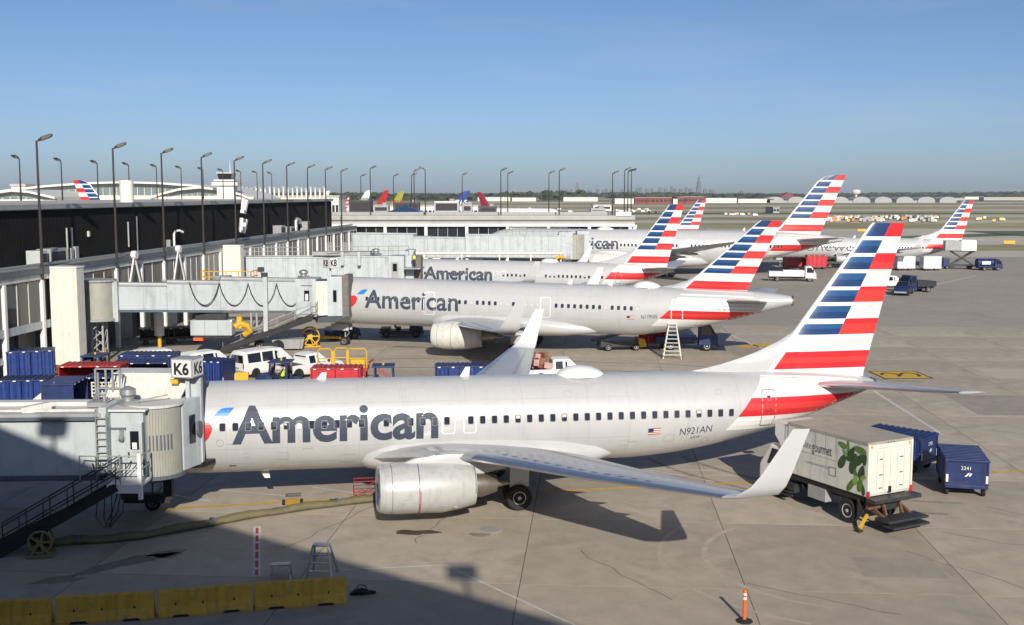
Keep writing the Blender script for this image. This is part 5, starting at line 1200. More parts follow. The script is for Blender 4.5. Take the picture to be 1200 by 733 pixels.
# ladder on the portal, ladder cage above the roof
lad = MB()
for dx in (-.2, .2): lad.cyl((-15.9 + dx, 42.2, 2.7), (-15.9 + dx, 42.2, 5.2), .025, n=6)
for k in range(9): lad.cyl((-16.1, 42.2, 2.9 + k * .27), (-15.7, 42.2, 2.9 + k * .27), .02, n=6)
b1.build(lad, 'ladder', STEEL)
cage = MB()
for k, dx in enumerate((0, .1, .42, .7, 1.0)):
    cage.bar((-17.1 + dx, 45.0, 5.2), (-17.1 + dx, 45.0, 6.55 if k != 1 else 6.4), .07)
for z in (5.75, 6.55): cage.bar((-17.1, 45.0, z), (-16.1, 45.0, z), .06)
cage.bar((-16.1, 45.0, 5.2), (-16.1, 43.9, 5.5), .06); cage.tube([(-16.1, 45, 6.55), (-15.95, 44.8, 6.5), (-15.9, 44.6, 6.2), (-15.9, 44.4, 5.3)], .035, 6)
b1.build(cage, 'access_ladder_frame', STEEL)
lat = MB()
for k in range(8): lat.box(-17.35 + k * .14, 45.15, 5.35, -17.30 + k * .14, 45.18, 5.95)
for k in range(5): lat.box(-17.35, 45.14, 5.35 + k * .145, -16.3, 45.19, 5.40 + k * .145)
b1.build(lat, 'lattice_panel', WHITE_OLD)
mach = MB(); mach.tube([(-16.6 + .2 * math.cos(a), 44.0 + .1 * math.sin(2 * a), 5.45 + .25 * math.sin(a)) for a in [k * .7 for k in range(10)]], .06, 5); mach.box(-17.0, 43.7, 5.2, -16.2, 44.4, 5.4); b1.build(mach, 'hoist_gear', STEEL)
# slatted rotating curtain, cab wall, canopy
curtain_arc(b1, (-14.45, 44.2), 1.1, -100, -8, 2.5, 5.25)
c = MB(); c.cyl((-14.45, 44.2, 5.25), (-14.45, 44.2, 5.36), 1.18, n=32); b1.build(c, 'rotunda_roof', BRIDGE_ROOF)
c = MB(); c.cyl((-14.45, 44.2, 2.36), (-14.45, 44.2, 2.5), 1.18, n=32); b1.build(c, 'rotunda_floor', BRIDGE_DK)
for k in range(8):
    a = R(-92 + k * 7.5); c = MB(); c.box(-.028, -.012, 0, .028, .012, .62); c.xform(Matrix.Translation((-14.45 + 1.105 * math.cos(a), 44.2 + 1.105 * math.sin(a), 3.55)) @ Matrix.Rotation(a + math.pi / 2, 4, 'Z')); b1.build(c, 'vent_slot', BRIDGE_DK)
c = MB(); c.prism([(-13.32, 44.15, 2.5), (-12.92, 45.3, 2.5), (-15.8, 45.9, 2.5), (-15.8, 44.9, 2.5)], (0, 0, 2.85)); cab = b1.build(c, 'cab', BRIDGE, bevel=.04)
c = MB(); c.prism([(-13.17, 44.5, 3.55), (-13.05, 44.85, 3.55), (-13.05, 44.85, 4.7), (-13.17, 44.5, 4.7)], (.03, -.01, 0)); b1.build(c, 'cab_window', GLASS, cab)
c = MB(); c.cyl((-12.95, 45.05, 4.05), (-12.86, 45.05, 4.05), .32, n=16); b1.build(c, 'round_housing', BRIDGE_DK, cab)
c = MB(); c.box(-13.35, 45.3, 2.55, -12.87, 45.62, 6.12); fr_ = b1.build(c, 'canopy_frame', BRIDGE, bevel=.04)
c = MB(); c.box(-13.1, 45.28, 4.95, -12.86, 45.299, 4.98); b1.build(c, 'frame_seam', GREYBOX, fr_)
c = MB(); c.box(-16.3, 45.6, 2.6, -15.95, 45.9, 6.0); b1.build(c, 'canopy_frame', BRIDGE, bevel=.04)
# inclined white canopy with ribs
cn = MB(); A_, B_, C_, D_ = Vector((-16.55, 44.75, 5.42)), Vector((-13.55, 44.7, 5.42)), Vector((-13.35, 45.75, 6.22)), Vector((-16.65, 45.85, 6.22))
cn.prism([A_, B_, C_, D_], (0, .05, -.07)); cnp = b1.build(cn, 'canopy_panel', CREAM, bevel=.015)
Nn = (B_ - A_).cross(D_ - A_).normalized()
for k in range(5):
    u = k / 4; p, q = A_ + (B_ - A_) * u, D_ + (C_ - D_) * u; c = MB(); c.bar(p + Nn * .03, q + Nn * .03, .07, .07, up=Nn); b1.build(c, 'rib', WHITE, cnp)
for v in (.04, .52, .97):
    p, q = A_ + (D_ - A_) * v, B_ + (C_ - B_) * v; c = MB(); c.bar(p + Nn * .025, q + Nn * .025, .05, .05, up=Nn); b1.build(c, 'rib', WHITE, cnp)
c = MB(); c.prism([D_, C_, C_ + Vector((.1, 1.2, .05)), D_ + Vector((-.1, 1.2, .05))], (0, 0, -.06)); b1.build(c, 'canopy_roof', BRIDGE_ROOF)
# bellows that meet the fuselage
pin, pout = [], []
for k in range(11):
    th = R(-42 + 118 * k / 10); q_ = near.matrix_world
    yaw, pp = R(11.38), R(.67)
    loc = fuse737.p(6.02 + .03 * k, th, .03); wv = Matrix.Translation((-.352, 50.33, 0)) @ Matrix.Rotation(yaw, 4, 'Z') @ Matrix.Rotation(pp, 4, 'Y') @ loc
    pout.append(wv); pin.append(Vector((-13.0, 45.45 + max(0, k - 6) * .28, 2.5 + min(k, 7) * .52)))
bellows(b1, pin, pout)
c = MB(); c.prism([(-15.9, 45.4, 2.35), (-12.9, 45.2, 2.35), (-12.6, 46.2, 2.35), (-15.7, 46.6, 2.35)], (0, 0, .16)); b1.build(c, 'cab_bumper', BLACK)
# gate sign
gate_sign(b1, (-13.35, 45.1, 6.22), .95, .8, R(-12), 'K6')
c = MB(); c.box(-14.0, 44.9, 5.95, -13.7, 45.1, 6.12); b1.build(c, 'warning_beacon', YELLOW)
# drive column and wheels, stair
for sx in (-1, 1):
    c = MB(); c.box(-15.6 + sx * .9 - .18, 46.25, .7, -15.6 + sx * .9 + .18, 46.6, 2.6); b1.build(c, 'drive_column', DKSTEEL)
c = MB(); c.bar((-16.6, 46.4, .75), (-14.6, 46.4, .75), .35, .4); b1.build(c, 'bogie_beam', DKSTEEL)
for sx in (-.55, .55): wheel(b1.o, (-15.6 + sx, 46.55 - 46.4, .46), .46, .32, .5, GREYBOX)
stair(b1, (-15.2, 41.9, 2.55), (-19.6, 41.2, .06), 1.0, BLACK, DKSTEEL)
sk = MB(); sk.prism([(-15.6, 41.42, 2.35), (-15.4, 41.42, 2.55), (-19.6, 40.68, .62), (-19.6, 40.68, .1)], (.02, -.05, 0)); b1.build(sk, 'stair_side', BLACK)
for k in range(3):
    c = MB(); c.tube([(-15.9 + k * .25, 41.7, 2.4), (-16.0 + k * .3, 41.6, 1.3), (-15.7 + k * .1, 41.6, .9), (-15.4 + .2 * k, 41.7, 1.5), (-15.3 + .1 * k, 42.2, 2.3)], .025, 5); b1.build(c, 'hanging_cable', BLACK)

# --- second bridge with festooned cables ---
b2 = Rig('jet_bridge', 'pale blue jet bridge with looping black cables, docked at the second airliner', 'jet bridge', (-33.6, 90.6, 0), 'jet bridges')
D2 = Vector((-18.2, 98.4, 0)); S2 = Vector((-33.0, 91.0, 0))
q0 = Vector((-32.6, 91.2, 4.1)); q1 = Vector((-29.2, 92.9, 3.92)); q2 = Vector((-25.3, 94.85, 3.7)); q3 = Vector((-18.6, 98.2, 3.3))
tunnel(b2, q0, q1, 2.3, 2.15); tunnel(b2, q1, q2, 2.6, 2.4); o2, P2, L2 = tunnel(b2, q2, q3, 2.9, 2.75)
for qa, qb, hw, hh in ((q0, q1, 1.15, 2.25), (q1, q2, 1.3, 2.5), (q2, q3, 1.45, 2.85)):
    a, n = frame_of(qa, qb); c = MB(); c.cyl(qa + n * (hw - .1) + Vector((0, 0, hh)), qb + n * (hw - .1) + Vector((0, 0, hh)), .2, n=10); b2.build(c, 'roof_pipe', STEEL, smooth=.6)
c = MB(); c.cyl((-33.8, 90.2, 3.6), (-33.8, 90.2, 6.6), 1.35, n=24); b2.build(c, 'rotunda', CURTAIN, smooth=.6)
c = MB(); c.bar((-32.5, 90.1, 3.3), (-32.5, 90.1, 6.6), .8, .5, up=(0, 1, 0)); b2.build(c, 'rotunda_portal', BRIDGE)
c = MB(); c.cyl((-33.8, 90.2, 6.6), (-33.8, 90.2, 6.75), 1.5, n=24); c.cyl((-33.8, 90.2, 3.4), (-33.8, 90.2, 3.6), 1.5, n=24); b2.build(c, 'rotunda_plate', GREYBOX)
c = MB(); c.box(-36.3, 89.2, 3.55, -33.8, 91.4, 6.3); b2.build(c, 'link_corridor', BRIDGE)
lt = MB()
for sx in (-.45, .45):
    for sy in (-.45, .45): lt.bar((-33.8 + sx, 90.2 + sy, 0), (-33.8 + sx, 90.2 + sy, 3.5), .14)
for k in range(4):
    z = .2 + k * .8
    for sx, sy, ex, ey in ((-.45, -.45, .45, -.45), (.45, -.45, .45, .45), (.45, .45, -.45, .45), (-.45, .45, -.45, -.45)): lt.bar((-33.8 + sx, 90.2 + sy, z), (-33.8 + ex, 90.2 + ey, z + .8), .08)
b2.build(lt, 'lattice_column', GREYBOX)
festoon(b2, P2, L2, -2.6, L2 - .3, 4, 1.55, 2.55, 2.0)
c = MB(); c.bar((-21.2, 95.0, 1.4), (-21.2, 95.0, 6.6), .36); b2.build(c, 'drive_column', BRIDGE); c = MB(); c.box(-21.5, 94.8, 6.6, -21.0, 95.2, 6.95); b2.build(c, 'floodlight', DKSTEEL)
c = MB(); c.bar((-21.95, 96.8, 5.9), (-21.95, 96.8, 6.9), .12); b2.build(c, 'lamp_stem', BRIDGE); c = MB(); c.box(-22.2, 96.6, 6.9, -21.7, 97, 7.3); b2.build(c, 'floodlight', DKSTEEL)
c = MB(); c.bar((-22.2, 96.2, .55), (-20.2, 95.6, .55), .5, .5); b2.build(c, 'bogie_beam', DKSTEEL)
for xx in (-22.0, -20.4): wheel(b2.o, (xx + 33.6, 95.9 - 90.6, .5), .5, .35, .5, GREYBOX)
# conditioned air unit under the tunnel
c = MB(); c.box(-27.2, 93.1, 1.75, -23.7, 94.4, 3.05); ac = b2.build(c, 'air_unit', BRIDGE, bevel=.05)
for xx in (-26.0, -24.9): c = MB(); c.box(xx, 93.075, 1.8, xx + .04, 93.1, 3.0); b2.build(c, 'unit_seam', GREYBOX, ac)
c = MB(); c.box(-27.0, 93.3, 1.55, -23.9, 94.2, 1.74); b2.build(c, 'unit_frame', DKSTEEL, ac); c = MB(); c.box(-26.8, 93.3, 3.06, -24.2, 94.2, 3.6); b2.build(c, 'hanger', DKSTEEL, ac)
c = MB(); c.box(-27.0, 93.2, 1.3, -26.2, 93.8, 1.55); b2.build(c, 'orange_pad', ORANGE, ac)
c = MB(); c.tube([(-23.6, 93.8, 2.4), (-23.2, 93.9, 2.7), (-22.6, 94.0, 2.5), (-22.4, 94.1, 2.0), (-22.9, 94.2, 1.7)], .28, 8); b2.build(c, 'yellow_hose', YELLOW, smooth=.8)
c = MB(); c.box(-23.4, 93.7, 2.3, -23.0, 94.3, 3.3); b2.build(c, 'hose_bracket', YELLOW)
# cab
c = MB(); c.box(-18.9, 96.3, 3.1, -17.1, 99.3, 6.3); sv2 = b2.build(c, 'service_cabin', BRIDGE, bevel=.05)
d_ = MB(); d_.box(-18.3, 96.24, 3.3, -17.5, 96.3, 5.5); dr = b2.build(d_, 'door', BRIDGE, bevel=.02); d_ = MB(); d_.box(-18.1, 96.21, 4.4, -17.65, 96.235, 5.3); b2.build(d_, 'door_window', GLASS, dr); d_ = MB(); d_.box(-18.0, 96.19, 4.45, -17.75, 96.208, 5.0); b2.build(d_, 'notice_sheet', WHITE, dr)
c = MB(); c.box(-18.4, 96.25, 5.7, -17.4, 96.3, 5.76); b2.build(c, 'panel_trim', BRIDGE_DK, sv2)
curtain_arc(b2, (-17.1, 97.9), 1.55, -95, 5, 3.1, 6.1, 14, CREAM)
c = MB(); c.prism([(-16.15, 96.6, 3.0), (-14.9, 96.9, 3.0), (-14.7, 99.0, 3.0), (-16.3, 99.2, 3.0)], (0, 0, 3.45)); cb = b2.build(c, 'cab', BRIDGE, bevel=.05)
c = MB(); c.box(-15.65, 96.60, 4.3, -15.35, 96.74, 5.3); b2.build(c, 'cab_window', GLASS, cb)
c = MB(); c.prism([(-14.9, 96.9, 2.9), (-14.35, 97.1, 2.9), (-14.2, 99.0, 2.9), (-14.7, 99.0, 2.9)], (0, 0, 3.7)); b2.build(c, 'bellows', BELLOWS, bevel=.04)
c = MB(); c.prism([(-17.4, 96.6, 3.0), (-14.4, 97.0, 3.0), (-14.5, 99, 3.0), (-17.4, 99.2, 3.0)], (0, 0, -.06)); V_ = MB(); V_.loft([[(-17.2, 96.9, 2.4), (-15.6, 97.1, 2.4), (-15.6, 98.8, 2.4), (-17.2, 98.8, 2.4)], [(-17.4, 96.6, 2.98), (-14.4, 97.0, 2.98), (-14.5, 99, 2.98), (-17.4, 99.2, 2.98)]]); b2.build(V_, 'cab_underside', BRIDGE_DK)
mushroom(b2, -18.3, 97.2, 6.3, .4)
gate_sign(b2, (-15.95, 97.3, 7.2), .95, .95, R(45), 'K8')
stair(b2, (-17.3, 95.9, 3.25), (-24.9, 95.0, .08), 1.1, BLACK, GREYBOX)
sk = MB(); sk.prism([(-17.3, 95.28, 2.75), (-17.0, 95.3, 3.35), (-24.9, 94.38, .62), (-25.1, 94.36, .05)], (.01, -.06, 0)); b2.build(sk, 'stair_side', BLACK)
c = MB(); c.box(-18.6, 95.3, 3.1, -16.9, 96.25, 3.25); b2.build(c, 'platform', GREYBOX); railing(b2, [(-17.4, 95.35, 3.25), (-16.95, 95.35, 3.25), (-16.95, 96.2, 3.25)], 1.1, STEEL, .03)
bl = MB(); bl.bar((-17.2, 96.4, 3.0), (-24.2, 95.9, .45), .85, .28); b2.build(bl, 'conveyor', BLACK)

# --- corrugated bridges further on ---
b3 = Rig('jet_bridge', 'ribbed pale grey jet bridge docked at the third airliner', 'jet bridge', (-20, 131, 0), 'jet bridges')
o3, P3, L3 = tunnel(b3, (-33.0, 131.5, 3.35), (-19.9, 134.3, 3.2), 3.0, 2.85, BRIDGE, True); o3, P3b, L3b = tunnel(b3, (-20.6, 134.1, 3.1), (-14.2, 135.5, 3.0), 3.3, 3.1, BRIDGE, True)
c = MB(); c.box(-14.9, 133.4, 2.9, -13.0, 137.2, 6.2); sv = b3.build(c, 'service_cabin', BRIDGE, bevel=.06); c = MB(); c.box(-14.5, 133.34, 3.3, -13.7, 133.4, 5.5); b3.build(c, 'door', GREYBOX, sv); c = MB(); c.box(-14.35, 133.31, 4.4, -13.85, 133.335, 5.3); b3.build(c, 'door_window', GLASS, sv)
c = MB(); c.box(-12.95, 134.4, 2.9, -11.9, 137.6, 6.9); b3.build(c, 'cab', BRIDGE, bevel=.06); c = MB(); c.box(-11.9, 135, 2.8, -11.1, 138, 6.1); b3.build(c, 'bellows', BELLOWS, bevel=.1)
for xx in (-20.2, -18.2): c = MB(); c.bar((xx, 132.2, 5.2), (xx, 132.2, 6.8), .7, .35); b3.build(c, 'hoist_column', BRIDGE)
mushroom(b3, -16.5, 134.6, 6.3, .5); c = MB(); c.bar((-17.5, 134.2, .3), (-17.5, 134.2, 3.1), .5); b3.build(c, 'drive_column', GREYBOX); c = MB(); c.bar((-31, 131.6, 0), (-31, 131.6, 3.3), .8); b3.build(c, 'fixed_column', GREYBOX)
for dy in (-.7, .7): wheel(b3.o, (-17.5 + 20, 134.2 - 131 + dy, .5), .5, .35, .5, GREYBOX)
railing(b3, [(-22, 132.2, 6.3), (-12.5, 134.3, 6.3)], 1.1, STEEL, .04); railing(b3, [(-33, 130.6, 6.4), (-25, 131.8, 6.35)], 1.0, STEEL, .04)
c = MB(); c.box(-24, 133, 6.3, -17, 135, 6.75); b3.build(c, 'roof_unit', GREYBOX, bevel=.05)
b4 = Rig('jet_bridge', 'longest ribbed pale grey jet bridge reaching the wide body at the end gate', 'jet bridge', (0, 181, 0), 'jet bridges')
tunnel(b4, (-25.9, 182.5, 3.6), (-15.8, 181.5, 3.5), 3.4, 3.6, BRIDGE, True); tunnel(b4, (-17.4, 181.7, 3.4), (-7.5, 180.9, 3.3), 3.0, 3.2, BRIDGE, True); o4, P4, L4 = tunnel(b4, (-7.6, 180.9, 3.3), (9.4, 181.2, 3.2), 3.6, 3.7, BRIDGE, True)
c = MB(); c.box(7.6, 179.3, 3.1, 9.8, 183.6, 7.5); b4.build(c, 'service_cabin', BRIDGE, bevel=.06); curtain_arc(b4, (10.0, 181.9), 2.2, -100, 30, 3.1, 7.1, 12, CURTAIN); c = MB(); c.box(10.6, 180.6, 3.0, 12.6, 185.5, 7.6); b4.build(c, 'cab', BRIDGE, bevel=.08)
c = MB(); c.bar((-16.2, 181.6, 0), (-16.2, 181.6, 3.4), 1.0); b4.build(c, 'fixed_column', GREYBOX); c = MB(); c.bar((6, 181, .4), (6, 181, 3.2), .7); b4.build(c, 'drive_column', GREYBOX)
for dy in (-.8, .8): wheel(b4.o, (6, dy, .55), .55, .4, .5, GREYBOX)
railing(b4, [(-1, 179.6, 7.1), (9, 179.8, 7.1)], 1.1, STEEL, .04); stair(b4, (9.4, 179, 3.1), (4.5, 178.4, .1), 1.1, DKSTEEL, STEEL)
c = MB(); c.box(-15.9, 180.2, 3.4, -13.2, 183.2, 6.8); b4.build(c, 'joint_cabin', GREYBOX, bevel=.06)
# white pipe on posts in front of it
wp = Rig('pipe_gantry', 'long white overhead pipe on posts under the end jet bridge', 'gantry', (-5, 177, 0))
c = MB(); c.tube([(-16.4, 177, 3.6), (-16.0, 177, 4.1), (-15.5, 177, 4.25), (8.2, 177, 4.25)], .22, 8); wp.build(c, 'pipe', CREAM, smooth=.8)
for xx in (-14, -8, -2, 3, 7.8): c = MB(); c.bar((xx, 177, 0), (xx, 177, 4.1), .2); wp.build(c, 'post', CREAM)
c = MB(); c.tube([(7.0, 176.6, 1.6), (7.0, 176.6, 3.4), (7.5, 176.6, 3.7), (8.4, 176.6, 3.6)], .28, 8); wp.build(c, 'yellow_duct', YELLOW, smooth=.8)
# yellow railed service platform by the second stair enclosure
yp = Rig('service_platform', 'yellow railed platform beside the far cream stair enclosure of the concourse', 'platform', (-28.6, 112, 0))
c = MB(); c.box(-31.2, 110.6, 4.6, -26.0, 113.4, 4.8); yp.build(c, 'deck', GREYBOX)
for xx in (-31, -26.2):
    for yy in (110.8, 113.2): c = MB(); c.bar((xx, yy, 0), (xx, yy, 4.6), .18); yp.build(c, 'leg', GREYBOX)
railing(yp, [(-31.1, 113.3, 4.8), (-31.1, 110.7, 4.8), (-26.1, 110.7, 4.8), (-26.1, 113.3, 4.8)], 1.15, YELLOW, .05)
c = MB(); c.box(-29.5, 111.2, 4.8, -28.4, 112.2, 5.5); c.box(-27.6, 111.2, 4.8, -26.8, 112.2, 5.3); yp.build(c, 'equipment_box', GREYBOX, bevel=.04)
# ------------------------------------------------------------------ far field
rf = random.Random(21)
def far_wood(name, x0, x1, y0, y1, hmin, hmax, n, r0, r1):
    """a distant wood read as one mass: many small lumpy crowns"""
    mb = MB()
    for k in range(n):
        x, y = rf.uniform(x0, x1), rf.uniform(y0, y1); h = rf.uniform(hmin, hmax) * (1 + .18 * math.sin(x * .004) + .1 * math.sin(x * .013)); r = rf.uniform(r0, r1)
        V = [(x + rf.uniform(-.2, .2) * r, y, h)]; m = 6
        for zf, rf_ in ((.82, .62), (.5, 1.0), (.05, .9)):
            a0 = rf.uniform(0, 6)
            for j in range(m):
                a = a0 + j * 2 * math.pi / m; q = r * rf_ * rf.uniform(.75, 1.2); V.append((x + q * math.cos(a), y + q * math.sin(a), h * (zf + rf.uniform(-.07, .07)) - .4))
        F = [(0, 1 + j, 1 + (j + 1) % m) for j in range(m)]
        for l in range(2):
            F += [(1 + l * m + j, 1 + l * m + (j + 1) % m, 1 + (l + 1) * m + (j + 1) % m, 1 + (l + 1) * m + j)[::-1] for j in range(m)]
        mb.add(V, F)
    return stuff(mb.build(name, LEAF))
far_wood('far_woods', -2600, 3600, 4300, 5200, 11, 19, 1900, 14, 30)
far_wood('far_woods', -1000, 160, 2300, 2700, 12, 20, 380, 8, 16)
far_wood('far_woods', 300, 2600, 2950, 3500, 8, 13, 640, 9, 18)
def block(name, label, cat, px0, px1, yb, yt, Y, m, group=None, depth=18, roof=None, win=0, z0=-.3):
    """far building from where its base and top stand; windows as recessed bands"""
    X0, X1 = (px0 - 600) / 1300 * Y, (px1 - 600) / 1300 * Y; zt = 13.7 - (yt - 227.2) / 1300 * Y
    t = thing(name, label, cat, ((X0 + X1) / 2, Y, z0), 0, group); w = (X1 - X0) / 2; h = zt - z0
    q = MB(); q.box(-w, 0, 0, w, depth, h); q.build('wall', m, t)
    q = MB(); q.box(-w - .4, -.5, h, w + .4, depth + .4, h + max(.5, h * .05)); q.build('roof', roof or ROOFGREY, t)
    for k in range(win):
        x0 = -w + 2 * w * (k + .15) / win; q = MB(); q.box(x0, -.12, h * .35, x0 + 2 * w * .7 / win, .05, h * .72); q.build('window', PANEGLASS, t)
    return t
G_ = 'cargo and airport buildings beyond the runways'
for k, (a, b, yb, yt, Y, m, lab) in enumerate([
    (743, 757, 240, 232.0, 1500, BRICK, 'dark red warehouse block at the left end of the red row'), (757.5, 786, 240, 231.8, 1500, BRICK, 'longest red warehouse block in the middle of the red row'), (793, 801, 240, 231.5, 1520, BRICK, 'narrow red block behind the striped tail'), (801.5, 824, 240, 231.0, 1540, BRICK, 'red block with a higher dark roof at the right of the red row')]):
    block('warehouse', lab, 'warehouse', a, b, yb, yt, Y, m, G_, 40, None, 6)
for k, (a, b, yt, Y, m, lab) in enumerate([
    (695, 716, 240.5, 900, CREAM, 'cream box building alone on the field, left of the striped tails'), (720, 742, 233, 1500, TERMWHITE, 'pale low building left of the red row'), (660, 700, 231.5, 2000, TERMWHITE, 'long white shed before the wood, centre'), (600, 628, 232, 2000, TERMWHITE, 'white shed before the wood, left of centre'),
    (560, 598, 231.5, 2050, TERMWHITE, 'white shed behind the blue tail'), (788, 793, 233.5, 1500, CREAM, 'small cream block in a gap of the red row'), (826, 862, 232.5, 1650, TERMWHITE, 'low white building just right of the red row'), (864, 905, 233.5, 1700, TERMWHITE, 'low pale building farther right of the red row'),
    (1105, 1128, 232.5, 2300, ROOFGREY, 'pale shed right of the arched hangars'), (1150, 1200, 231.5, 2300, ROOFGREY, 'long grey shed at the right edge below the wood'), (940, 960, 232.8, 1900, TERMWHITE, 'low white shed left of the arched hangars'), (1128, 1150, 231, 2700, TERMWHITE, 'white shed far right, half hidden by the wood'), (905, 912, 243.5, 800, GREYBOX, 'grey hut on the grass left of the second tallest tail')]):
    block('far_building', lab, 'building', a, b, 0, yt, Y, m, G_, 25, None, 2 if Y < 1000 else 0)
# arched hangars
for k in range(9):
    Y = 1700; X = (907 + k * 25.2 - 600) / 1300 * Y; t = thing('arched_hangar', '%s arched hangar from the left in the grey row at the far field edge' % ordn[k], 'hangar', (X, Y, -.3), 0, 'arched hangars at the far field edge')
    q = MB(); R_ = 13.0; n = 12; arc = [(-R_ * math.cos(math.pi * j / n), 0, 3.0 + 6.2 * math.sin(math.pi * j / n)) for j in range(n + 1)]
    q.prism([(-R_, 0, 0)] + arc + [(R_, 0, 0)], (0, 40, 0)); q.build('shell', GREYBOX, t, smooth=.5)
    q = MB(); q.box(-8, -.3, 0, 8, -.05, 4.6); q.build('door', GREYBOX, t)
    q = MB(); q.box(R_ - .4, 2, 0, R_ + 7.5, 30, 3.4); q.build('annexe', DKSTEEL if k % 3 else GREYBOX, t)
# water tower and brick hall on the skyline of the field
t = thing('water_tower', 'cream water tower rising over the wood right of the second tallest tail', 'tower', ((1001 - 600) / 1300 * 1900, 1900, -.3))
q = MB(); q.cyl((0, 0, 0), (0, 0, 13), 2.2, 1.6, n=10); q.build('stem', CREAM, t); q = MB(); q.loft([[(r * math.cos(a), r * math.sin(a), z) for a in [j * math.pi / 6 for j in range(12)]] for r, z in ((1.6, 12), (6.5, 14), (8, 17.5), (6, 20), (1, 21.5))]); q.build('tank', CREAM, t, smooth=.6)
t = thing('brick_hall', 'far brick hall with a pitched red roof left of the arched hangars', 'building', ((922 - 600) / 1300 * 2100, 2100, -.3))
q = MB(); q.box(-13, 0, 0, 13, 20, 8); q.build('wall', BRICK, t); q = MB(); q.prism([(-14, -1, 8), (14, -1, 8), (0, -1, 16)], (0, 22, 0)); q.build('roof', BRICK, t)
# city skyline
def tower(px, yt, wpx, kind, lab):
    Y = 6200.0; X = (px - 600) / 1300 * Y; h = 13.7 - (yt - 227.2) / 1300 * Y; w = wpx / 1300 * Y / 2
    t = thing('skyscraper', lab, 'skyscraper', (X, Y, -.3), 0, 'city skyline on the horizon')
    q = MB()
    if kind == 2:
        q.box(-w, -w, 0, w, w, h * .55); q.build('shaft', SKYLINE, t); q = MB(); q.box(-w * .7, -w, h * .55, w * .7, w, h * .78); q.build('middle_setback', SKYLINE, t); q = MB(); q.box(-w * .45, -w * .5, h * .78, w * .45, w * .5, h); q.build('crown', SKYLINE, t)
        for sg in (-1, 1): q = MB(); q.cyl((sg * w * .25, 0, h), (sg * w * .25, 0, h * 1.17), 1.2, .5, n=6); q.build('antenna', SKYLINE, t)
    elif kind == 1:
        q.loft([[(-w, -w, 0), (w, -w, 0), (w, w, 0), (-w, w, 0)], [(-w * .6, -w * .6, h), (w * .6, -w * .6, h), (w * .6, w * .6, h), (-w * .6, w * .6, h)]]); q.build('shaft', SKYLINE, t)
        for sg in (-1, 1): q = MB(); q.cyl((sg * w * .3, 0, h), (sg * w * .3, 0, h * 1.12), 1.0, .5, n=6); q.build('antenna', SKYLINE, t)
    else:
        q.box(-w, -w, 0, w, w, h); q.build('shaft', SKYLINE, t); q = MB(); q.box(-w * .5, -w * .5, h, w * .5, w * .5, h * 1.06); q.build('penthouse', SKYLINE, t)
tower(817.5, 208.5, 5.2, 2, 'tallest stepped skyscraper with twin antennas on the horizon')
tower(676, 215, 4.6, 1, 'tapering skyscraper left of the city cluster on the horizon')
for k, (p, y, w) in enumerate([(664, 223, 4), (669, 222, 3), (681, 222.5, 4), (690, 223.5, 5), (700, 222, 4), (706, 223.5, 3), (710, 221.5, 3), (717, 223, 5), (728, 222.5, 3), (736, 223, 4), (746, 221.5, 3.4), (750, 219.8, 3), (757, 222, 4), (763, 221.5, 3), (773, 220.5, 4.2), (779, 222, 3.6), (786, 219, 3.2), (790, 221.5, 4), (797, 222, 4.5), (803, 220.5, 3), (808, 221.5, 4), (825, 222.5, 4), (833, 223, 5), (868, 224, 4)]):
    tower(p, y, w, 0, '%s of the small skyscrapers on the horizon, counted from the left' % (ordn + ['fifteenth', 'sixteenth', 'seventeenth', 'eighteenth', 'nineteenth', 'twentieth', 'twenty-first', 'twenty-second', 'twenty-third', 'twenty-fourth'])[k])
# rows of parked ground vehicles far out, one kind copied
def small_cart(name, m, label):
    t = thing(name, label, 'vehicle', (0, 0, 0), 0, 'vehicles parked in rows beyond the taxiway')
    q = MB(); q.box(-1.9, -.9, .5, .6, .9, 2.2); q.build('cargo_body', m, t, bevel=.06); q = MB(); q.prism([(.65, -.85, .45), (1.9, -.85, .45), (1.9, -.85, 1.2), (1.4, -.85, 2.0), (.65, -.85, 2.0)], (0, 1.7, 0)); q.build('cab', WHITE, t, bevel=.05); q = MB(); q.box(-1.8, -.7, .3, 1.7, .7, .5); q.build('chassis', DKSTEEL, t)
    for x in (-1.2, 1.2):
        for y in (-.75, .75): link('wheel', wheel_mesh(.36, .25), t, (x, y, .36))
    return t
cm = [mat('parked_' + n, c, .5) for n, c in (('white', (.7, .7, .68)), ('orange', (.6, .2, .05)), ('yellow', (.65, .5, .12)), ('grey', (.35, .35, .36)), ('tan', (.5, .42, .32)), ('dark', (.06, .06, .07)))]
protos = [small_cart('service_truck', m, 'x') for m in cm]
names = ['white', 'orange', 'yellow', 'grey', 'tan', 'dark']; used_p = set()
def park(px, py, c, rz):
    d = 13.7 * 1300 / (py - 227.2); X = (px - 600) / 1300 * d
    if c in used_p: o = copy_tree(protos[c])
    else: o = protos[c]; used_p.add(c)
    o.location = (X, d, -.3); o.rotation_euler = (0, 0, rz); o.scale = (.8, .8, .8); o['label'] = 'small %s service truck parked in the crowded rows beyond the taxiway' % names[c]; o['group'] = 'small %s trucks parked beyond the taxiway' % names[c]
for k in range(70): park(962 + k * 1.95 + rf.uniform(-.6, .6), rf.choice((255.5, 257.5, 259.5)) + rf.uniform(-.5, .5), rf.choice((0, 0, 0, 1, 3, 3, 4, 4, 4, 5)), rf.choice((1.57, 1.4, 0, 3.14)))
for k in range(18): park(722 + k * 2.2, rf.uniform(246, 249), rf.choice((0, 0, 4, 3)), rf.choice((0, 1.57)))
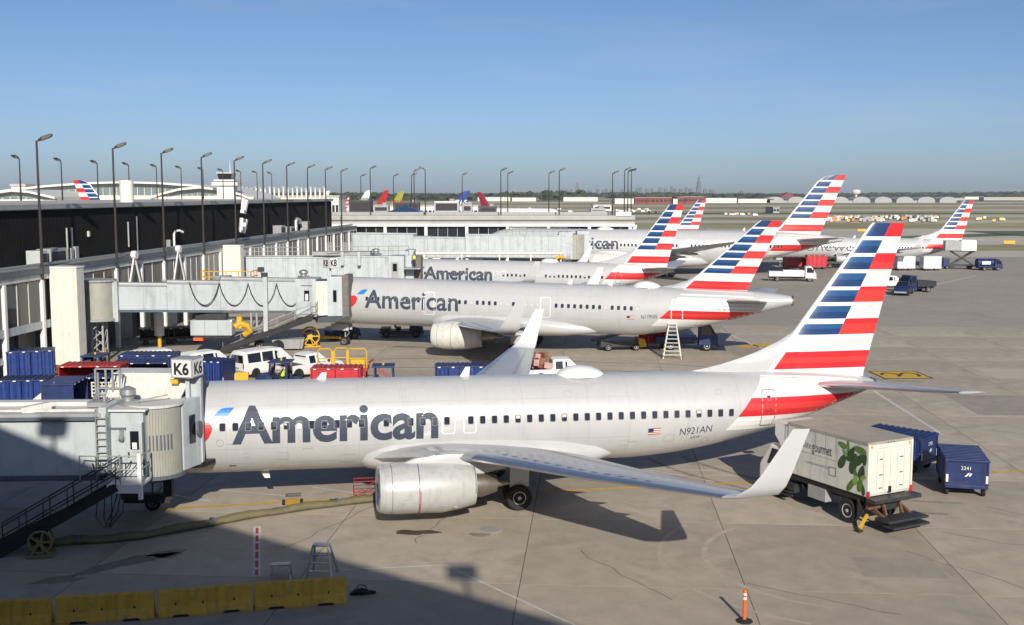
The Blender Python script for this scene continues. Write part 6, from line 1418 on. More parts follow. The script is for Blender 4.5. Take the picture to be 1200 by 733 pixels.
for p, y, c in ((850, 252, 0), (856, 252.5, 4), (862, 252, 4), (869, 252.5, 0), (877, 252, 4), (884, 253, 0), (993, 260, 2), (1145, 258, 2), (1152, 256.5, 0), (1163, 260, 2), (1172, 258.5, 2), (1128, 259, 3), (760, 249.5, 5), (768, 250, 5), (778, 251, 0), (640, 248, 4), (655, 246, 0), (630, 252, 4), (668, 249, 0)): park(p, y, c, rf.choice((0, 3.14, 1.2)))
for p_ in protos: assert p_ is not None
# signs and boxes on the grass
for k, (px, py, lab) in enumerate(((1009, 271, 'small yellow taxiway sign on the green island'), (1130, 286.5, 'yellow taxiway sign left of the far tail truck'), (1182, 285.5, 'yellow taxiway sign near the right edge'), (1008, 271.5, 'x'))):
    if lab == 'x': continue
    d = 13.7 * 1300 / (py - 227.2); t = thing('taxiway_sign', lab, 'sign', ((px - 600) / 1300 * d, d, -.3))
    q = MB(); q.box(-1.6, -.15, .25, 1.6, .15, 1.15); q.build('panel', YELLOW, t, bevel=.03)
    for x in (-1.2, 1.2): q = MB(); q.cyl((x, 0, 0), (x, 0, .25), .06, n=6); q.build('leg', DKSTEEL, t)

# far left: arched terminal, control tower, masts
TY = 420.0
tX = lambda px, Y=TY: (px - 600) / 1300 * Y
tZ = lambda py, Y=TY: 13.7 - (py - 227.2) / 1300 * Y
def arch_hall(label, pxs, prof, base, n_m, Y):
    """hall with a bowed white roof over a glazed wall; prof = (px, py) of the roof edge"""
    t = thing('arched_hall', label, 'building', (tX(pxs, Y), Y, 0))
    P_ = [(tX(a, Y) - tX(pxs, Y), tZ(b, Y)) for a, b in prof]
    q = MB(); q.prism([(P_[0][0], 0.6, 0)] + [(x, .6, z - .8) for x, z in P_] + [(P_[-1][0], .6, 0)], (0, 44, 0)); q.build('hall_core', TERMWHITE, t)
    q = MB(); n = len(P_); V = []
    for x, z in P_: V += [(x, -2.5, z), (x, -2.5, z - .75), (x, 46, z - .75), (x, 46, z)]
    q.loft([V[i * 4:i * 4 + 4] for i in range(n)]); q.build('roof', TERMWHITE, t, smooth=.4)
    x0, x1 = P_[0][0], P_[-1][0]; zb = tZ(base, Y)
    def zr(x):
        for (a, b), (c, d) in zip(P_, P_[1:]):
            if a <= x <= c: return b + (d - b) * (x - a) / (c - a)
        return P_[-1][1]
    for k in range(n_m):
        a, b = x0 + (x1 - x0) * (k + .06) / n_m, x0 + (x1 - x0) * (k + .94) / n_m
        if min(zr(a), zr(b)) - 1.0 < zb + .3: continue
        q = MB(); q.prism([(a, .3, zb), (b, .3, zb), (b, .3, zr(b) - .9), (a, .3, zr(a) - .9)], (0, .25, 0)); q.build('window_pane', TERMGLASS, t)
    q = MB(); q.box(x0, -1.5, 0, x1, .55, zb - .4); q.build('lower_wall', CREAM, t)
    return t
arch_hall('broad white arched terminal hall behind the concourse roof at far left', 120, [(-70, 236), (-30, 229), (10, 223), (60, 217.5), (105, 214.2), (150, 213), (190, 214), (230, 217), (265, 222), (290, 228), (300, 234)], 229, 46, 430)
arch_hall('smaller white arched hall before the control tower', 235, [(180, 231), (195, 226), (215, 221), (238, 219), (262, 221.5), (285, 227), (300, 233)], 229.5, 18, 405)
arch_hall('low arched white hall at the left edge behind the concourse', 10, [(-60, 233), (-20, 228), (20, 222.5), (40, 224), (70, 231)], 233.5, 14, 395)
ct = thing('control_tower', 'white airport control tower with dark cab beside the arched hall', 'tower', (tX(266, 400), 400, 0))
q = MB(); q.box(-3.0, 0, 0, 3.0, 6, tZ(213, 400)); q.build('shaft', TERMWHITE, ct)
for k, (z0, z1, w) in enumerate(((218, 214, 4.6), (213, 211, 3.8), (204, 203, 2.9))): q = MB(); q.box(-w, -1, tZ(z0, 400), w, 7, tZ(z1, 400)); q.build('floor_slab', TERMWHITE, ct, bevel=.1)
q = MB(); q.loft([[(-2.2, 0, tZ(211, 400)), (2.2, 0, tZ(211, 400)), (2.2, 5, tZ(211, 400)), (-2.2, 5, tZ(211, 400))], [(-2.7, -.4, tZ(204, 400)), (2.7, -.4, tZ(204, 400)), (2.7, 5.4, tZ(204, 400)), (-2.7, 5.4, tZ(204, 400))]]); q.build('cab_glass', GLASS, ct)
q = MB(); q.cyl((1.4, 2, tZ(203, 400)), (1.4, 2, tZ(189, 400)), .18, .08, n=6); q.build('antenna_mast', TERMWHITE, ct)
for k in range(5): q = MB(); q.box(-3.9 + k * 1.7, -.9, tZ(217.6, 400), -2.9 + k * 1.7, -.82, tZ(214.4, 400)); q.build('window', GLASS, ct)
for k in range(19):
    px = 286 + k * 5.3; Y = 455; t = thing('white_mast', '%s of the white masts from the left beyond the concourse roof' % (ordn + ['fifteenth', 'sixteenth', 'seventeenth', 'eighteenth', 'nineteenth'])[k], 'mast', (tX(px, Y), Y, 0), 0, 'white masts beyond the concourse roof')
    q = MB(); q.cyl((0, 0, 0), (0, 0, tZ(219 + (k % 3) * .8, Y)), .5, .38, n=8); q.build('shaft', TERMWHITE, t); q = MB(); q.box(-.75, -.5, tZ(220.6 + (k % 3) * .8, Y), .75, .5, tZ(219.2 + (k % 3) * .8, Y)); q.build('head', GREYBOX, t)
block('roof_house', 'white plant house on the far hall roof at the left edge', 'building', 17, 33, 0, 218.6, 436, TERMWHITE, None, 8)
block('far_concourse', 'white low terminal link right of the arched halls, below the white masts', 'building', 272, 398, 0, 231.0, 470, TERMWHITE, None, 20, None, 30, 0)
block('far_concourse', 'long pale low terminal arm behind the dark concourse, from tower to blue tail', 'building', 270, 560, 0, 241.5, 540, TERMWHITE, None, 30, None, 60, 0)

# other carriers' aircraft at the far terminal: fin colours only differ
FINS = {k: mat('fin_' + k, c, .4, 0, .08, .5) for k, c in dict(navy=(.012, .03, .25), red=(.55, .035, .03), lime=(.36, .36, .07), white=(.75, .75, .74), maroon=(.3, .03, .05)).items()}
def foreign(fin_m, label, px, Y, rz, sc=.9, word=None, wordm=WHITE, z=0):
    r, f = airliner(S789, (fin_m, WHITE), lod=1); r.name = 'foreign_airliner'; tag(r, label, 'airliner', 'airliners at the far terminal')
    r.location = ((px - 600) / 1300 * Y, Y, z); r.rotation_euler = (0, 0, rz); r.scale = (sc, sc, sc)
    if word:
        V, F, w, h = text2d(word, 0, .02); m = MB(); s_ = 2.9 / h
        for sg in (-1, 1): m.add([((54.0 if sg < 0 else 59.5) - 32.8 + x * s_ * (1 if sg < 0 else -1), sg * .62, 8.6 + y * s_) for x, y in V], F)
        m.build('fin_lettering', wordm, r, recalc=False)
    return r
# rz 0: tail to the right; placed so that the fin stands at px
foreign(FINS['navy'], 'airliner with a navy blue tail lettered in white, beyond the pier roof', 494, 600, R(0), .9, 'SAS')
foreign(FINS['red'], 'airliner with a plain red tail beyond the pier roof', 415, 640, R(-35), .92)
foreign(FINS['lime'], 'airliner with a yellow green and red tail beyond the pier roof', 427, 610, R(-25), .88, 'TAP', FINS['red'])
foreign(FINS['white'], 'airliner with a plain white tail, left of the red tails beyond the pier', 390, 650, R(-25), .92)
foreign(FINS['white'], 'airliner with a white tail beside the far white masts, partly behind the black cladding', 347, 660, R(-30), .9)
foreign(FINS['maroon'], 'white airliner facing right with a slim dark red tail, right of the navy tail', 604, 560, R(180 - 38), .85)
a_ = copy_tree(p6); tag(a_, 'small striped airliner tail between white tails beyond the black cladding', 'airliner', 'airliners at the far terminal'); a_.name = 'airliner'; place(a_, (369 - 600) / 1300 * 500, 500, R(-28), 0)
# ------------------------------------------------------------------ ground vehicles and equipment
def cart_tent(name, label, loc, rz, L=3.2, W=1.75, H=2.1, body=GSE_BLUE, curt=CURT_BLUE, openside=False, group='baggage carts on the apron', number=None, panels=4):
    """covered baggage cart: chassis, posts, ribbed roof, curtains, end walls, wheels, tow bar"""
    t = thing(name, label, 'baggage cart', loc, rz, group); hl, hw = L / 2, W / 2
    q = MB(); q.box(-hl, -hw, .42, hl, hw, .58); t_ch = q.build('chassis', body, t, bevel=.02)
    for sx in (-1, 1):
        for sy in (-1, 1): q = MB(); q.box(sx * (hl - .04) - .04, sy * (hw - .04) - .04, .58, sx * (hl - .04) + .04, sy * (hw - .04) + .04, H - .12); q.build('post', body, t)
    q = MB(); q.box(-hl - .03, -hw - .03, H - .13, hl + .03, hw + .03, H - .04); rf_ = q.build('roof', body, t, bevel=.02)
    n = int(L / .32)
    for k in range(n): x = -hl + (k + .5) * L / n; q = MB(); q.box(x - .07, -hw, H - .045, x + .07, hw, H); q.build('roof_rib', body, rf_, bevel=.012)
    for sx in (-1, 1):
        q = MB(); q.box(sx * (hl - .06) - .015, -hw + .08, .58, sx * (hl - .06) + .015, hw - .08, H - .13); ew = q.build('end_wall', body, t)
        for k in range(3): q = MB(); z = .75 + k * .42; q.box(sx * (hl - .04) - .008, -hw + .12, z, sx * (hl - .04) + .008, hw - .12, z + .05); q.build('end_rib', body, ew)
        for sy in (-1, 1):
            q = MB(); q.box(sx * hl - .012, sy * (hw - .08) - .05, .7, sx * hl + .012, sy * (hw - .08) + .05, 1.05); q.build('reflector', WHITE, ew)
    if not openside:
        for sy in (-1, 1):
            w = (L - .2) / panels
            for k in range(panels):
                x0 = -hl + .1 + k * w; pts = 9; V = []
                for z in (.6, H - .14):
                    for j in range(pts): V.append((x0 + .02 + (w - .04) * j / (pts - 1), sy * (hw - .02 + .025 * math.sin(j * 2.4 + k)), z))
                q = MB(); q.add(V, [(j, j + 1, pts + j + 1, pts + j) for j in range(pts - 1)]); q.build('curtain', curt, t, smooth=.8)
    else:
        q = MB(); q.box(-hl + .1, hw - .07, .58, hl - .1, hw - .04, H - .15); q.build('back_wall', body, t); q = MB(); q.box(-hl + .1, -hw + .05, .58, hl - .1, hw - .1, .66); q.build('load_floor', DKSTEEL, t)
    for k in range(4): x = -hl + .3 + k * (L - .6) / 3; q = MB(); q.box(x - .09, -hw - .045, H - .125, x + .09, -hw - .03, H - .06); q.build('reflector', WHITE, rf_)
    for sx in (-1, 1):
        for sy in (-1, 1): wheel(t, (sx * (hl - .5), sy * (hw - .14), .23), .23, .16, .5, GREYBOX)
    q = MB(); q.bar((hl, 0, .45), (hl + .95, 0, .32), .09); q.cyl((hl + .95, 0, .26), (hl + .95, 0, .38), .09, n=10); q.build('tow_bar', DKSTEEL, t)
    if number: flat_text(number, 'fleet_number', WHITE, t, (-hl - .062, .28, H - .48), (0, -1, 0), (0, 0, 1), .16)
    return t
def tilt(o): return o

# two blue carts at the right, behind the catering truck
c1_ = cart_tent('baggage_cart', 'ribbed roof blue baggage cart standing alone at the right, its end toward the viewer', (20.95, 50.6, 0), R(76), 3.2, 1.85, 1.78, number='2241')
c2_ = cart_tent('baggage_cart', 'blue baggage cart between the catering truck and the lone blue cart', (19.5, 54.9, 0), R(135), 3.2, 1.85, 1.85, number='2785')
for c in (c1_, c2_):
    q = MB()      # small flight emblem on the end wall: two slanted strokes
    q.add([(-1.62, .12, .98), (-1.62, -.05, 1.16), (-1.62, -.13, 1.16), (-1.62, .02, .98)], [(0, 1, 2, 3)]); q.add([(-1.62, -.06, 1.0), (-1.62, -.13, 1.14), (-1.62, -.22, 1.14), (-1.62, -.13, 1.0)], [(0, 1, 2, 3)]); q.build('end_emblem', WHITE, c, recalc=False)
C_ = cart_tent
C_('baggage_cart', 'blue baggage cart at the left edge in front of the dark concourse undercroft', (-35.2, 80.4, 0), R(20), 3.2, 1.8, 2.4)
C_('baggage_cart', 'low blue baggage cart at the left edge, nearest the K6 bridge roof', (-30.4, 68.5, 0), R(8), 3.0, 1.9, 2.3, openside=False)
C_('baggage_cart', 'open sided dark blue cart right of the cream wedge, behind the K6 bridge', (-27.6, 67.6, 0), R(95), 3.0, 1.9, 2.3, openside=True)
C_('baggage_cart', 'open blue baggage cart behind the bridge ladder with the white lattice', (-25.4, 70.2, 0), R(4), 3.4, 1.8, 2.2, openside=True)
C_('baggage_cart', 'long blue open cart with white roof tabs, left of the K6 sign', (-26.0, 77.6, 0), R(2), 4.0, 2.0, 2.0, openside=True)
C_('baggage_cart', 'blue cart with white roof tabs parked behind the long open cart', (-26.6, 80.6, 0), R(2), 4.0, 2.0, 2.1)
C_('baggage_cart', 'blue curtained cart right of the K6 sign, left of the white minibus', (-20.8, 76.9, 0), R(-18), 2.2, 1.7, 2.2, panels=3)
C_('baggage_cart', 'blue curtained cart standing alone behind the middle of the nearest fuselage', (-3.65, 77.4, 0), R(2), 3.5, 1.8, 1.75)
C_('baggage_cart', 'red curtained baggage cart in front of the yellow railed stand', (-12.05, 75.6, 0), R(1), 3.4, 1.8, 1.9, CART_RED, CURT_RED, panels=2)
C_('baggage_cart', 'open red cart frame with rusty roof at the left, before the blue tug', (-27.8, 72.9, 0), R(3), 4.0, 1.9, 2.5, CART_RED, CURT_RED, openside=True, number=None)
C_('baggage_cart', 'left one of two red open carts under the tail of the wide body', (50.6, 198.5, 0), R(4), 3.8, 1.9, 2.4, CART_RED, CURT_RED, openside=True)
C_('baggage_cart', 'right one of two red carts under the tail of the wide body', (55.4, 202, 0), R(-4), 3.6, 1.9, 2.6, CART_RED, CURT_RED)
C_('baggage_cart', 'white box cart on the right stand, nearer the white car', (70.3, 198.6, 0), R(2), 3.2, 2.0, 2.6, WHITE, WHITE)
C_('baggage_cart', 'white box cart on the right stand, nearer the scissor lift', (74.9, 198.4, 0), R(2), 3.2, 2.0, 2.6, WHITE, WHITE)
C_('baggage_cart', 'dark red covered cart under the belly of the second airliner, beside a blue truck', (12.7, 98.6, 0), R(-4), 2.6, 1.7, 2.1, CART_RED, CURT_RED)
for x, y, lab in ((-32.6, 101, 'left dark cart of the pair under the cable hung bridge'), (-30.3, 102, 'right dark cart of the pair under the cable hung bridge')): C_('baggage_cart', lab, (x, y, 0), R(20), 3.0, 1.6, 1.5, DKSTEEL, DKSTEEL, openside=True)

# --- people -----------------------------------------------------------------
def person(label, loc, rz, joints, shirt, legs, vest=None):
    """one continuous skinned body; joints: dict name -> (x, y, z)"""
    J = joints; order = ['pelvis', 'chest', 'neck', 'head', 'shL', 'elL', 'haL', 'shR', 'elR', 'haR', 'hipL', 'knL', 'anL', 'toL', 'hipR', 'knR', 'anR', 'toR', 'crown']
    E_ = [('pelvis', 'chest'), ('chest', 'neck'), ('neck', 'head'), ('head', 'crown'), ('chest', 'shL'), ('shL', 'elL'), ('elL', 'haL'), ('chest', 'shR'), ('shR', 'elR'), ('elR', 'haR'), ('pelvis', 'hipL'), ('hipL', 'knL'), ('knL', 'anL'), ('anL', 'toL'), ('pelvis', 'hipR'), ('hipR', 'knR'), ('knR', 'anR'), ('anR', 'toR')]
    rad = dict(pelvis=(.16, .12), chest=(.18, .12), neck=(.065, .065), head=(.10, .11), crown=(.07, .08), shL=(.075, .075), shR=(.075, .075), elL=(.05, .05), elR=(.05, .05), haL=(.04, .03), haR=(.04, .03), hipL=(.10, .10), hipR=(.10, .10), knL=(.068, .068), knR=(.068, .068), anL=(.048, .048), anR=(.048, .048), toL=(.045, .035), toR=(.045, .035))
    me = bpy.data.meshes.new('person'); me.from_pydata([J[k] for k in order], [(order.index(a), order.index(b)) for a, b in E_], [])
    o = bpy.data.objects.new('person', me); C.objects.link(o); tag(o, label, 'person'); o.location = loc; o.rotation_euler = (0, 0, rz)
    sm = o.modifiers.new('skin', 'SKIN'); sm.use_smooth_shade = True
    lay = me.skin_vertices[0].data if me.skin_vertices else None
    if lay is None:
        bm = bmesh.new(); bm.from_mesh(me); bm.verts.layers.skin.verify(); bm.to_mesh(me); bm.free(); lay = me.skin_vertices[0].data
    for i, k in enumerate(order): lay[i].radius = rad[k]; lay[i].use_root = (k == 'pelvis')
    o.modifiers.new('sub', 'SUBSURF').render_levels = 1; o.modifiers['sub'].levels = 1
    dg = bpy.context.evaluated_depsgraph_get(); me2 = bpy.data.meshes.new_from_object(o.evaluated_get(dg)); o.modifiers.clear(); o.data = me2
    me2.materials.clear()
    for m in (shirt, legs, SKIN): me2.materials.append(m)
    pz = J['pelvis'][2]; hz_ = J['neck'][2]
    H = [Vector(J['haL']), Vector(J['haR'])]
    for p in me2.polygons:
        c = p.center; p.use_smooth = True
        p.material_index = 2 if c.z > hz_ + .03 or min((c - h).length for h in H) < .11 else (1 if c.z < pz + .02 or (c.x > .25 and c.z < J['chest'][2] - .25) else 0)
    # hair cap, face features, vest
    h = Vector(J['head']); q = MB(); q.loft([[(h.x - .015 + r * math.cos(a), h.y + r * .85 * math.sin(a), h.z + z) for a in [k * math.pi / 6 for k in range(12)]] for r, z in ((.118, .06), (.120, .11), (.095, .16), (.03, .185))]); q.build('cap', BLACK, o, smooth=.9)
    for sy in (-.035, .035): q = MB(); q.cyl((h.x + .095, sy + h.y, h.z + .03), (h.x + .108, sy + h.y, h.z + .03), .012, n=6); q.build('eye', BLACK, o)
    q = MB(); q.prism([(h.x + .10, h.y - .014, h.z - .02), (h.x + .10, h.y + .014, h.z - .02), (h.x + .10, h.y, h.z + .03)], (.03, 0, -.005)); q.build('nose', SKIN, o)
    q = MB(); q.box(h.x + .098, h.y - .025, h.z - .055, h.x + .108, h.y + .025, h.z - .045); q.build('mouth', EAGLE_RED, o)
    for sd_ in ('L', 'R'):       # five fingers from each hand
        hd = Vector(J['ha' + sd_]); d = (hd - Vector(J['el' + sd_])).normalized(); side = d.cross(Vector((0, 0, 1))).normalized()
        for k in range(5):
            q = MB(); b = hd + side * (k - 2) * .018 + (d * .03 if k else d * -.01); L_ = (.05, .075, .085, .08, .062)[k]
            mid = b + d * L_ * .55 + (side * -.035 if k == 0 else Vector()); q.tube([b, mid, mid + d * L_ * .35 + Vector((0, 0, -L_ * .35))], .009, 5); q.build('finger', SKIN, o)
    if vest:
        q = MB(); ch, pv_ = Vector(J['chest']), Vector(J['pelvis'])
        q.loft([[(c.x + a_ * math.cos(t), c.y + b_ * math.sin(t), c.z) for t in [k * math.pi / 8 for k in range(16)]] for c, a_, b_ in ((pv_ + Vector((0, 0, .08)), .165, .20), (ch * .5 + pv_ * .5, .17, .215), (ch + Vector((0, 0, .02)), .165, .225), (ch + Vector((0, 0, .14)), .10, .15))], cap=False); v = q.build('vest', vest, o, smooth=.9)
    return o
SIT = dict(pelvis=(0, 0, .0), chest=(-.03, 0, .38), neck=(-.02, 0, .56), head=(.0, 0, .68), crown=(-.01, 0, .80), shL=(-.02, .19, .46), elL=(.16, .24, .24), haL=(.42, .15, .30), shR=(-.02, -.19, .46), elR=(.16, -.24, .24), haR=(.42, -.15, .30), hipL=(.06, .1, -.02), knL=(.44, .13, .04), anL=(.48, .13, -.38), toL=(.62, .13, -.41), hipR=(.06, -.1, -.02), knR=(.44, -.13, .04), anR=(.48, -.13, -.38), toR=(.62, -.13, -.41))
STAND = dict(pelvis=(0, 0, .92), chest=(0, 0, 1.30), neck=(0, 0, 1.48), head=(.01, 0, 1.60), crown=(0, 0, 1.72), shL=(0, .19, 1.39), elL=(.02, .25, 1.12), haL=(.14, .22, .88), shR=(0, -.19, 1.39), elR=(.02, -.25, 1.12), haR=(.16, -.2, .95), hipL=(0, .1, .90), knL=(.03, .11, .50), anL=(-.02, .12, .08), toL=(.13, .12, .04), hipR=(0, -.1, .90), knR=(.01, -.11, .50), anR=(0, -.12, .08), toR=(.15, -.12, .04))

# --- tugs --------------------------------------------------------------------
def tug(label, loc, rz, cab=True, col=GSE_BLUE, L=3.0, W=1.6, number=None):
    t = thing('baggage_tug', label, 'tug', loc, rz, 'baggage tugs on the apron'); hl, hw = L / 2, W / 2
    q = MB(); q.loft([[(x, -w, zb), (x, w, zb), (x, w, zt), (x, w * .92, zt + .05), (x, -w * .92, zt + .05), (x, -w, zt)] for x, w, zb, zt in ((-hl, hw * .95, .35, .85), (-hl + .9, hw, .30, .85), (-hl + .92, hw, .30, .62), (hl - 1.25, hw, .30, .62), (hl - 1.2, hw * .95, .30, 1.12), (hl - .2, hw * .85, .32, 1.05), (hl, hw * .8, .4, .9))]); q.build('body', col, t, bevel=.03)
    q = MB(); q.box(hl, -hw * .78, .3, hl + .12, hw * .78, .55); q.build('bumper', DKSTEEL, t)
    q = MB(); q.box(hl - .02, -hw * .5, .6, hl + .02, hw * .5, .85); q.build('grille', BLACK, t)
    for sy in (-.5, .5): q = MB(); q.cyl((hl - .05, sy * hw, .72), (hl + .04, sy * hw, .72), .09, n=12); q.build('headlight', LENS, t)
    for x in (-hl + .55, hl - .6):
        for sy in (-1, 1): wheel(t, (x, sy * (hw - .1), .36), .36, .24, .5, GREYBOX)
    q = MB(); q.box(-.55, -.5, .66, -.1, .5, .95); q.box(-.68, -.5, .9, -.55, .5, 1.4); q.build('seat', BLACK, t, bevel=.04)
    q = MB(); q.tube([(.22 + .03 * math.cos(a), .2 * math.sin(a) - .25, 1.25 + .17 * math.cos(a)) for a in [k * math.pi / 6 for k in range(13)]], .018, 5); q.build('steering_wheel', BLACK, t)
    if cab:
        for x, ze in ((-.75, 2.05), (.42, 2.05)):
            for sy in (-1, 1): q = MB(); q.bar((x + (.12 if x > 0 else 0), sy * (hw - .08), .7), (x, sy * (hw - .08), ze), .10); q.build('cab_post', col, t)
        q = MB(); q.box(-.95, -hw, 2.03, .58, hw, 2.13); q.build('cab_roof', col, t, bevel=.03)
        q = MB(); q.prism([(.50, -hw + .12, 1.15), (.50, hw - .12, 1.15), (.42, hw - .12, 2.0), (.42, -hw + .12, 2.0)], (.015, 0, 0)); q.build('windshield', GLASS, t)
        q = MB(); q.box(-.80, -hw + .12, 1.2, -.78, hw - .12, 2.0); q.build('rear_window', GLASS, t)
        q = MB(); q.cyl((-.2, 0, 2.13), (-.2, 0, 2.28), .08, n=10); q.build('beacon', YELLOW, t)
    q = MB(); q.bar((-hl, 0, .42), (-hl - .25, 0, .42), .12); q.build('hitch', DKSTEEL, t)
    if number: flat_text(number, 'fleet_number', WHITE, t, (-.6, -hw - .012, .66), (1, 0, 0), (0, 0, 1), .16)
    return t
tug('blue tug with a driver in its cab, in front of the white minibus', (-16.3, 76.6, 0), R(178), True)
person('person in dark cap and hi vis vest seated driving the blue tug', (-15.98, 76.45, .98), R(178), SIT, NAVY, NAVY, HIVIS)
tug('blue tug with tall open cab at the left behind the red cart frame', (-30.0, 79.6, 0), R(0), True, number='60640', L=4.2, W=2.0)
tug('small blue tug with square cab behind the nearest fuselage, right of the red cart', (-8.55, 74.6, 0), R(4), True)
tug('blue tug half in the shade below the second airliner nose', (-16.0, 104.0, 0), R(30), False)
tug('dark low tug under the second airliner behind its nose wheel', (-10.6, 106.0, 0), R(2), False, DKSTEEL, 4.0, 2.0)
c = MB(); c.box(-12.9, 132.4, 4.7, -11.0, 134.38, 4.84); b3.build(c, 'service_deck', GREYBOX)
person('person in hi vis vest standing on the deck of the far ribbed bridge', (-11.75, 133.2, 4.86), R(-90), STAND, NAVY, NAVY, HIVIS)

# --- road vehicles -----------------------------------------------------------
def car(name, label, cat, loc, rz, kind, paint=WHITE, group='white vans and cars parked behind the nearest airliner', text=None):
    t = thing(name, label, cat, loc, rz, group)
    # stations: x, bottom, belt, roof, half width at belt, half width at roof
    if kind == 'van': st = [(-2.55, .45, 1.0, 1.0, .86, .86), (-2.5, .32, 1.08, 1.80, .95, .80), (-2.3, .28, 1.1, 1.98, .97, .80), (0, .26, 1.1, 2.02, .97, .80), (1.05, .26, 1.08, 1.97, .97, .79), (1.95, .26, 1.05, 1.12, .95, .82), (2.45, .3, .92, .96, .90, .74), (2.6, .42, .7, .72, .8, .7)]; gl = [(-2.25, -1.0), (-.92, .15), (.25, 1.35)]; ws = (4, 5); rear = 1; ax = (-1.55, 1.65); r = .34
    elif kind == 'suv': st = [(-2.35, .45, .95, .96, .84, .84), (-2.3, .32, 1.0, 1.55, .92, .74), (-1.9, .28, 1.02, 1.74, .95, .74), (0.2, .26, 1.02, 1.76, .95, .74), (.55, .26, 1.02, 1.70, .95, .73), (1.25, .26, 1.02, 1.06, .93, .82), (2.15, .3, .9, .94, .88, .74), (2.35, .42, .65, .68, .8, .7)]; gl = [(-2.15, -1.2), (-1.1, -.1), (0, .85)]; ws = (4, 5); rear = 1; ax = (-1.4, 1.45); r = .36
    else: st = [(-2.8, .5, 1.02, 1.04, .92, .90), (-.9, .3, 1.05, 1.08, .96, .90), (-.85, .3, 1.06, 1.72, .96, .74), (-.6, .3, 1.06, 1.80, .96, .74), (.45, .3, 1.06, 1.78, .96, .74), (1.15, .3, 1.05, 1.10, .95, .84), (2.3, .34, .98, 1.02, .92, .78), (2.6, .45, .72, .76, .86, .72)]; gl = [(-.72, -.1), (0, .85)]; ws = (4, 5); rear = 2; ax = (-1.75, 1.75); r = .39
    rings = []
    for x, zb, be, ro, w, wr in st:
        rings.append([(x, -w * .93, zb), (x, w * .93, zb), (x, w, zb + .14), (x, w, be), (x, wr, max(be + .012, ro - .06)), (x, wr * .86, max(be + .02, ro)), (x, -wr * .86, max(be + .02, ro)), (x, -wr, max(be + .012, ro - .06)), (x, -w, be), (x, -w, zb + .14)])
    q = MB(); q.loft(rings); q.build('body', paint, t, smooth=.45)
    def at(x):
        for a, b in zip(st, st[1:]):
            if a[0] <= x <= b[0]: u = (x - a[0]) / (b[0] - a[0]); return [a[k] * (1 - u) + b[k] * u for k in range(6)]
    for x0, x1 in gl:
        for sy in (-1, 1):
            P_ = []
            for x, top in ((x0 + .04, 0), (x1 - .04, 0), (x1 - .04, 1), (x0 + .04, 1)):
                a = at(x); zt = a[3] - .06; f = .06 if not top else .88; y = a[4] + (a[5] - a[4]) * f; P_.append((x, sy * (y + .012), a[2] + (zt - a[2]) * f))
            q = MB(); q.add(P_, [(0, 1, 2, 3)]); q.build('side_window', GLASS, t)
    a, b = st[ws[0]], st[ws[1]]; q = MB(); e = .015
    q.quad((b[0] - .06, -b[5] * .92, b[3] + .05), (b[0] - .06, b[5] * .92, b[3] + .05), (a[0] + .06 + e, a[5] * .84, a[3] - .03 + e), (a[0] + .06 + e, -a[5] * .84, a[3] - .03 + e)); q.build('windshield', GLASS, t)
    a = st[rear]; x = a[0] - .02 if kind != 'pickup' else a[0] - .015
    q = MB(); q.quad((x - (.035 if kind != 'pickup' else 0), -a[4] * .82, a[2] + .06), (x - (.035 if kind != 'pickup' else 0), a[4] * .82, a[2] + .06), (x, a[5] * .86, a[3] - .08), (x, -a[5] * .86, a[3] - .08)); q.build('rear_window', GLASS, t)
    if kind == 'pickup':
        q = MB(); q.box(-2.66, -.76, 1.045, -1.02, .76, 1.075); q.build('bed_opening', BLACK, t)
    for x in ax:
        for sy in (-1, 1):
            q = MB(); q.cyl((x, sy * .60, r), (x, sy * .975, r), r * 1.16, n=20); q.build('wheel_arch', BLACK, t); wheel(t, (x, sy * .88, r), r, .24, .6, STEEL)
    for sy in (-1, 1):
        q = MB(); q.box(st[0][0] - .02, sy * .80 - .07, .75, st[0][0] + .1, sy * .80 + .07, 1.12); q.build('tail_light', TAILLAMP, t, bevel=.015)
        q = MB(); q.box(st[-2][0] - .04, sy * .66 - .16, .66, st[-2][0] + .12, sy * .66 + .14, .84); q.build('headlight', LENS, t, bevel=.02)
        q = MB(); q.box(.95, sy * 1.0 - .07, 1.08, 1.1, sy * 1.0 + .07, 1.26); q.build('mirror', BLACK, t, bevel=.02)
        q = MB(); q.box(-.1, sy * .975 - .01, .92, .12, sy * .975 + .01, .96); q.build('door_handle', BLACK, t)
        q = MB(); q.box(.20, sy * .966 - .006, .42, .215, sy * .966 + .006, 1.08); q.build('door_seam', GREYBOX, t)
    q = MB(); q.box(st[0][0] - .05, -.85, .38, st[0][0] + .12, .85, .58); q.build('rear_bumper', GREYBOX, t, bevel=.03); q = MB(); q.box(st[-1][0] - .05, -.8, .38, st[-1][0] + .07, .8, .60); q.build('front_bumper', GREYBOX, t, bevel=.03)
    q = MB(); q.box(st[0][0] - .035, -.25, .68, st[0][0] - .005, .25, .80); q.build('number_plate', GREYBOX, t)
    if text: flat_text(text, 'side_lettering', DKSTEEL, t, (-1.2, -.985, .78), (1, 0, 0), (0, 0, 1), .13)
    return t
car('minibus', 'white minibus with dark windows, rear turned to the viewer, behind the blue tug', 'van', (-18.9, 83.9, 0), R(50), 'van')
car('pickup_truck', 'white pickup parked right of the minibus', 'pickup', (-15.3, 83.0, 0), R(48), 'pickup')
car('parked_car', 'white car between the K6 sign and the minibus, roof showing', 'car', (-23.3, 84.4, 0), R(50), 'suv')
car('parked_car', 'white car left of the K6 sign behind blue carts', 'car', (-27.3, 85.4, 0), R(40), 'suv')
car('parked_car', 'white car far right on the apron beside the tall near tail', 'car', (55.6, 162.5, 0), R(12), 'suv', WHITE, 'vehicles on the right apron')
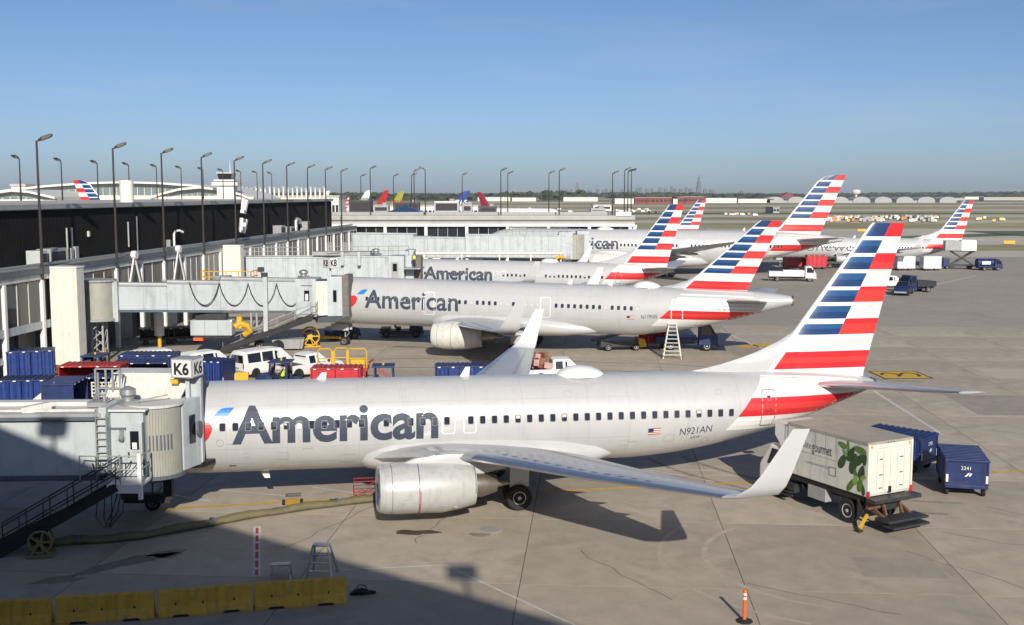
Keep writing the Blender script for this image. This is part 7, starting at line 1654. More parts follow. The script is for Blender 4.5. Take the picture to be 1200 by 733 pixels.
car('pickup_truck', 'dark blue pickup facing the viewer on the right apron', 'pickup', (53.4, 150.8, 0), R(-118), 'pickup', GSE_BLUE, 'vehicles on the right apron')
lp = car('pickup_truck', 'white pickup loaded with netted luggage, seen over the nearest fuselage', 'pickup', (3.7, 80.2, 0), R(8), 'pickup')
for k in range(16):
    r_ = random.Random(k); bx, by = r_.uniform(-2.5, -1.1), r_.uniform(-.6, .6); o = link('suitcase', shared(('case', k % 4), lambda k=k: (lambda q: (q.box(-.34, -.2, 0, .34, .2, .46), q.mesh('suitcase', LUGGAGE[k % 4], bevel=.05))[1])(MB())), None, (3.7 + bx * math.cos(R(8)) - by * math.sin(R(8)), 80.2 + bx * math.sin(R(8)) + by * math.cos(R(8)), 1.08 + (k % 3) * .3), (r_.uniform(-.2, .2), r_.uniform(-.2, .2), r_.uniform(0, 3)))
    tag(o, '%s suitcase piled on the bed of the white pickup behind the nearest fuselage' % ('black', 'maroon', 'tan', 'pink')[k % 4], 'suitcase', '%s suitcases on the white pickup' % ('black', 'maroon', 'tan', 'pink')[k % 4])
def truck(name, label, loc, rz, kind, paint=WHITE, cargo=WHITE, L=6.5, group='vehicles on the right apron'):
    """cab-over truck: cab, chassis, cargo body by kind"""
    t = thing(name, label, 'truck', loc, rz, group); hl = L / 2
    q = MB(); ring = lambda x, zb, zt, w: [(x, -w, zb), (x, w, zb), (x, w, zt), (x, w * .94, zt + .06), (x, -w * .94, zt + .06), (x, -w, zt)]
    q.loft([ring(hl - 1.65, .55, 2.3, 1.0), ring(hl - .75, .55, 2.35, 1.0), ring(hl - .12, .5, 1.35, .98), ring(hl, .5, 1.2, .95)]); q.build('cab', paint, t, bevel=.03)
    q = MB(); q.quad((hl - .16, -.84, 1.42), (hl - .16, .84, 1.42), (hl - .68, .84, 2.25), (hl - .68, -.84, 2.25)); q.v = [(x + .03, y, z + .03) for x, y, z in q.v]; q.build('windshield', GLASS, t)
    for sy in (-1, 1):
        q = MB(); q.add([(hl - 1.45, sy * 1.008, 1.4), (hl - .3, sy * 1.008, 1.4), (hl - .78, sy * 1.008, 2.2), (hl - 1.45, sy * 1.008, 2.2)], [(0, 1, 2, 3)]); q.build('side_window', GLASS, t)
        q = MB(); q.box(hl - .04, sy * .7 - .16, .72, hl + .03, sy * .7 + .16, .92); q.build('headlight', LENS, t)
        q = MB(); q.box(hl - .5, sy * 1.18 - .1, 1.5, hl - .42, sy * 1.18 + .1, 1.95); q.build('mirror', BLACK, t)
    q = MB(); q.box(-hl, -.5, .5, hl - .3, .5, .78); q.build('chassis', DKSTEEL, t); q = MB(); q.box(hl - .02, -.95, .38, hl + .1, .95, .62); q.build('bumper', YELLOW if kind == 'flat' else DKSTEEL, t)
    for x in (-hl + 1.3, hl - .95):
        for sy in (-1, 1): wheel(t, (x, sy * .85, .42), .42, .28, .56)
    if kind == 'flat':
        q = MB(); q.box(-hl, -1.05, .8, hl - 1.8, 1.05, 1.55); b = q.build('cargo_body', cargo, t, bevel=.04); q = MB(); q.box(-hl + 2.2, -1.0, 1.55, hl - 1.8, 1.0, 1.75); q.build('hatch', cargo, b)
    elif kind == 'tank':
        q = MB(); q.cyl((-hl, 0, 1.6), (hl - 1.8, 0, 1.6), .9, n=20); b = q.build('tank', cargo, t, smooth=.6); q = MB(); q.box(-hl, -1.02, .8, hl - 1.8, 1.02, 1.0); q.build('deck', GSE_BLUE, t); q = MB(); q.box(-hl + .8, -.915, 1.3, hl - 2.6, -.89, 1.95); q.build('white_panel', WHITE, t)
    elif kind == 'belt':
        q = MB(); q.box(-hl, -1.0, .8, hl - 1.8, 1.0, 1.2); q.build('cargo_body', paint, t, bevel=.04); q = MB(); q.bar((-hl - .5, .3, 1.3), (hl - .2, .3, 3.0), .9, .22); q.build('conveyor', DKSTEEL, t)
    return t
truck('flatbed_truck', 'white truck with yellow bumper and low white body beside the tall striped tails', (44.0, 174.0, 0), R(-8), 'flat', WHITE, WHITE, 7.2)
truck('tanker_truck', 'blue tanker truck with white side panel, alone at far right', (85.5, 198.8, 0), R(3), 'tank', GSE_BLUE, GSE_BLUE, 5.2).scale = (.85, .85, .85)
truck('loader_truck', 'blue belt loader truck under the tail of the second airliner', (15.4, 97.2, 0), R(-6), 'belt', GSE_BLUE, GSE_BLUE, 5.4)
truck('flatbed_truck', 'dark blue flatbed truck behind the dark pickup on the right apron', (56.6, 154.6, 0), R(-160), 'flat', GSE_BLUE, DKSTEEL, 5.0)
truck('loader_truck', 'dark service truck beside red carts under the wide body tail', (60.5, 205.0, 0), R(-10), 'belt', DKSTEEL, DKSTEEL, 6.0)
# catering high lift at the far right aircraft
sc_ = thing('scissor_lift_truck', 'catering truck with its white box raised on scissors at the far tail', 'truck', (82.0, 203.0, 0), R(172), 'vehicles on the right apron'); sc_.scale = (.62, .8, .76)
q = MB(); q.box(-4.0, -1.1, .6, 3.2, 1.1, 1.0); q.build('chassis', DKSTEEL, sc_)
q = MB(); q.box(3.2, -1.1, .5, 5.0, 1.1, 2.6); q.build('cab', GSE_BLUE, sc_, bevel=.1)
for sy in (-.8, .8):
    for a, b in (((-3.6, sy, 1.0), (2.6, sy, 4.2)), ((2.6, sy, 1.0), (-3.6, sy, 4.2))): q = MB(); q.bar(a, b, .16, .28); q.build('scissor_arm', DKSTEEL, sc_)
q = MB(); q.box(-4.0, -1.2, 4.2, 2.8, 1.2, 4.4); q.build('lift_deck', DKSTEEL, sc_); q = MB(); q.box(-4.2, -1.25, 4.42, 0.1, 1.25, 7.0); q.build('cargo_box', WHITE, sc_, bevel=.05); q = MB(); q.box(.12, -1.2, 4.42, 4.6, 1.2, 6.8); q.build('front_box', GREYBOX, sc_, bevel=.05)
for x in (-2.8, 3.8):
    for sy in (-1, 1): wheel(sc_, (x, sy * .95, .5), .5, .32, .56)
# catering truck in front ------------------------------------------------------
cat_ = thing('catering_truck', 'white box catering truck with a green leaf print at the near airliner tail', 'truck', (0, 0, 0), 0)
ct_a = Vector((-.46, .888, 0)).normalized(); ct_n = Vector((ct_a.y, -ct_a.x, 0))                # forward, right
cat_.location = (15.55, 44.75, 0); cat_.rotation_euler = (0, 0, math.atan2(ct_a.y, ct_a.x))      # local x forward, origin below the rear of the box
BW, BL, Z0, Z1 = 1.25, 4.75, 1.38, 3.62
q = MB(); q.box(0, -BW, Z0, BL, BW, Z1); bx_ = q.build('cargo_box', WHITE_OLD, cat_, bevel=.03)
q = MB(); q.box(-.02, -BW - .02, Z1 - .10, BL + .02, BW + .02, Z1 + .02); q.build('roof', mat('worn_roof_aluminium', (.40, .37, .31), .6, .2, .12, 1.0, dirt=((.25, .22, .18), 1.3, .6)), bx_)
for k in range(8): x = .5 + k * .62; q = MB(); q.box(x, BW, Z1 - .75, x + .02, BW + .012, Z1 - .1); q.build('wall_seam', GREYBOX, bx_)
# rear face: frame and two door leaves
for y0, y1 in ((-BW + .12, -.01), (.01, BW - .12)):
    q = MB(); q.box(-.05, y0, Z0 + .12, -.01, y1, Z1 - .28); d_ = q.build('rear_door', CREAM, bx_, bevel=.012)
    for k in range(2): q = MB(); yy = y0 + (y1 - y0) * (.33 + .33 * k); q.box(-.056, yy, Z0 + .2, -.05, yy + .015, Z1 - .36); q.build('door_seam', GREYBOX, d_)
    for zz in (Z0 + .3, Z0 + .85, Z0 + 1.5): q = MB(); q.box(-.07, (y0 + y1) / 2 - .12, zz, -.05, (y0 + y1) / 2 + .06, zz + .035); q.build('hinge', DKSTEEL, d_)
q = MB(); q.box(-.055, -.09, Z0 + .06, -.01, .09, Z0 + .34); q.build('latch_box', BLACK, bx_)
for y in (-BW + .05, BW - .05): q = MB(); q.box(-.06, y - .05, Z0, -.0, y + .05, Z1 - .05); q.build('corner_post', CREAM, bx_); q = MB(); q.box(-.08, y - .07, Z0 - .1, -.05, y + .07, Z0 + .25); q.build('tail_light', TAILLAMP, bx_); q = MB(); q.cyl((-.07, y * .88, Z1 - .17), (-.04, y * .88, Z1 - .17), .05, n=10); q.build('marker_lamp', YELLOW, bx_)
q = MB(); q.box(-.03, -BW + .08, Z1 - .26, -.0, BW - .08, Z1 - .10); q.build('header', CREAM, bx_)
for k in range(3): q = MB(); q.box(-.04, -.2 + k * .16, Z1 - .08, -.02, -.14 + k * .16, Z1 - .04); q.build('marker_lamp', DKSTEEL, bx_)
# print on the side that faces the viewer (left side, local +y)
yp = BW + .008
flat_text('Gate', 'side_lettering', DKSTEEL, bx_, (3.92, yp, Z1 - .90), (-1, 0, 0), (0, 0, 1), .30, 0.68, -0.012); flat_text('gourmet', 'side_lettering', DKSTEEL, bx_, (3.20, yp, Z1 - .97), (-1, 0, 0), (0, 0, 1), .34, 1.18, 0.0)
q = MB(); q.box(1.75, yp - .004, Z1 - 1.12, 4.1, yp, Z1 - 1.10); q.build('rule_line', GREYBOX, bx_); flat_text('a gategroup member', 'side_lettering', GREYBOX, bx_, (3.6, yp, Z1 - 1.55), (-1, 0, 0), (0, 0, 1), .13, 1.45, -0.004)
q = MB(); q.box(1.75, yp - .004, Z0 + .45, 2.15, yp + .002, Z0 + .47); q.box(1.75, yp - .004, Z0 + .80, 2.15, yp + .002, Z0 + .82); q.box(1.75, yp - .004, Z0 + .47, 1.77, yp + .002, Z0 + .80); q.box(2.13, yp - .004, Z0 + .47, 2.15, yp + .002, Z0 + .80); q.build('hatch_outline', DKSTEEL, bx_)
LFM = [mat('print_leaf_dark', (.035, .075, .025), .5, 0, .3, 5), mat('print_leaf_mid', (.10, .19, .035), .5, 0, .3, 5), mat('print_leaf_light', (.24, .36, .09), .5, 0, .3, 5)]
def leaf(cx, cz, L_, W_l, ang, m, lay):
    q = MB(); n = 14; V = []
    for k in range(n):
        a = 2 * math.pi * k / n; u = math.cos(a) * L_ / 2; v = math.sin(a) * W_l / 2 * (1 - .25 * math.cos(a)); c_, s_ = math.cos(R(ang)), math.sin(R(ang)); V.append((cx - (u * c_ - v * s_), yp + .002 * lay, cz + u * s_ + v * c_))
    q.add(V, [tuple(range(n))]); q.build('printed_leaf', m, bx_)
for cx, cz, L_, W_l, an, mi, la in ((1.42, 3.27, .52, .26, 165, 1, 1), (1.08, 3.28, .55, .17, 95, 1, 2), (.92, 2.98, .72, .34, 60, 0, 2), (1.25, 2.98, .36, .18, 130, 2, 3), (1.38, 2.60, .75, .36, 60, 0, 1), (.75, 2.62, .95, .40, 75, 0, 1), (.42, 3.25, .75, .30, 170, 1, 2), (.42, 2.85, .80, .36, 40, 0, 3), (.28, 2.35, .62, .34, 75, 0, 2), (.62, 1.95, .45, .26, 75, 2, 4), (.85, 1.72, .75, .26, 55, 1, 2), (.35, 1.85, .7, .28, 80, 1, 2), (.18, 1.65, .5, .2, 100, 0, 1), (.12, 2.9, .5, .2, 80, 0, 2), (.62, 2.25, .42, .2, 110, 1, 3), (.18, 2.15, .35, .2, 30, 2, 4)):
    leaf(cx, cz, L_, W_l, an, LFM[mi], la)
# chassis, cab, wheels, lift gear
q = MB(); q.box(-.1, -.45, .75, BL + 1.9, .45, 1.1); q.build('chassis', DKSTEEL, cat_); q = MB(); q.box(.2, -BW + .1, 1.1, BL - .1, BW - .1, 1.37); q.build('underframe', BLACK, cat_)
q = MB(); ring = lambda x, zt, w: [(x, -w, .65), (x, w, .65), (x, w, zt), (x, -w, zt)]; q.loft([ring(BL + .25, 2.35, 1.1), ring(BL + 1.3, 2.35, 1.1), ring(BL + 1.95, 1.5, 1.06), ring(BL + 2.1, 1.3, 1.04)]); q.build('cab', WHITE, cat_, bevel=.05)
q = MB(); q.add([(BL + .45, 1.108, 1.45), (BL + 1.5, 1.108, 1.45), (BL + 1.2, 1.108, 2.2), (BL + .45, 1.108, 2.2)], [(0, 1, 2, 3)]); q.build('side_window', GLASS, cat_)
q = MB(); q.box(BL + .03, -1.1, 3.3, BL + 1.3, 1.1, 3.4); q.build('loading_platform', WHITE_OLD, cat_)
for y in (): q = MB(); q.tube([(BL + .3, y * .85, 3.4), (BL + .3, y * .85, 3.8), (BL + 1.2, y * .85, 3.8), (BL + 1.2, y * .85, 3.4)], .025, 6); q.build('platform_rail', WHITE, cat_)
q = MB(); q.prism([(BL + .02, BW - .1, 2.0), (BL + .9, BW - .1, 2.9), (BL + .9, BW - .1, 3.4), (BL + .02, BW - .1, 3.4)], (0, .06, 0)); q.build('side_shield', WHITE, cat_)
for x in (1.15, BL + .9):
    for sy in (-1, 1): wheel(cat_, (x, sy * 1.02, .52), .52, .34, .55)
    q = MB(); q.cyl((x, -1, .52), (x, 1, .52), .09, n=8); q.build('axle', DKSTEEL, cat_)
q = MB(); q.box(.45, BW - .35, .45, .52, BW - .02, 1.2); q.build('mud_flap', BLACK, cat_); q = MB(); q.prism([(.46, BW, .35), (.46, BW, 1.25), (.1, BW, .7)], (0, -.03, 0)); q.build('fender_plate', DKSTEEL, cat_)
q = MB(); q.box(2.4, BW - .5, .55, 3.5, BW - .08, 1.12); q.build('side_box', GREYBOX, cat_, bevel=.03)
q = MB(); q.box(4.3, BW - .5, .5, 5.2, BW - .05, .9); q.build('step_box', DKSTEEL, cat_, bevel=.03)
for k in range(3): q = MB(); q.box(4.35 + .02 * k, BW - .06, .35 + k * .16, 5.15, BW + .12, .39 + k * .16); q.build('step', DKSTEEL, cat_)
q = MB(); q.box(-.55, -BW - .05, 1.20, -.03, BW + .05, 1.36); q.build('dock_bumper', DKSTEEL, cat_, bevel=.02)
q = MB(); q.box(-1.15, -1.1, .52, -.35, 1.1, .62); q.build('tail_lift', DKSTEEL, cat_, bevel=.02)
q = MB(); q.box(-1.3, -1.0, .30, -.7, 1.0, .40); q.build('lift_plate', DKSTEEL, cat_, bevel=.02)
for y in (-.75, .75):
    q = MB(); q.bar((.3, y, .9), (-.6, y, .5), .12, .16); q.build('lift_arm', RUST, cat_); q = MB(); q.bar((-.1, y * .6, 1.15), (-.35, y * .6, .55), .1, .12); q.build('lift_ram', RUST, cat_)
q = MB(); q.bar((.2, BW - .3, .55), (-.05, BW + .35, .14), .1, .12); q.build('outrigger', YELLOW, cat_); q = MB(); q.box(-.18, BW + .28, .02, .08, BW + .5, .10); q.build('outrigger_foot', DKSTEEL, cat_)
q = MB(); q.box(-.05, .3, .85, .1, BW - .1, 1.15); q.build('rust_bracket', RUST, cat_)

# --- barriers ------------------------------------------------------------------
def barrier(label, a, b, h=.84, group='yellow concrete barriers at the foot of the picture', m=YELLOW_CONC, w=.56):
    a, b = Vector((*a, 0)), Vector((*b, 0)); L = (b - a).length - .04; t = thing('concrete_barrier', label, 'barrier', (a + b) / 2, math.atan2((b - a).y, (b - a).x), group)
    q = MB(); prof = [(-w / 2, 0), (w / 2, 0), (w / 2, .09), (w / 2 * .52, .36), (w / 2 * .40, h - .03), (w / 2 * .34, h), (-w / 2 * .34, h), (-w / 2 * .40, h - .03), (-w / 2 * .52, .36), (-w / 2, .09)]
    q.loft([[(x, y, z) for y, z in prof] for x in (-L / 2, -L / 2 + .03, 0, L / 2 - .03, L / 2)]); o = q.build('block', m, t, bevel=.012)
    bm = bmesh.new(); bm.from_mesh(o.data); bmesh.ops.triangulate(bm, faces=[f for f in bm.faces if len(f.verts) > 4]); bmesh.ops.subdivide_edges(bm, edges=[e for e in bm.edges if e.calc_length() > .3], cuts=5, use_grid_fill=True); rj = random.Random(int(abs(a.x) * 100))
    for v in bm.verts:
        d_ = .006 if v.co.z < h - .05 else .012
        v.co += Vector((rj.uniform(-d_, d_), rj.uniform(-d_, d_) * .6, rj.uniform(-d_, d_) if v.co.z > .02 else 0))
        if v.co.z < .05 and rj.random() < .18: v.co.z += rj.uniform(.01, .05)
    bm.to_mesh(o.data); bm.free(); t.rotation_euler[2] += R(rj.uniform(-1.2, 1.2))
    for x in (-L * .27, L * .27): q = MB(); q.prism([(x - .3, -w / 2 - .005, 0), (x + .3, -w / 2 - .005, 0), (x + .2, -w / 2 - .005, .085), (x - .2, -w / 2 - .005, .085)], (0, w + .01, 0)); q.build('lift_slot', BLACK, o)
    for x in (-L * .32, -.1, L * .3): q = MB(); q.bar((x, -w / 2 * .5, .44), (x, -w / 2 * .5 - .012, .36), .03, .05); q.build('bolt_mark', BLACK, o)
    return t
bars = [((-17.75, 33.8), (-14.72, 34.33)), ((-14.62, 34.36), (-11.62, 34.92)), ((-11.54, 34.95), (-8.6, 35.66)), ((-8.56, 35.69), (-5.57, 36.25))]
for k, (a, b) in enumerate(bars): barrier(('partly seen yellow concrete barrier cut by the left edge', 'second yellow concrete barrier from the left, gap on each side', 'third yellow concrete barrier from the left, below the red and white stripe', 'rightmost near yellow concrete barrier, a black bag at its end')[k], a, b)
for (a, b), lab, hh in ((((-20.2, 77.4), (-18.6, 77.5)), 'tall yellow block below the minibus rear', 1.15), (((-21.9, 74.6), (-19.6, 74.9)), 'long low yellow block right of the K6 sign, over the fuselage', .95), (((-15.0, 75.0), (-13.95, 75.0)), 'yellow block between the blue tug and the red cart', 1.0), (((-10.2, 74.4), (-9.5, 74.4)), 'low yellow block right of the red cart', .7), (((-23.6, 75.6), (-22.1, 74.7)), 'low yellow block partly hidden by the K6 sign post', .55)):
    barrier(lab, a, b, hh, 'yellow blocks behind the nearest fuselage', YELLOW, .7)
ybar = thing('yellow_barrier_rail', 'yellow bent rail barrier at the left edge beside blue carts', 'barrier', (-32.6, 74.0, 0)); q = MB(); q.bar((-1.8, 0, .9), (1.2, 0, .9), .3, .35); q.build('rail', YELLOW, ybar, bevel=.03)
for x in (-1.6, 1.05): q = MB(); q.bar((x, 0, 0), (x, 0, .75), .3); q.build('leg', YELLOW, ybar)
for x, y, lab in ((-33.4, 90.0, 'yellow bollard beside the lattice column of the second bridge'), (-30.3, 75.2, 'yellow bollard seen through the red cart frame'), (-31.6, 75.6, 'low yellow bollard left of the red cart frame'), (-28.9, 74.9, 'yellow bollard right of the one inside the red cart frame'), (-31.2, 97.4, 'white and yellow post under the cable hung bridge')):
    t = thing('bollard', lab, 'bollard', (x, y, 0), 0, 'bollards on the apron'); q = MB(); q.cyl((0, 0, 0), (0, 0, 1.15), .17, n=14); q.build('post', YELLOW, t, smooth=.6); q = MB(); q.cyl((0, 0, 1.15), (0, 0, 1.22), .17, .09, n=14); q.build('cap', YELLOW, t, smooth=.6)
    if 'white' in lab: q = MB(); q.cyl((0, 0, 1.2), (0, 0, 3.2), .42, n=14); q.build('white_sleeve', WHITE, t, smooth=.6)
cw = thing('cream_wedge', 'cream triangular board standing behind the K6 bridge roof', 'board', (-28.6, 66.2, 0), R(10)); q = MB(); q.prism([(-.9, 0, .9), (.9, 0, .9), (.9, 0, 2.35)], (0, .12, 0)); q.build('board', CREAM, cw); q = MB(); q.bar((-.8, .06, 0), (-.8, .06, .95), .1); q.build('leg', GREYBOX, cw); q = MB(); q.bar((.8, .06, 0), (.8, .06, .95), .1); q.build('leg', GREYBOX, cw)

# --- small things in the foreground ---------------------------------------------
dp = thing('delineator_post', 'orange traffic post with white bands on a black base at the bottom right', 'traffic post', (7.48, 34.45, 0))
q = MB(); q.loft([[(r * math.cos(a), r * math.sin(a), z) for a in [k * math.pi / 4 + .39 for k in range(8)]] for r, z in ((.27, 0), (.27, .04), (.14, .085))]); q.build('base', RUBBER, dp); q = MB(); q.cyl((0, 0, .07), (0, 0, 1.0), .062, .055, n=14); q.cyl((0, 0, 1.0), (0, 0, 1.06), .07, .05, n=14); q.build('post', ORANGE, dp, smooth=.5)
for z in (.74, .88): q = MB(); q.cyl((0, 0, z), (0, 0, z + .08), .0635, n=14); q.build('reflective_band', WHITE, dp)
st_ = thing('step_stool', 'low grey two step stool behind the yellow barriers', 'stool', (-8.3, 38.6, 0), R(8))
q = MB(); q.box(-.34, -.16, .46, .34, .16, .51); q.build('top_step', STEEL, st_); q = MB(); q.box(-.36, -.42, .24, .36, -.18, .28); q.build('lower_step', GREYBOX, st_)
for sx in (-1, 1): q = MB(); q.bar((sx * .30, -.1, .46), (sx * .36, -.42, 0), .05); q.build('leg', STEEL, st_); q = MB(); q.bar((sx * .30, .12, .46), (sx * .36, .3, 0), .05); q.build('leg', STEEL, st_)
sl = thing('step_ladder', 'aluminium platform step ladder right of the low stool', 'ladder', (-6.85, 38.75, 0), R(-6))
q = MB(); q.box(-.3, -.16, 1.12, .3, .18, 1.18); q.build('platform', STEEL, sl)
for sx in (-1, 1):
    q = MB(); q.bar((sx * .28, -.12, 1.12), (sx * .46, -.42, 0), .06); q.build('leg', STEEL, sl); q = MB(); q.bar((sx * .28, .14, 1.12), (sx * .46, .5, 0), .06); q.build('leg', STEEL, sl)
for k in range(3): z = .28 + k * .28; u = 1 - z / 1.12; q = MB(); q.box(-.28 - .16 * u, -.12 - .3 * u - .05, z - .015, .28 + .16 * u, -.12 - .3 * u + .06, z + .015); q.build('tread', STEEL, sl)
bg_ = thing('canvas_bag', 'crumpled black bag lying at the end of the right barrier', 'bag', (-5.15, 36.9, 0), R(10)); q = MB(); r_ = random.Random(4)
q.loft([[(x + r_.uniform(-.03, .03), w * math.cos(a) * r_.uniform(.8, 1.15), max(0, h * (.5 + .5 * math.sin(a)) * r_.uniform(.75, 1.2))) for a in [k * math.pi / 5 - math.pi / 2 for k in range(10)]] for x, w, h in ((-.42, .08, .08), (-.25, .17, .24), (0, .2, .2), (.25, .14, .17), (.45, .06, .1))]); q.build('body', BLACK, bg_, smooth=.9); q = MB(); q.tube([(-.2, 0, .2), (-.1, .02, .34), (.1, 0, .3), (.18, -.03, .16)], .02, 5); q.build('strap', BLACK, bg_)
# air duct hose on the ground
dh = thing('air_duct_hose', 'long olive conditioned air hose lying from the bridge to the nearest engine', 'hose', (-12, 46, 0)); L0 = Vector((-12, 46, 0))
pts = [(-18.6, 41.9), (-17.4, 42.35), (-15.3, 42.8), (-13.4, 44.1), (-10.85, 46.0), (-8.2, 47.5), (-6.0, 48.5), (-4.6, 49.2)]
def spline(P, n=8):
    out = []
    for i in range(len(P) - 1):
        p0, p1, p2, p3 = P[max(0, i - 1)], P[i], P[i + 1], P[min(len(P) - 1, i + 2)]
        for k in range(n):
            u = k / n; out.append(tuple(.5 * (2 * p1[j] + (-p0[j] + p2[j]) * u + (2 * p0[j] - 5 * p1[j] + 4 * p2[j] - p3[j]) * u * u + (-p0[j] + 3 * p1[j] - 3 * p2[j] + p3[j]) * u ** 3) for j in range(len(p1))))
    return out + [tuple(P[-1])]
SP = spline(pts, 10); q = MB(); rings = []
for i, (x, y) in enumerate(SP):
    d = Vector(SP[min(i + 1, len(SP) - 1)]) - Vector(SP[max(i - 1, 0)]); d = Vector((d.x, d.y, 0)).normalized(); n_ = Vector((-d.y, d.x, 0)); w_ = .235 + .022 * math.sin(i * .9) + .012 * math.sin(i * 2.1); h_ = .155 + .02 * math.sin(i * .7) + (.012 if i % 2 else 0)
    rings.append([Vector((x, y, h_)) - L0 + n_ * (w_ * math.cos(a)) + Vector((0, 0, h_ * .98 * math.sin(a))) for a in [k * math.pi / 7 for k in range(14)]])
q.loft(rings); q.build('hose', HOSE, dh, smooth=.9)
for i in (12, 34, 52):
    x, y = SP[i]; d = Vector(SP[i + 1]) - Vector(SP[i - 1]); a_ = math.atan2(d.y, d.x); q = MB(); q.loft([[(xx, .262 * math.cos(t), .165 + .19 * math.sin(t)) for t in [k * math.pi / 7 for k in range(14)]] for xx in (-.05, .05)]); q.build('coupling_band', BRIDGE_DK, dh, Vector((x, y, 0)) - L0, (0, 0, a_))
def reel(name, label, loc, rz, r, m, group=None):
    t = thing(name, label, 'hose reel', loc, rz, group)
    for sy in (-.28, .28):
        q = MB(); q.tube([(r * math.cos(a), sy, r + .18 + r * math.sin(a)) for a in [k * math.pi / 10 for k in range(21)]], .05, 6); rm = q.build('reel_rim', m, t, smooth=.8)
        for k in range(5): a = k * 2 * math.pi / 5; q = MB(); q.bar((0, sy, r + .18), (r * .97 * math.cos(a), sy, r + .18 + r * .97 * math.sin(a)), .07, .16, up=(0, 1, 0)); q.build('spoke', m, rm)
    q = MB(); q.cyl((0, -.34, r + .18), (0, .34, r + .18), r * .3, n=14); q.build('drum', m, t)
    q = MB(); q.tube([(r * .62 * math.cos(a), -.22 + .022 * k_, r + .18 + r * .62 * math.sin(a)) for k_, a in enumerate([k * math.pi / 5 for k in range(21)])], .06, 6); q.build('wound_hose', BLACK, t)
    q = MB(); q.box(-r * 1.1, -.42, .04, r * 1.1, .42, .14); q.build('base', m, t)
    for sx in (-1, 1):
        for sy in (-.34, .34): q = MB(); q.bar((sx * r * .8, sy, .12), (0, sy, r + .18), .07); q.build('stand_leg', m, t)
    return t
reel('hose_reel', 'yellow spoked hose reel left of the second airliner nose wheel', (-18.1, 98.6, 0), R(12), .82, YELLOW, 'hose reels')
reel('hose_reel', 'dull yellow hose reel in the shade under the K6 bridge stairs', (-17.9, 41.0, 0), R(15), .42, mat('shade_darkened_yellow', (.20, .17, .08), .7), 'hose reels')  # yellow darkened to put the shade it stands in into its colour
gb = thing('grey_skip', 'low grey metal skip left of the yellow hose reel', 'container', (-19.7, 97.0, 0), R(8)); q = MB(); q.loft([[(-1.2, -.7, .15), (1.2, -.7, .15), (1.2, .7, .15), (-1.2, .7, .15)], [(-1.4, -.85, 1.0), (1.4, -.85, 1.0), (1.4, .85, 1.0), (-1.4, .85, 1.0)]]); o = q.build('tub', GREYBOX, gb, bevel=.03)
for k in range(5): x = -1.0 + k * .5; q = MB(); q.bar((x, -.73, .2), (x * 1.12, -.875, .95), .08); q.build('rib', GREYBOX, o)
for sx in (-.9, .9):
    for sy in (-.5, .5): wheel(gb, (sx, sy, .14), .14, .1)
# towing bar at the second airliner
tbr = thing('tow_bar', 'yellow tow bar lying at the second airliner nose wheel', 'tow bar', (-16.6, 101.6, 0), R(4)); q = MB(); q.cyl((-1.6, 0, .55), (.8, 0, .48), .13, n=10); q.build('bar', YELLOW, tbr, smooth=.6); q = MB(); q.bar((-3.8, 0, .5), (-1.6, 0, .55), .1); q.build('shaft', DKSTEEL, tbr)
for sy in (-.35, .35): wheel(tbr, (-1.9, sy, .28), .28, .14)
# yellow railed maintenance stand
ms = thing('maintenance_stand', 'red stand with yellow hoop rails behind the red curtained cart', 'stand', (-12.3, 80.2, 0), R(2))
q = MB(); q.box(-1.8, -.9, .9, 1.8, .9, 1.15); q.build('deck', CART_RED, ms)
for x in (-1.6, 1.6):
    for y in (-.75, .75): q = MB(); q.bar((x, y, .1), (x, y, .9), .12); q.build('leg', CART_RED, ms)
for x0, x1, y in ((-1.75, -.75, -.85), (-.6, .35, -.4), (.4, 1.75, -.85)): q = MB(); q.tube([(x0, y, 1.15), (x0, y, 2.4), (x0 + .15, y, 2.55), (x1 - .15, y, 2.55), (x1, y, 2.4), (x1, y, 1.15)], .055, 6); q.tube([(x0, y, 1.85), (x1, y, 1.85)], .045, 6); q.build('hoop_rail', YELLOW, ms)
for x in (-.65, .4): q = MB(); q.box(x - .09, -.93, 1.15, x + .09, -.85, 2.4); q.build('gate_panel', YELLOW, ms)
q = MB(); q.box(.6, -.8, 1.15, 1.6, -.75, 1.85); q.build('toe_panel', YELLOW, ms)
q = MB(); q.tube(spline([(1.9, -.6, 1.5), (2.3, -.9, 1.7), (2.7, -1.0, .8), (2.4, -1.2, .2), (3.0, -1.3, .1), (3.2, -1.1, .6), (2.8, -.9, 1.0)], 6), .06, 6); q.build('red_hose', CART_RED, ms)
# white double ladder by the second airliner
wl = thing('platform_ladder', 'white wheeled platform ladder under the second airliner tail', 'ladder', (13.4, 91.9, 0), R(-6))
for sx in (-1, 1):
    for y0, y1 in ((-.5, -.15), (.9, .2)):
        q = MB(); q.bar((sx * .75, y0, 0), (sx * .3, y1, 2.9), .09); q.build('rail', WHITE_OLD, wl)
for k in range(8):
    z = .35 + k * .33; u = z / 2.9; q = MB(); q.bar((-.75 + .45 * u, -.5 + .35 * u, z), (.75 - .45 * u, -.5 + .35 * u, z), .22, .05); q.build('tread', WHITE_OLD, wl)
q = MB(); q.box(-.4, -.3, 2.88, .4, .4, 2.96); q.build('platform', WHITE_OLD, wl)
q = MB(); q.box(-.28, -.2, 3.2, .28, .2, 3.6); q.build('lamp_box', WHITE, wl, bevel=.03); q = MB(); q.bar((0, 0, 2.96), (0, 0, 3.2), .08); q.build('stem', WHITE_OLD, wl)
for sx in (-1, 1):
    for y in (-.5, .9): wheel(wl, (sx * .78, y, .12), .12, .07)
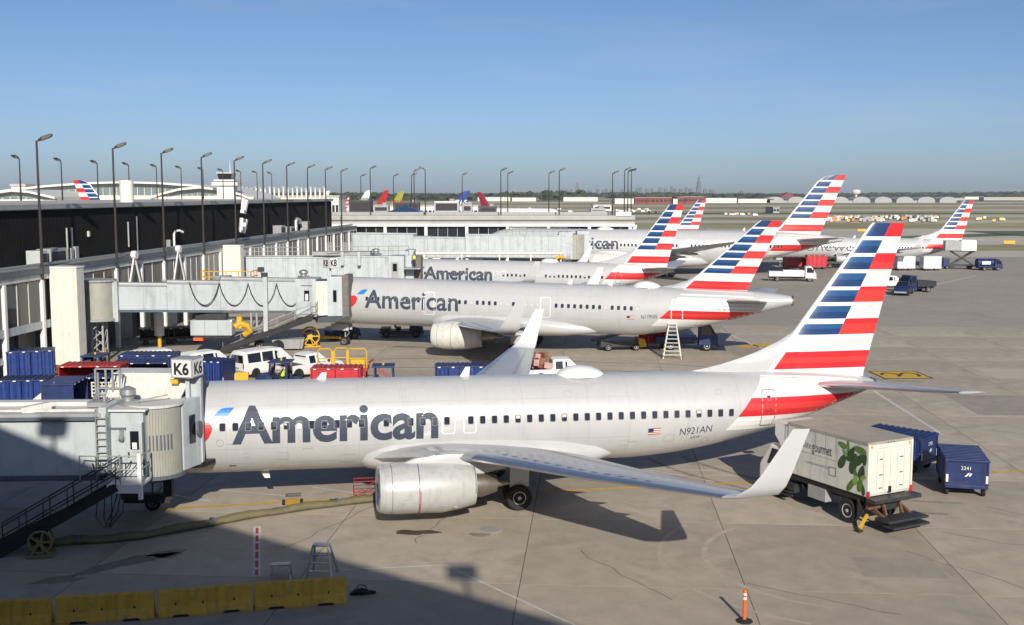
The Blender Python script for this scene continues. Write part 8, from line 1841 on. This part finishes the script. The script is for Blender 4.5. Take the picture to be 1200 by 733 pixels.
# yellow ground loader under the second airliner
yl = thing('belt_loader', 'dark belt loader with a yellow nose under the belly of the second airliner', 'loader', (9.6, 97.0, 0), R(8)); q = MB(); q.box(-2.0, -.8, .35, 1.4, .8, .85); q.build('body', DKSTEEL, yl, bevel=.04); q = MB(); q.prism([(1.4, -.7, .3), (2.2, -.7, .3), (2.0, -.7, 1.0), (1.4, -.7, 1.1)], (0, 1.4, 0)); q.build('nose', YELLOW, yl, bevel=.05); q = MB(); q.bar((-2.6, 0, .9), (1.9, 0, 1.9), .8, .18); q.build('conveyor', DKSTEEL, yl)
for x in (-1.3, 1.2):
    for sy in (-.75, .75): wheel(yl, (x, sy, .32), .32, .2)
# wheel chocks at the near main wheels, red wire rack by the duct hose end
for x, y, lab in ((-.75, 47.0, 'yellow chock before the near main wheel'), (.65, 47.25, 'yellow chock behind the near main wheel')):
    pass
rk = thing('wire_rack', 'small red wire rack left of the nearest engine', 'rack', (-6.7, 49.4, 0), R(10)); q = MB()
for z in (.15, .75):
    for a, b in (((-.5, -.3), (.5, -.3)), ((.5, -.3), (.5, .3)), ((.5, .3), (-.5, .3)), ((-.5, .3), (-.5, -.3))): q.bar((*a, z), (*b, z), .03)
for x in (-.5, .5):
    for y in (-.3, .3): q.bar((x, y, 0), (x, y, .75), .03)
q.build('frame', CART_RED, rk)
for y, c in ((0, 0),): q = MB(); q.bar((-.5, -.3, .15), (.5, -.3, .75), .03); q.build('brace', CART_RED, rk)
# roof plant on the end pier
for k, (px, w, h, m, lab) in enumerate(((424, 4.5, 2.6, DKSTEEL, 'dark plant unit on the pier roof left of the blue skylight'), (448, 3.0, 1.6, GREYBOX, 'grey plant unit on the pier roof behind the skylight peak'), (478, 5.0, 2.2, DKSTEEL, 'dark plant unit on the pier roof right of the blue skylight'), (524, 5.0, 2.4, STEEL, 'steel plant unit on the pier roof under the navy tail'), (548, 2.0, 1.8, GREYBOX, 'small grey plant unit right of the steel one on the pier roof'), (572, 3.5, 1.4, DKSTEEL, 'low dark plant unit on the pier roof toward the middle'), (700, 3.0, 1.0, GREYBOX, 'low grey plant unit near the right end of the pier roof'))):
    Y = 226; t = thing('roof_unit', lab, 'air conditioner', ((px - 600) / 1300 * Y, Y, 9.76), 0, 'plant on the pier roof'); q = MB(); q.box(-w / 2, -1.5, .2, w / 2, 1.5, h); q.build('casing', m, t, bevel=.08); q = MB(); q.box(-w / 2 + .3, -1.53, .5, w / 2 - .3, -1.5, h - .4); q.build('grille', BLACK, t); q = MB(); q.cyl((w * .2, 0, h), (w * .2, 0, h + .5), .6, n=12); q.build('fan_cowl', GREYBOX, t)
    q = MB(); q.box(-w / 2 + .2, -1.2, 0, w / 2 - .2, 1.2, .2); q.build('curb', DKSTEEL, t)
# ------------------------------------------------------------------ haze over the whole field
hz = bpy.data.materials.new('haze'); hz.use_nodes = True; n_ = hz.node_tree; n_.nodes.clear()
pv = n_.nodes.new('ShaderNodeVolumePrincipled'); pv.inputs['Color'].default_value = (.80, .88, 1.0, 1); pv.inputs['Density'].default_value = HAZE_DENSITY; pv.inputs['Anisotropy'].default_value = 0.0
mo = n_.nodes.new('ShaderNodeOutputMaterial'); n_.links.new(pv.outputs[0], mo.inputs['Volume'])
mb = MB(); mb.box(-9200, -160, -1.6, 9200, 10000, 135); ho = mb.build('haze', hz); ho['kind'] = 'stuff'
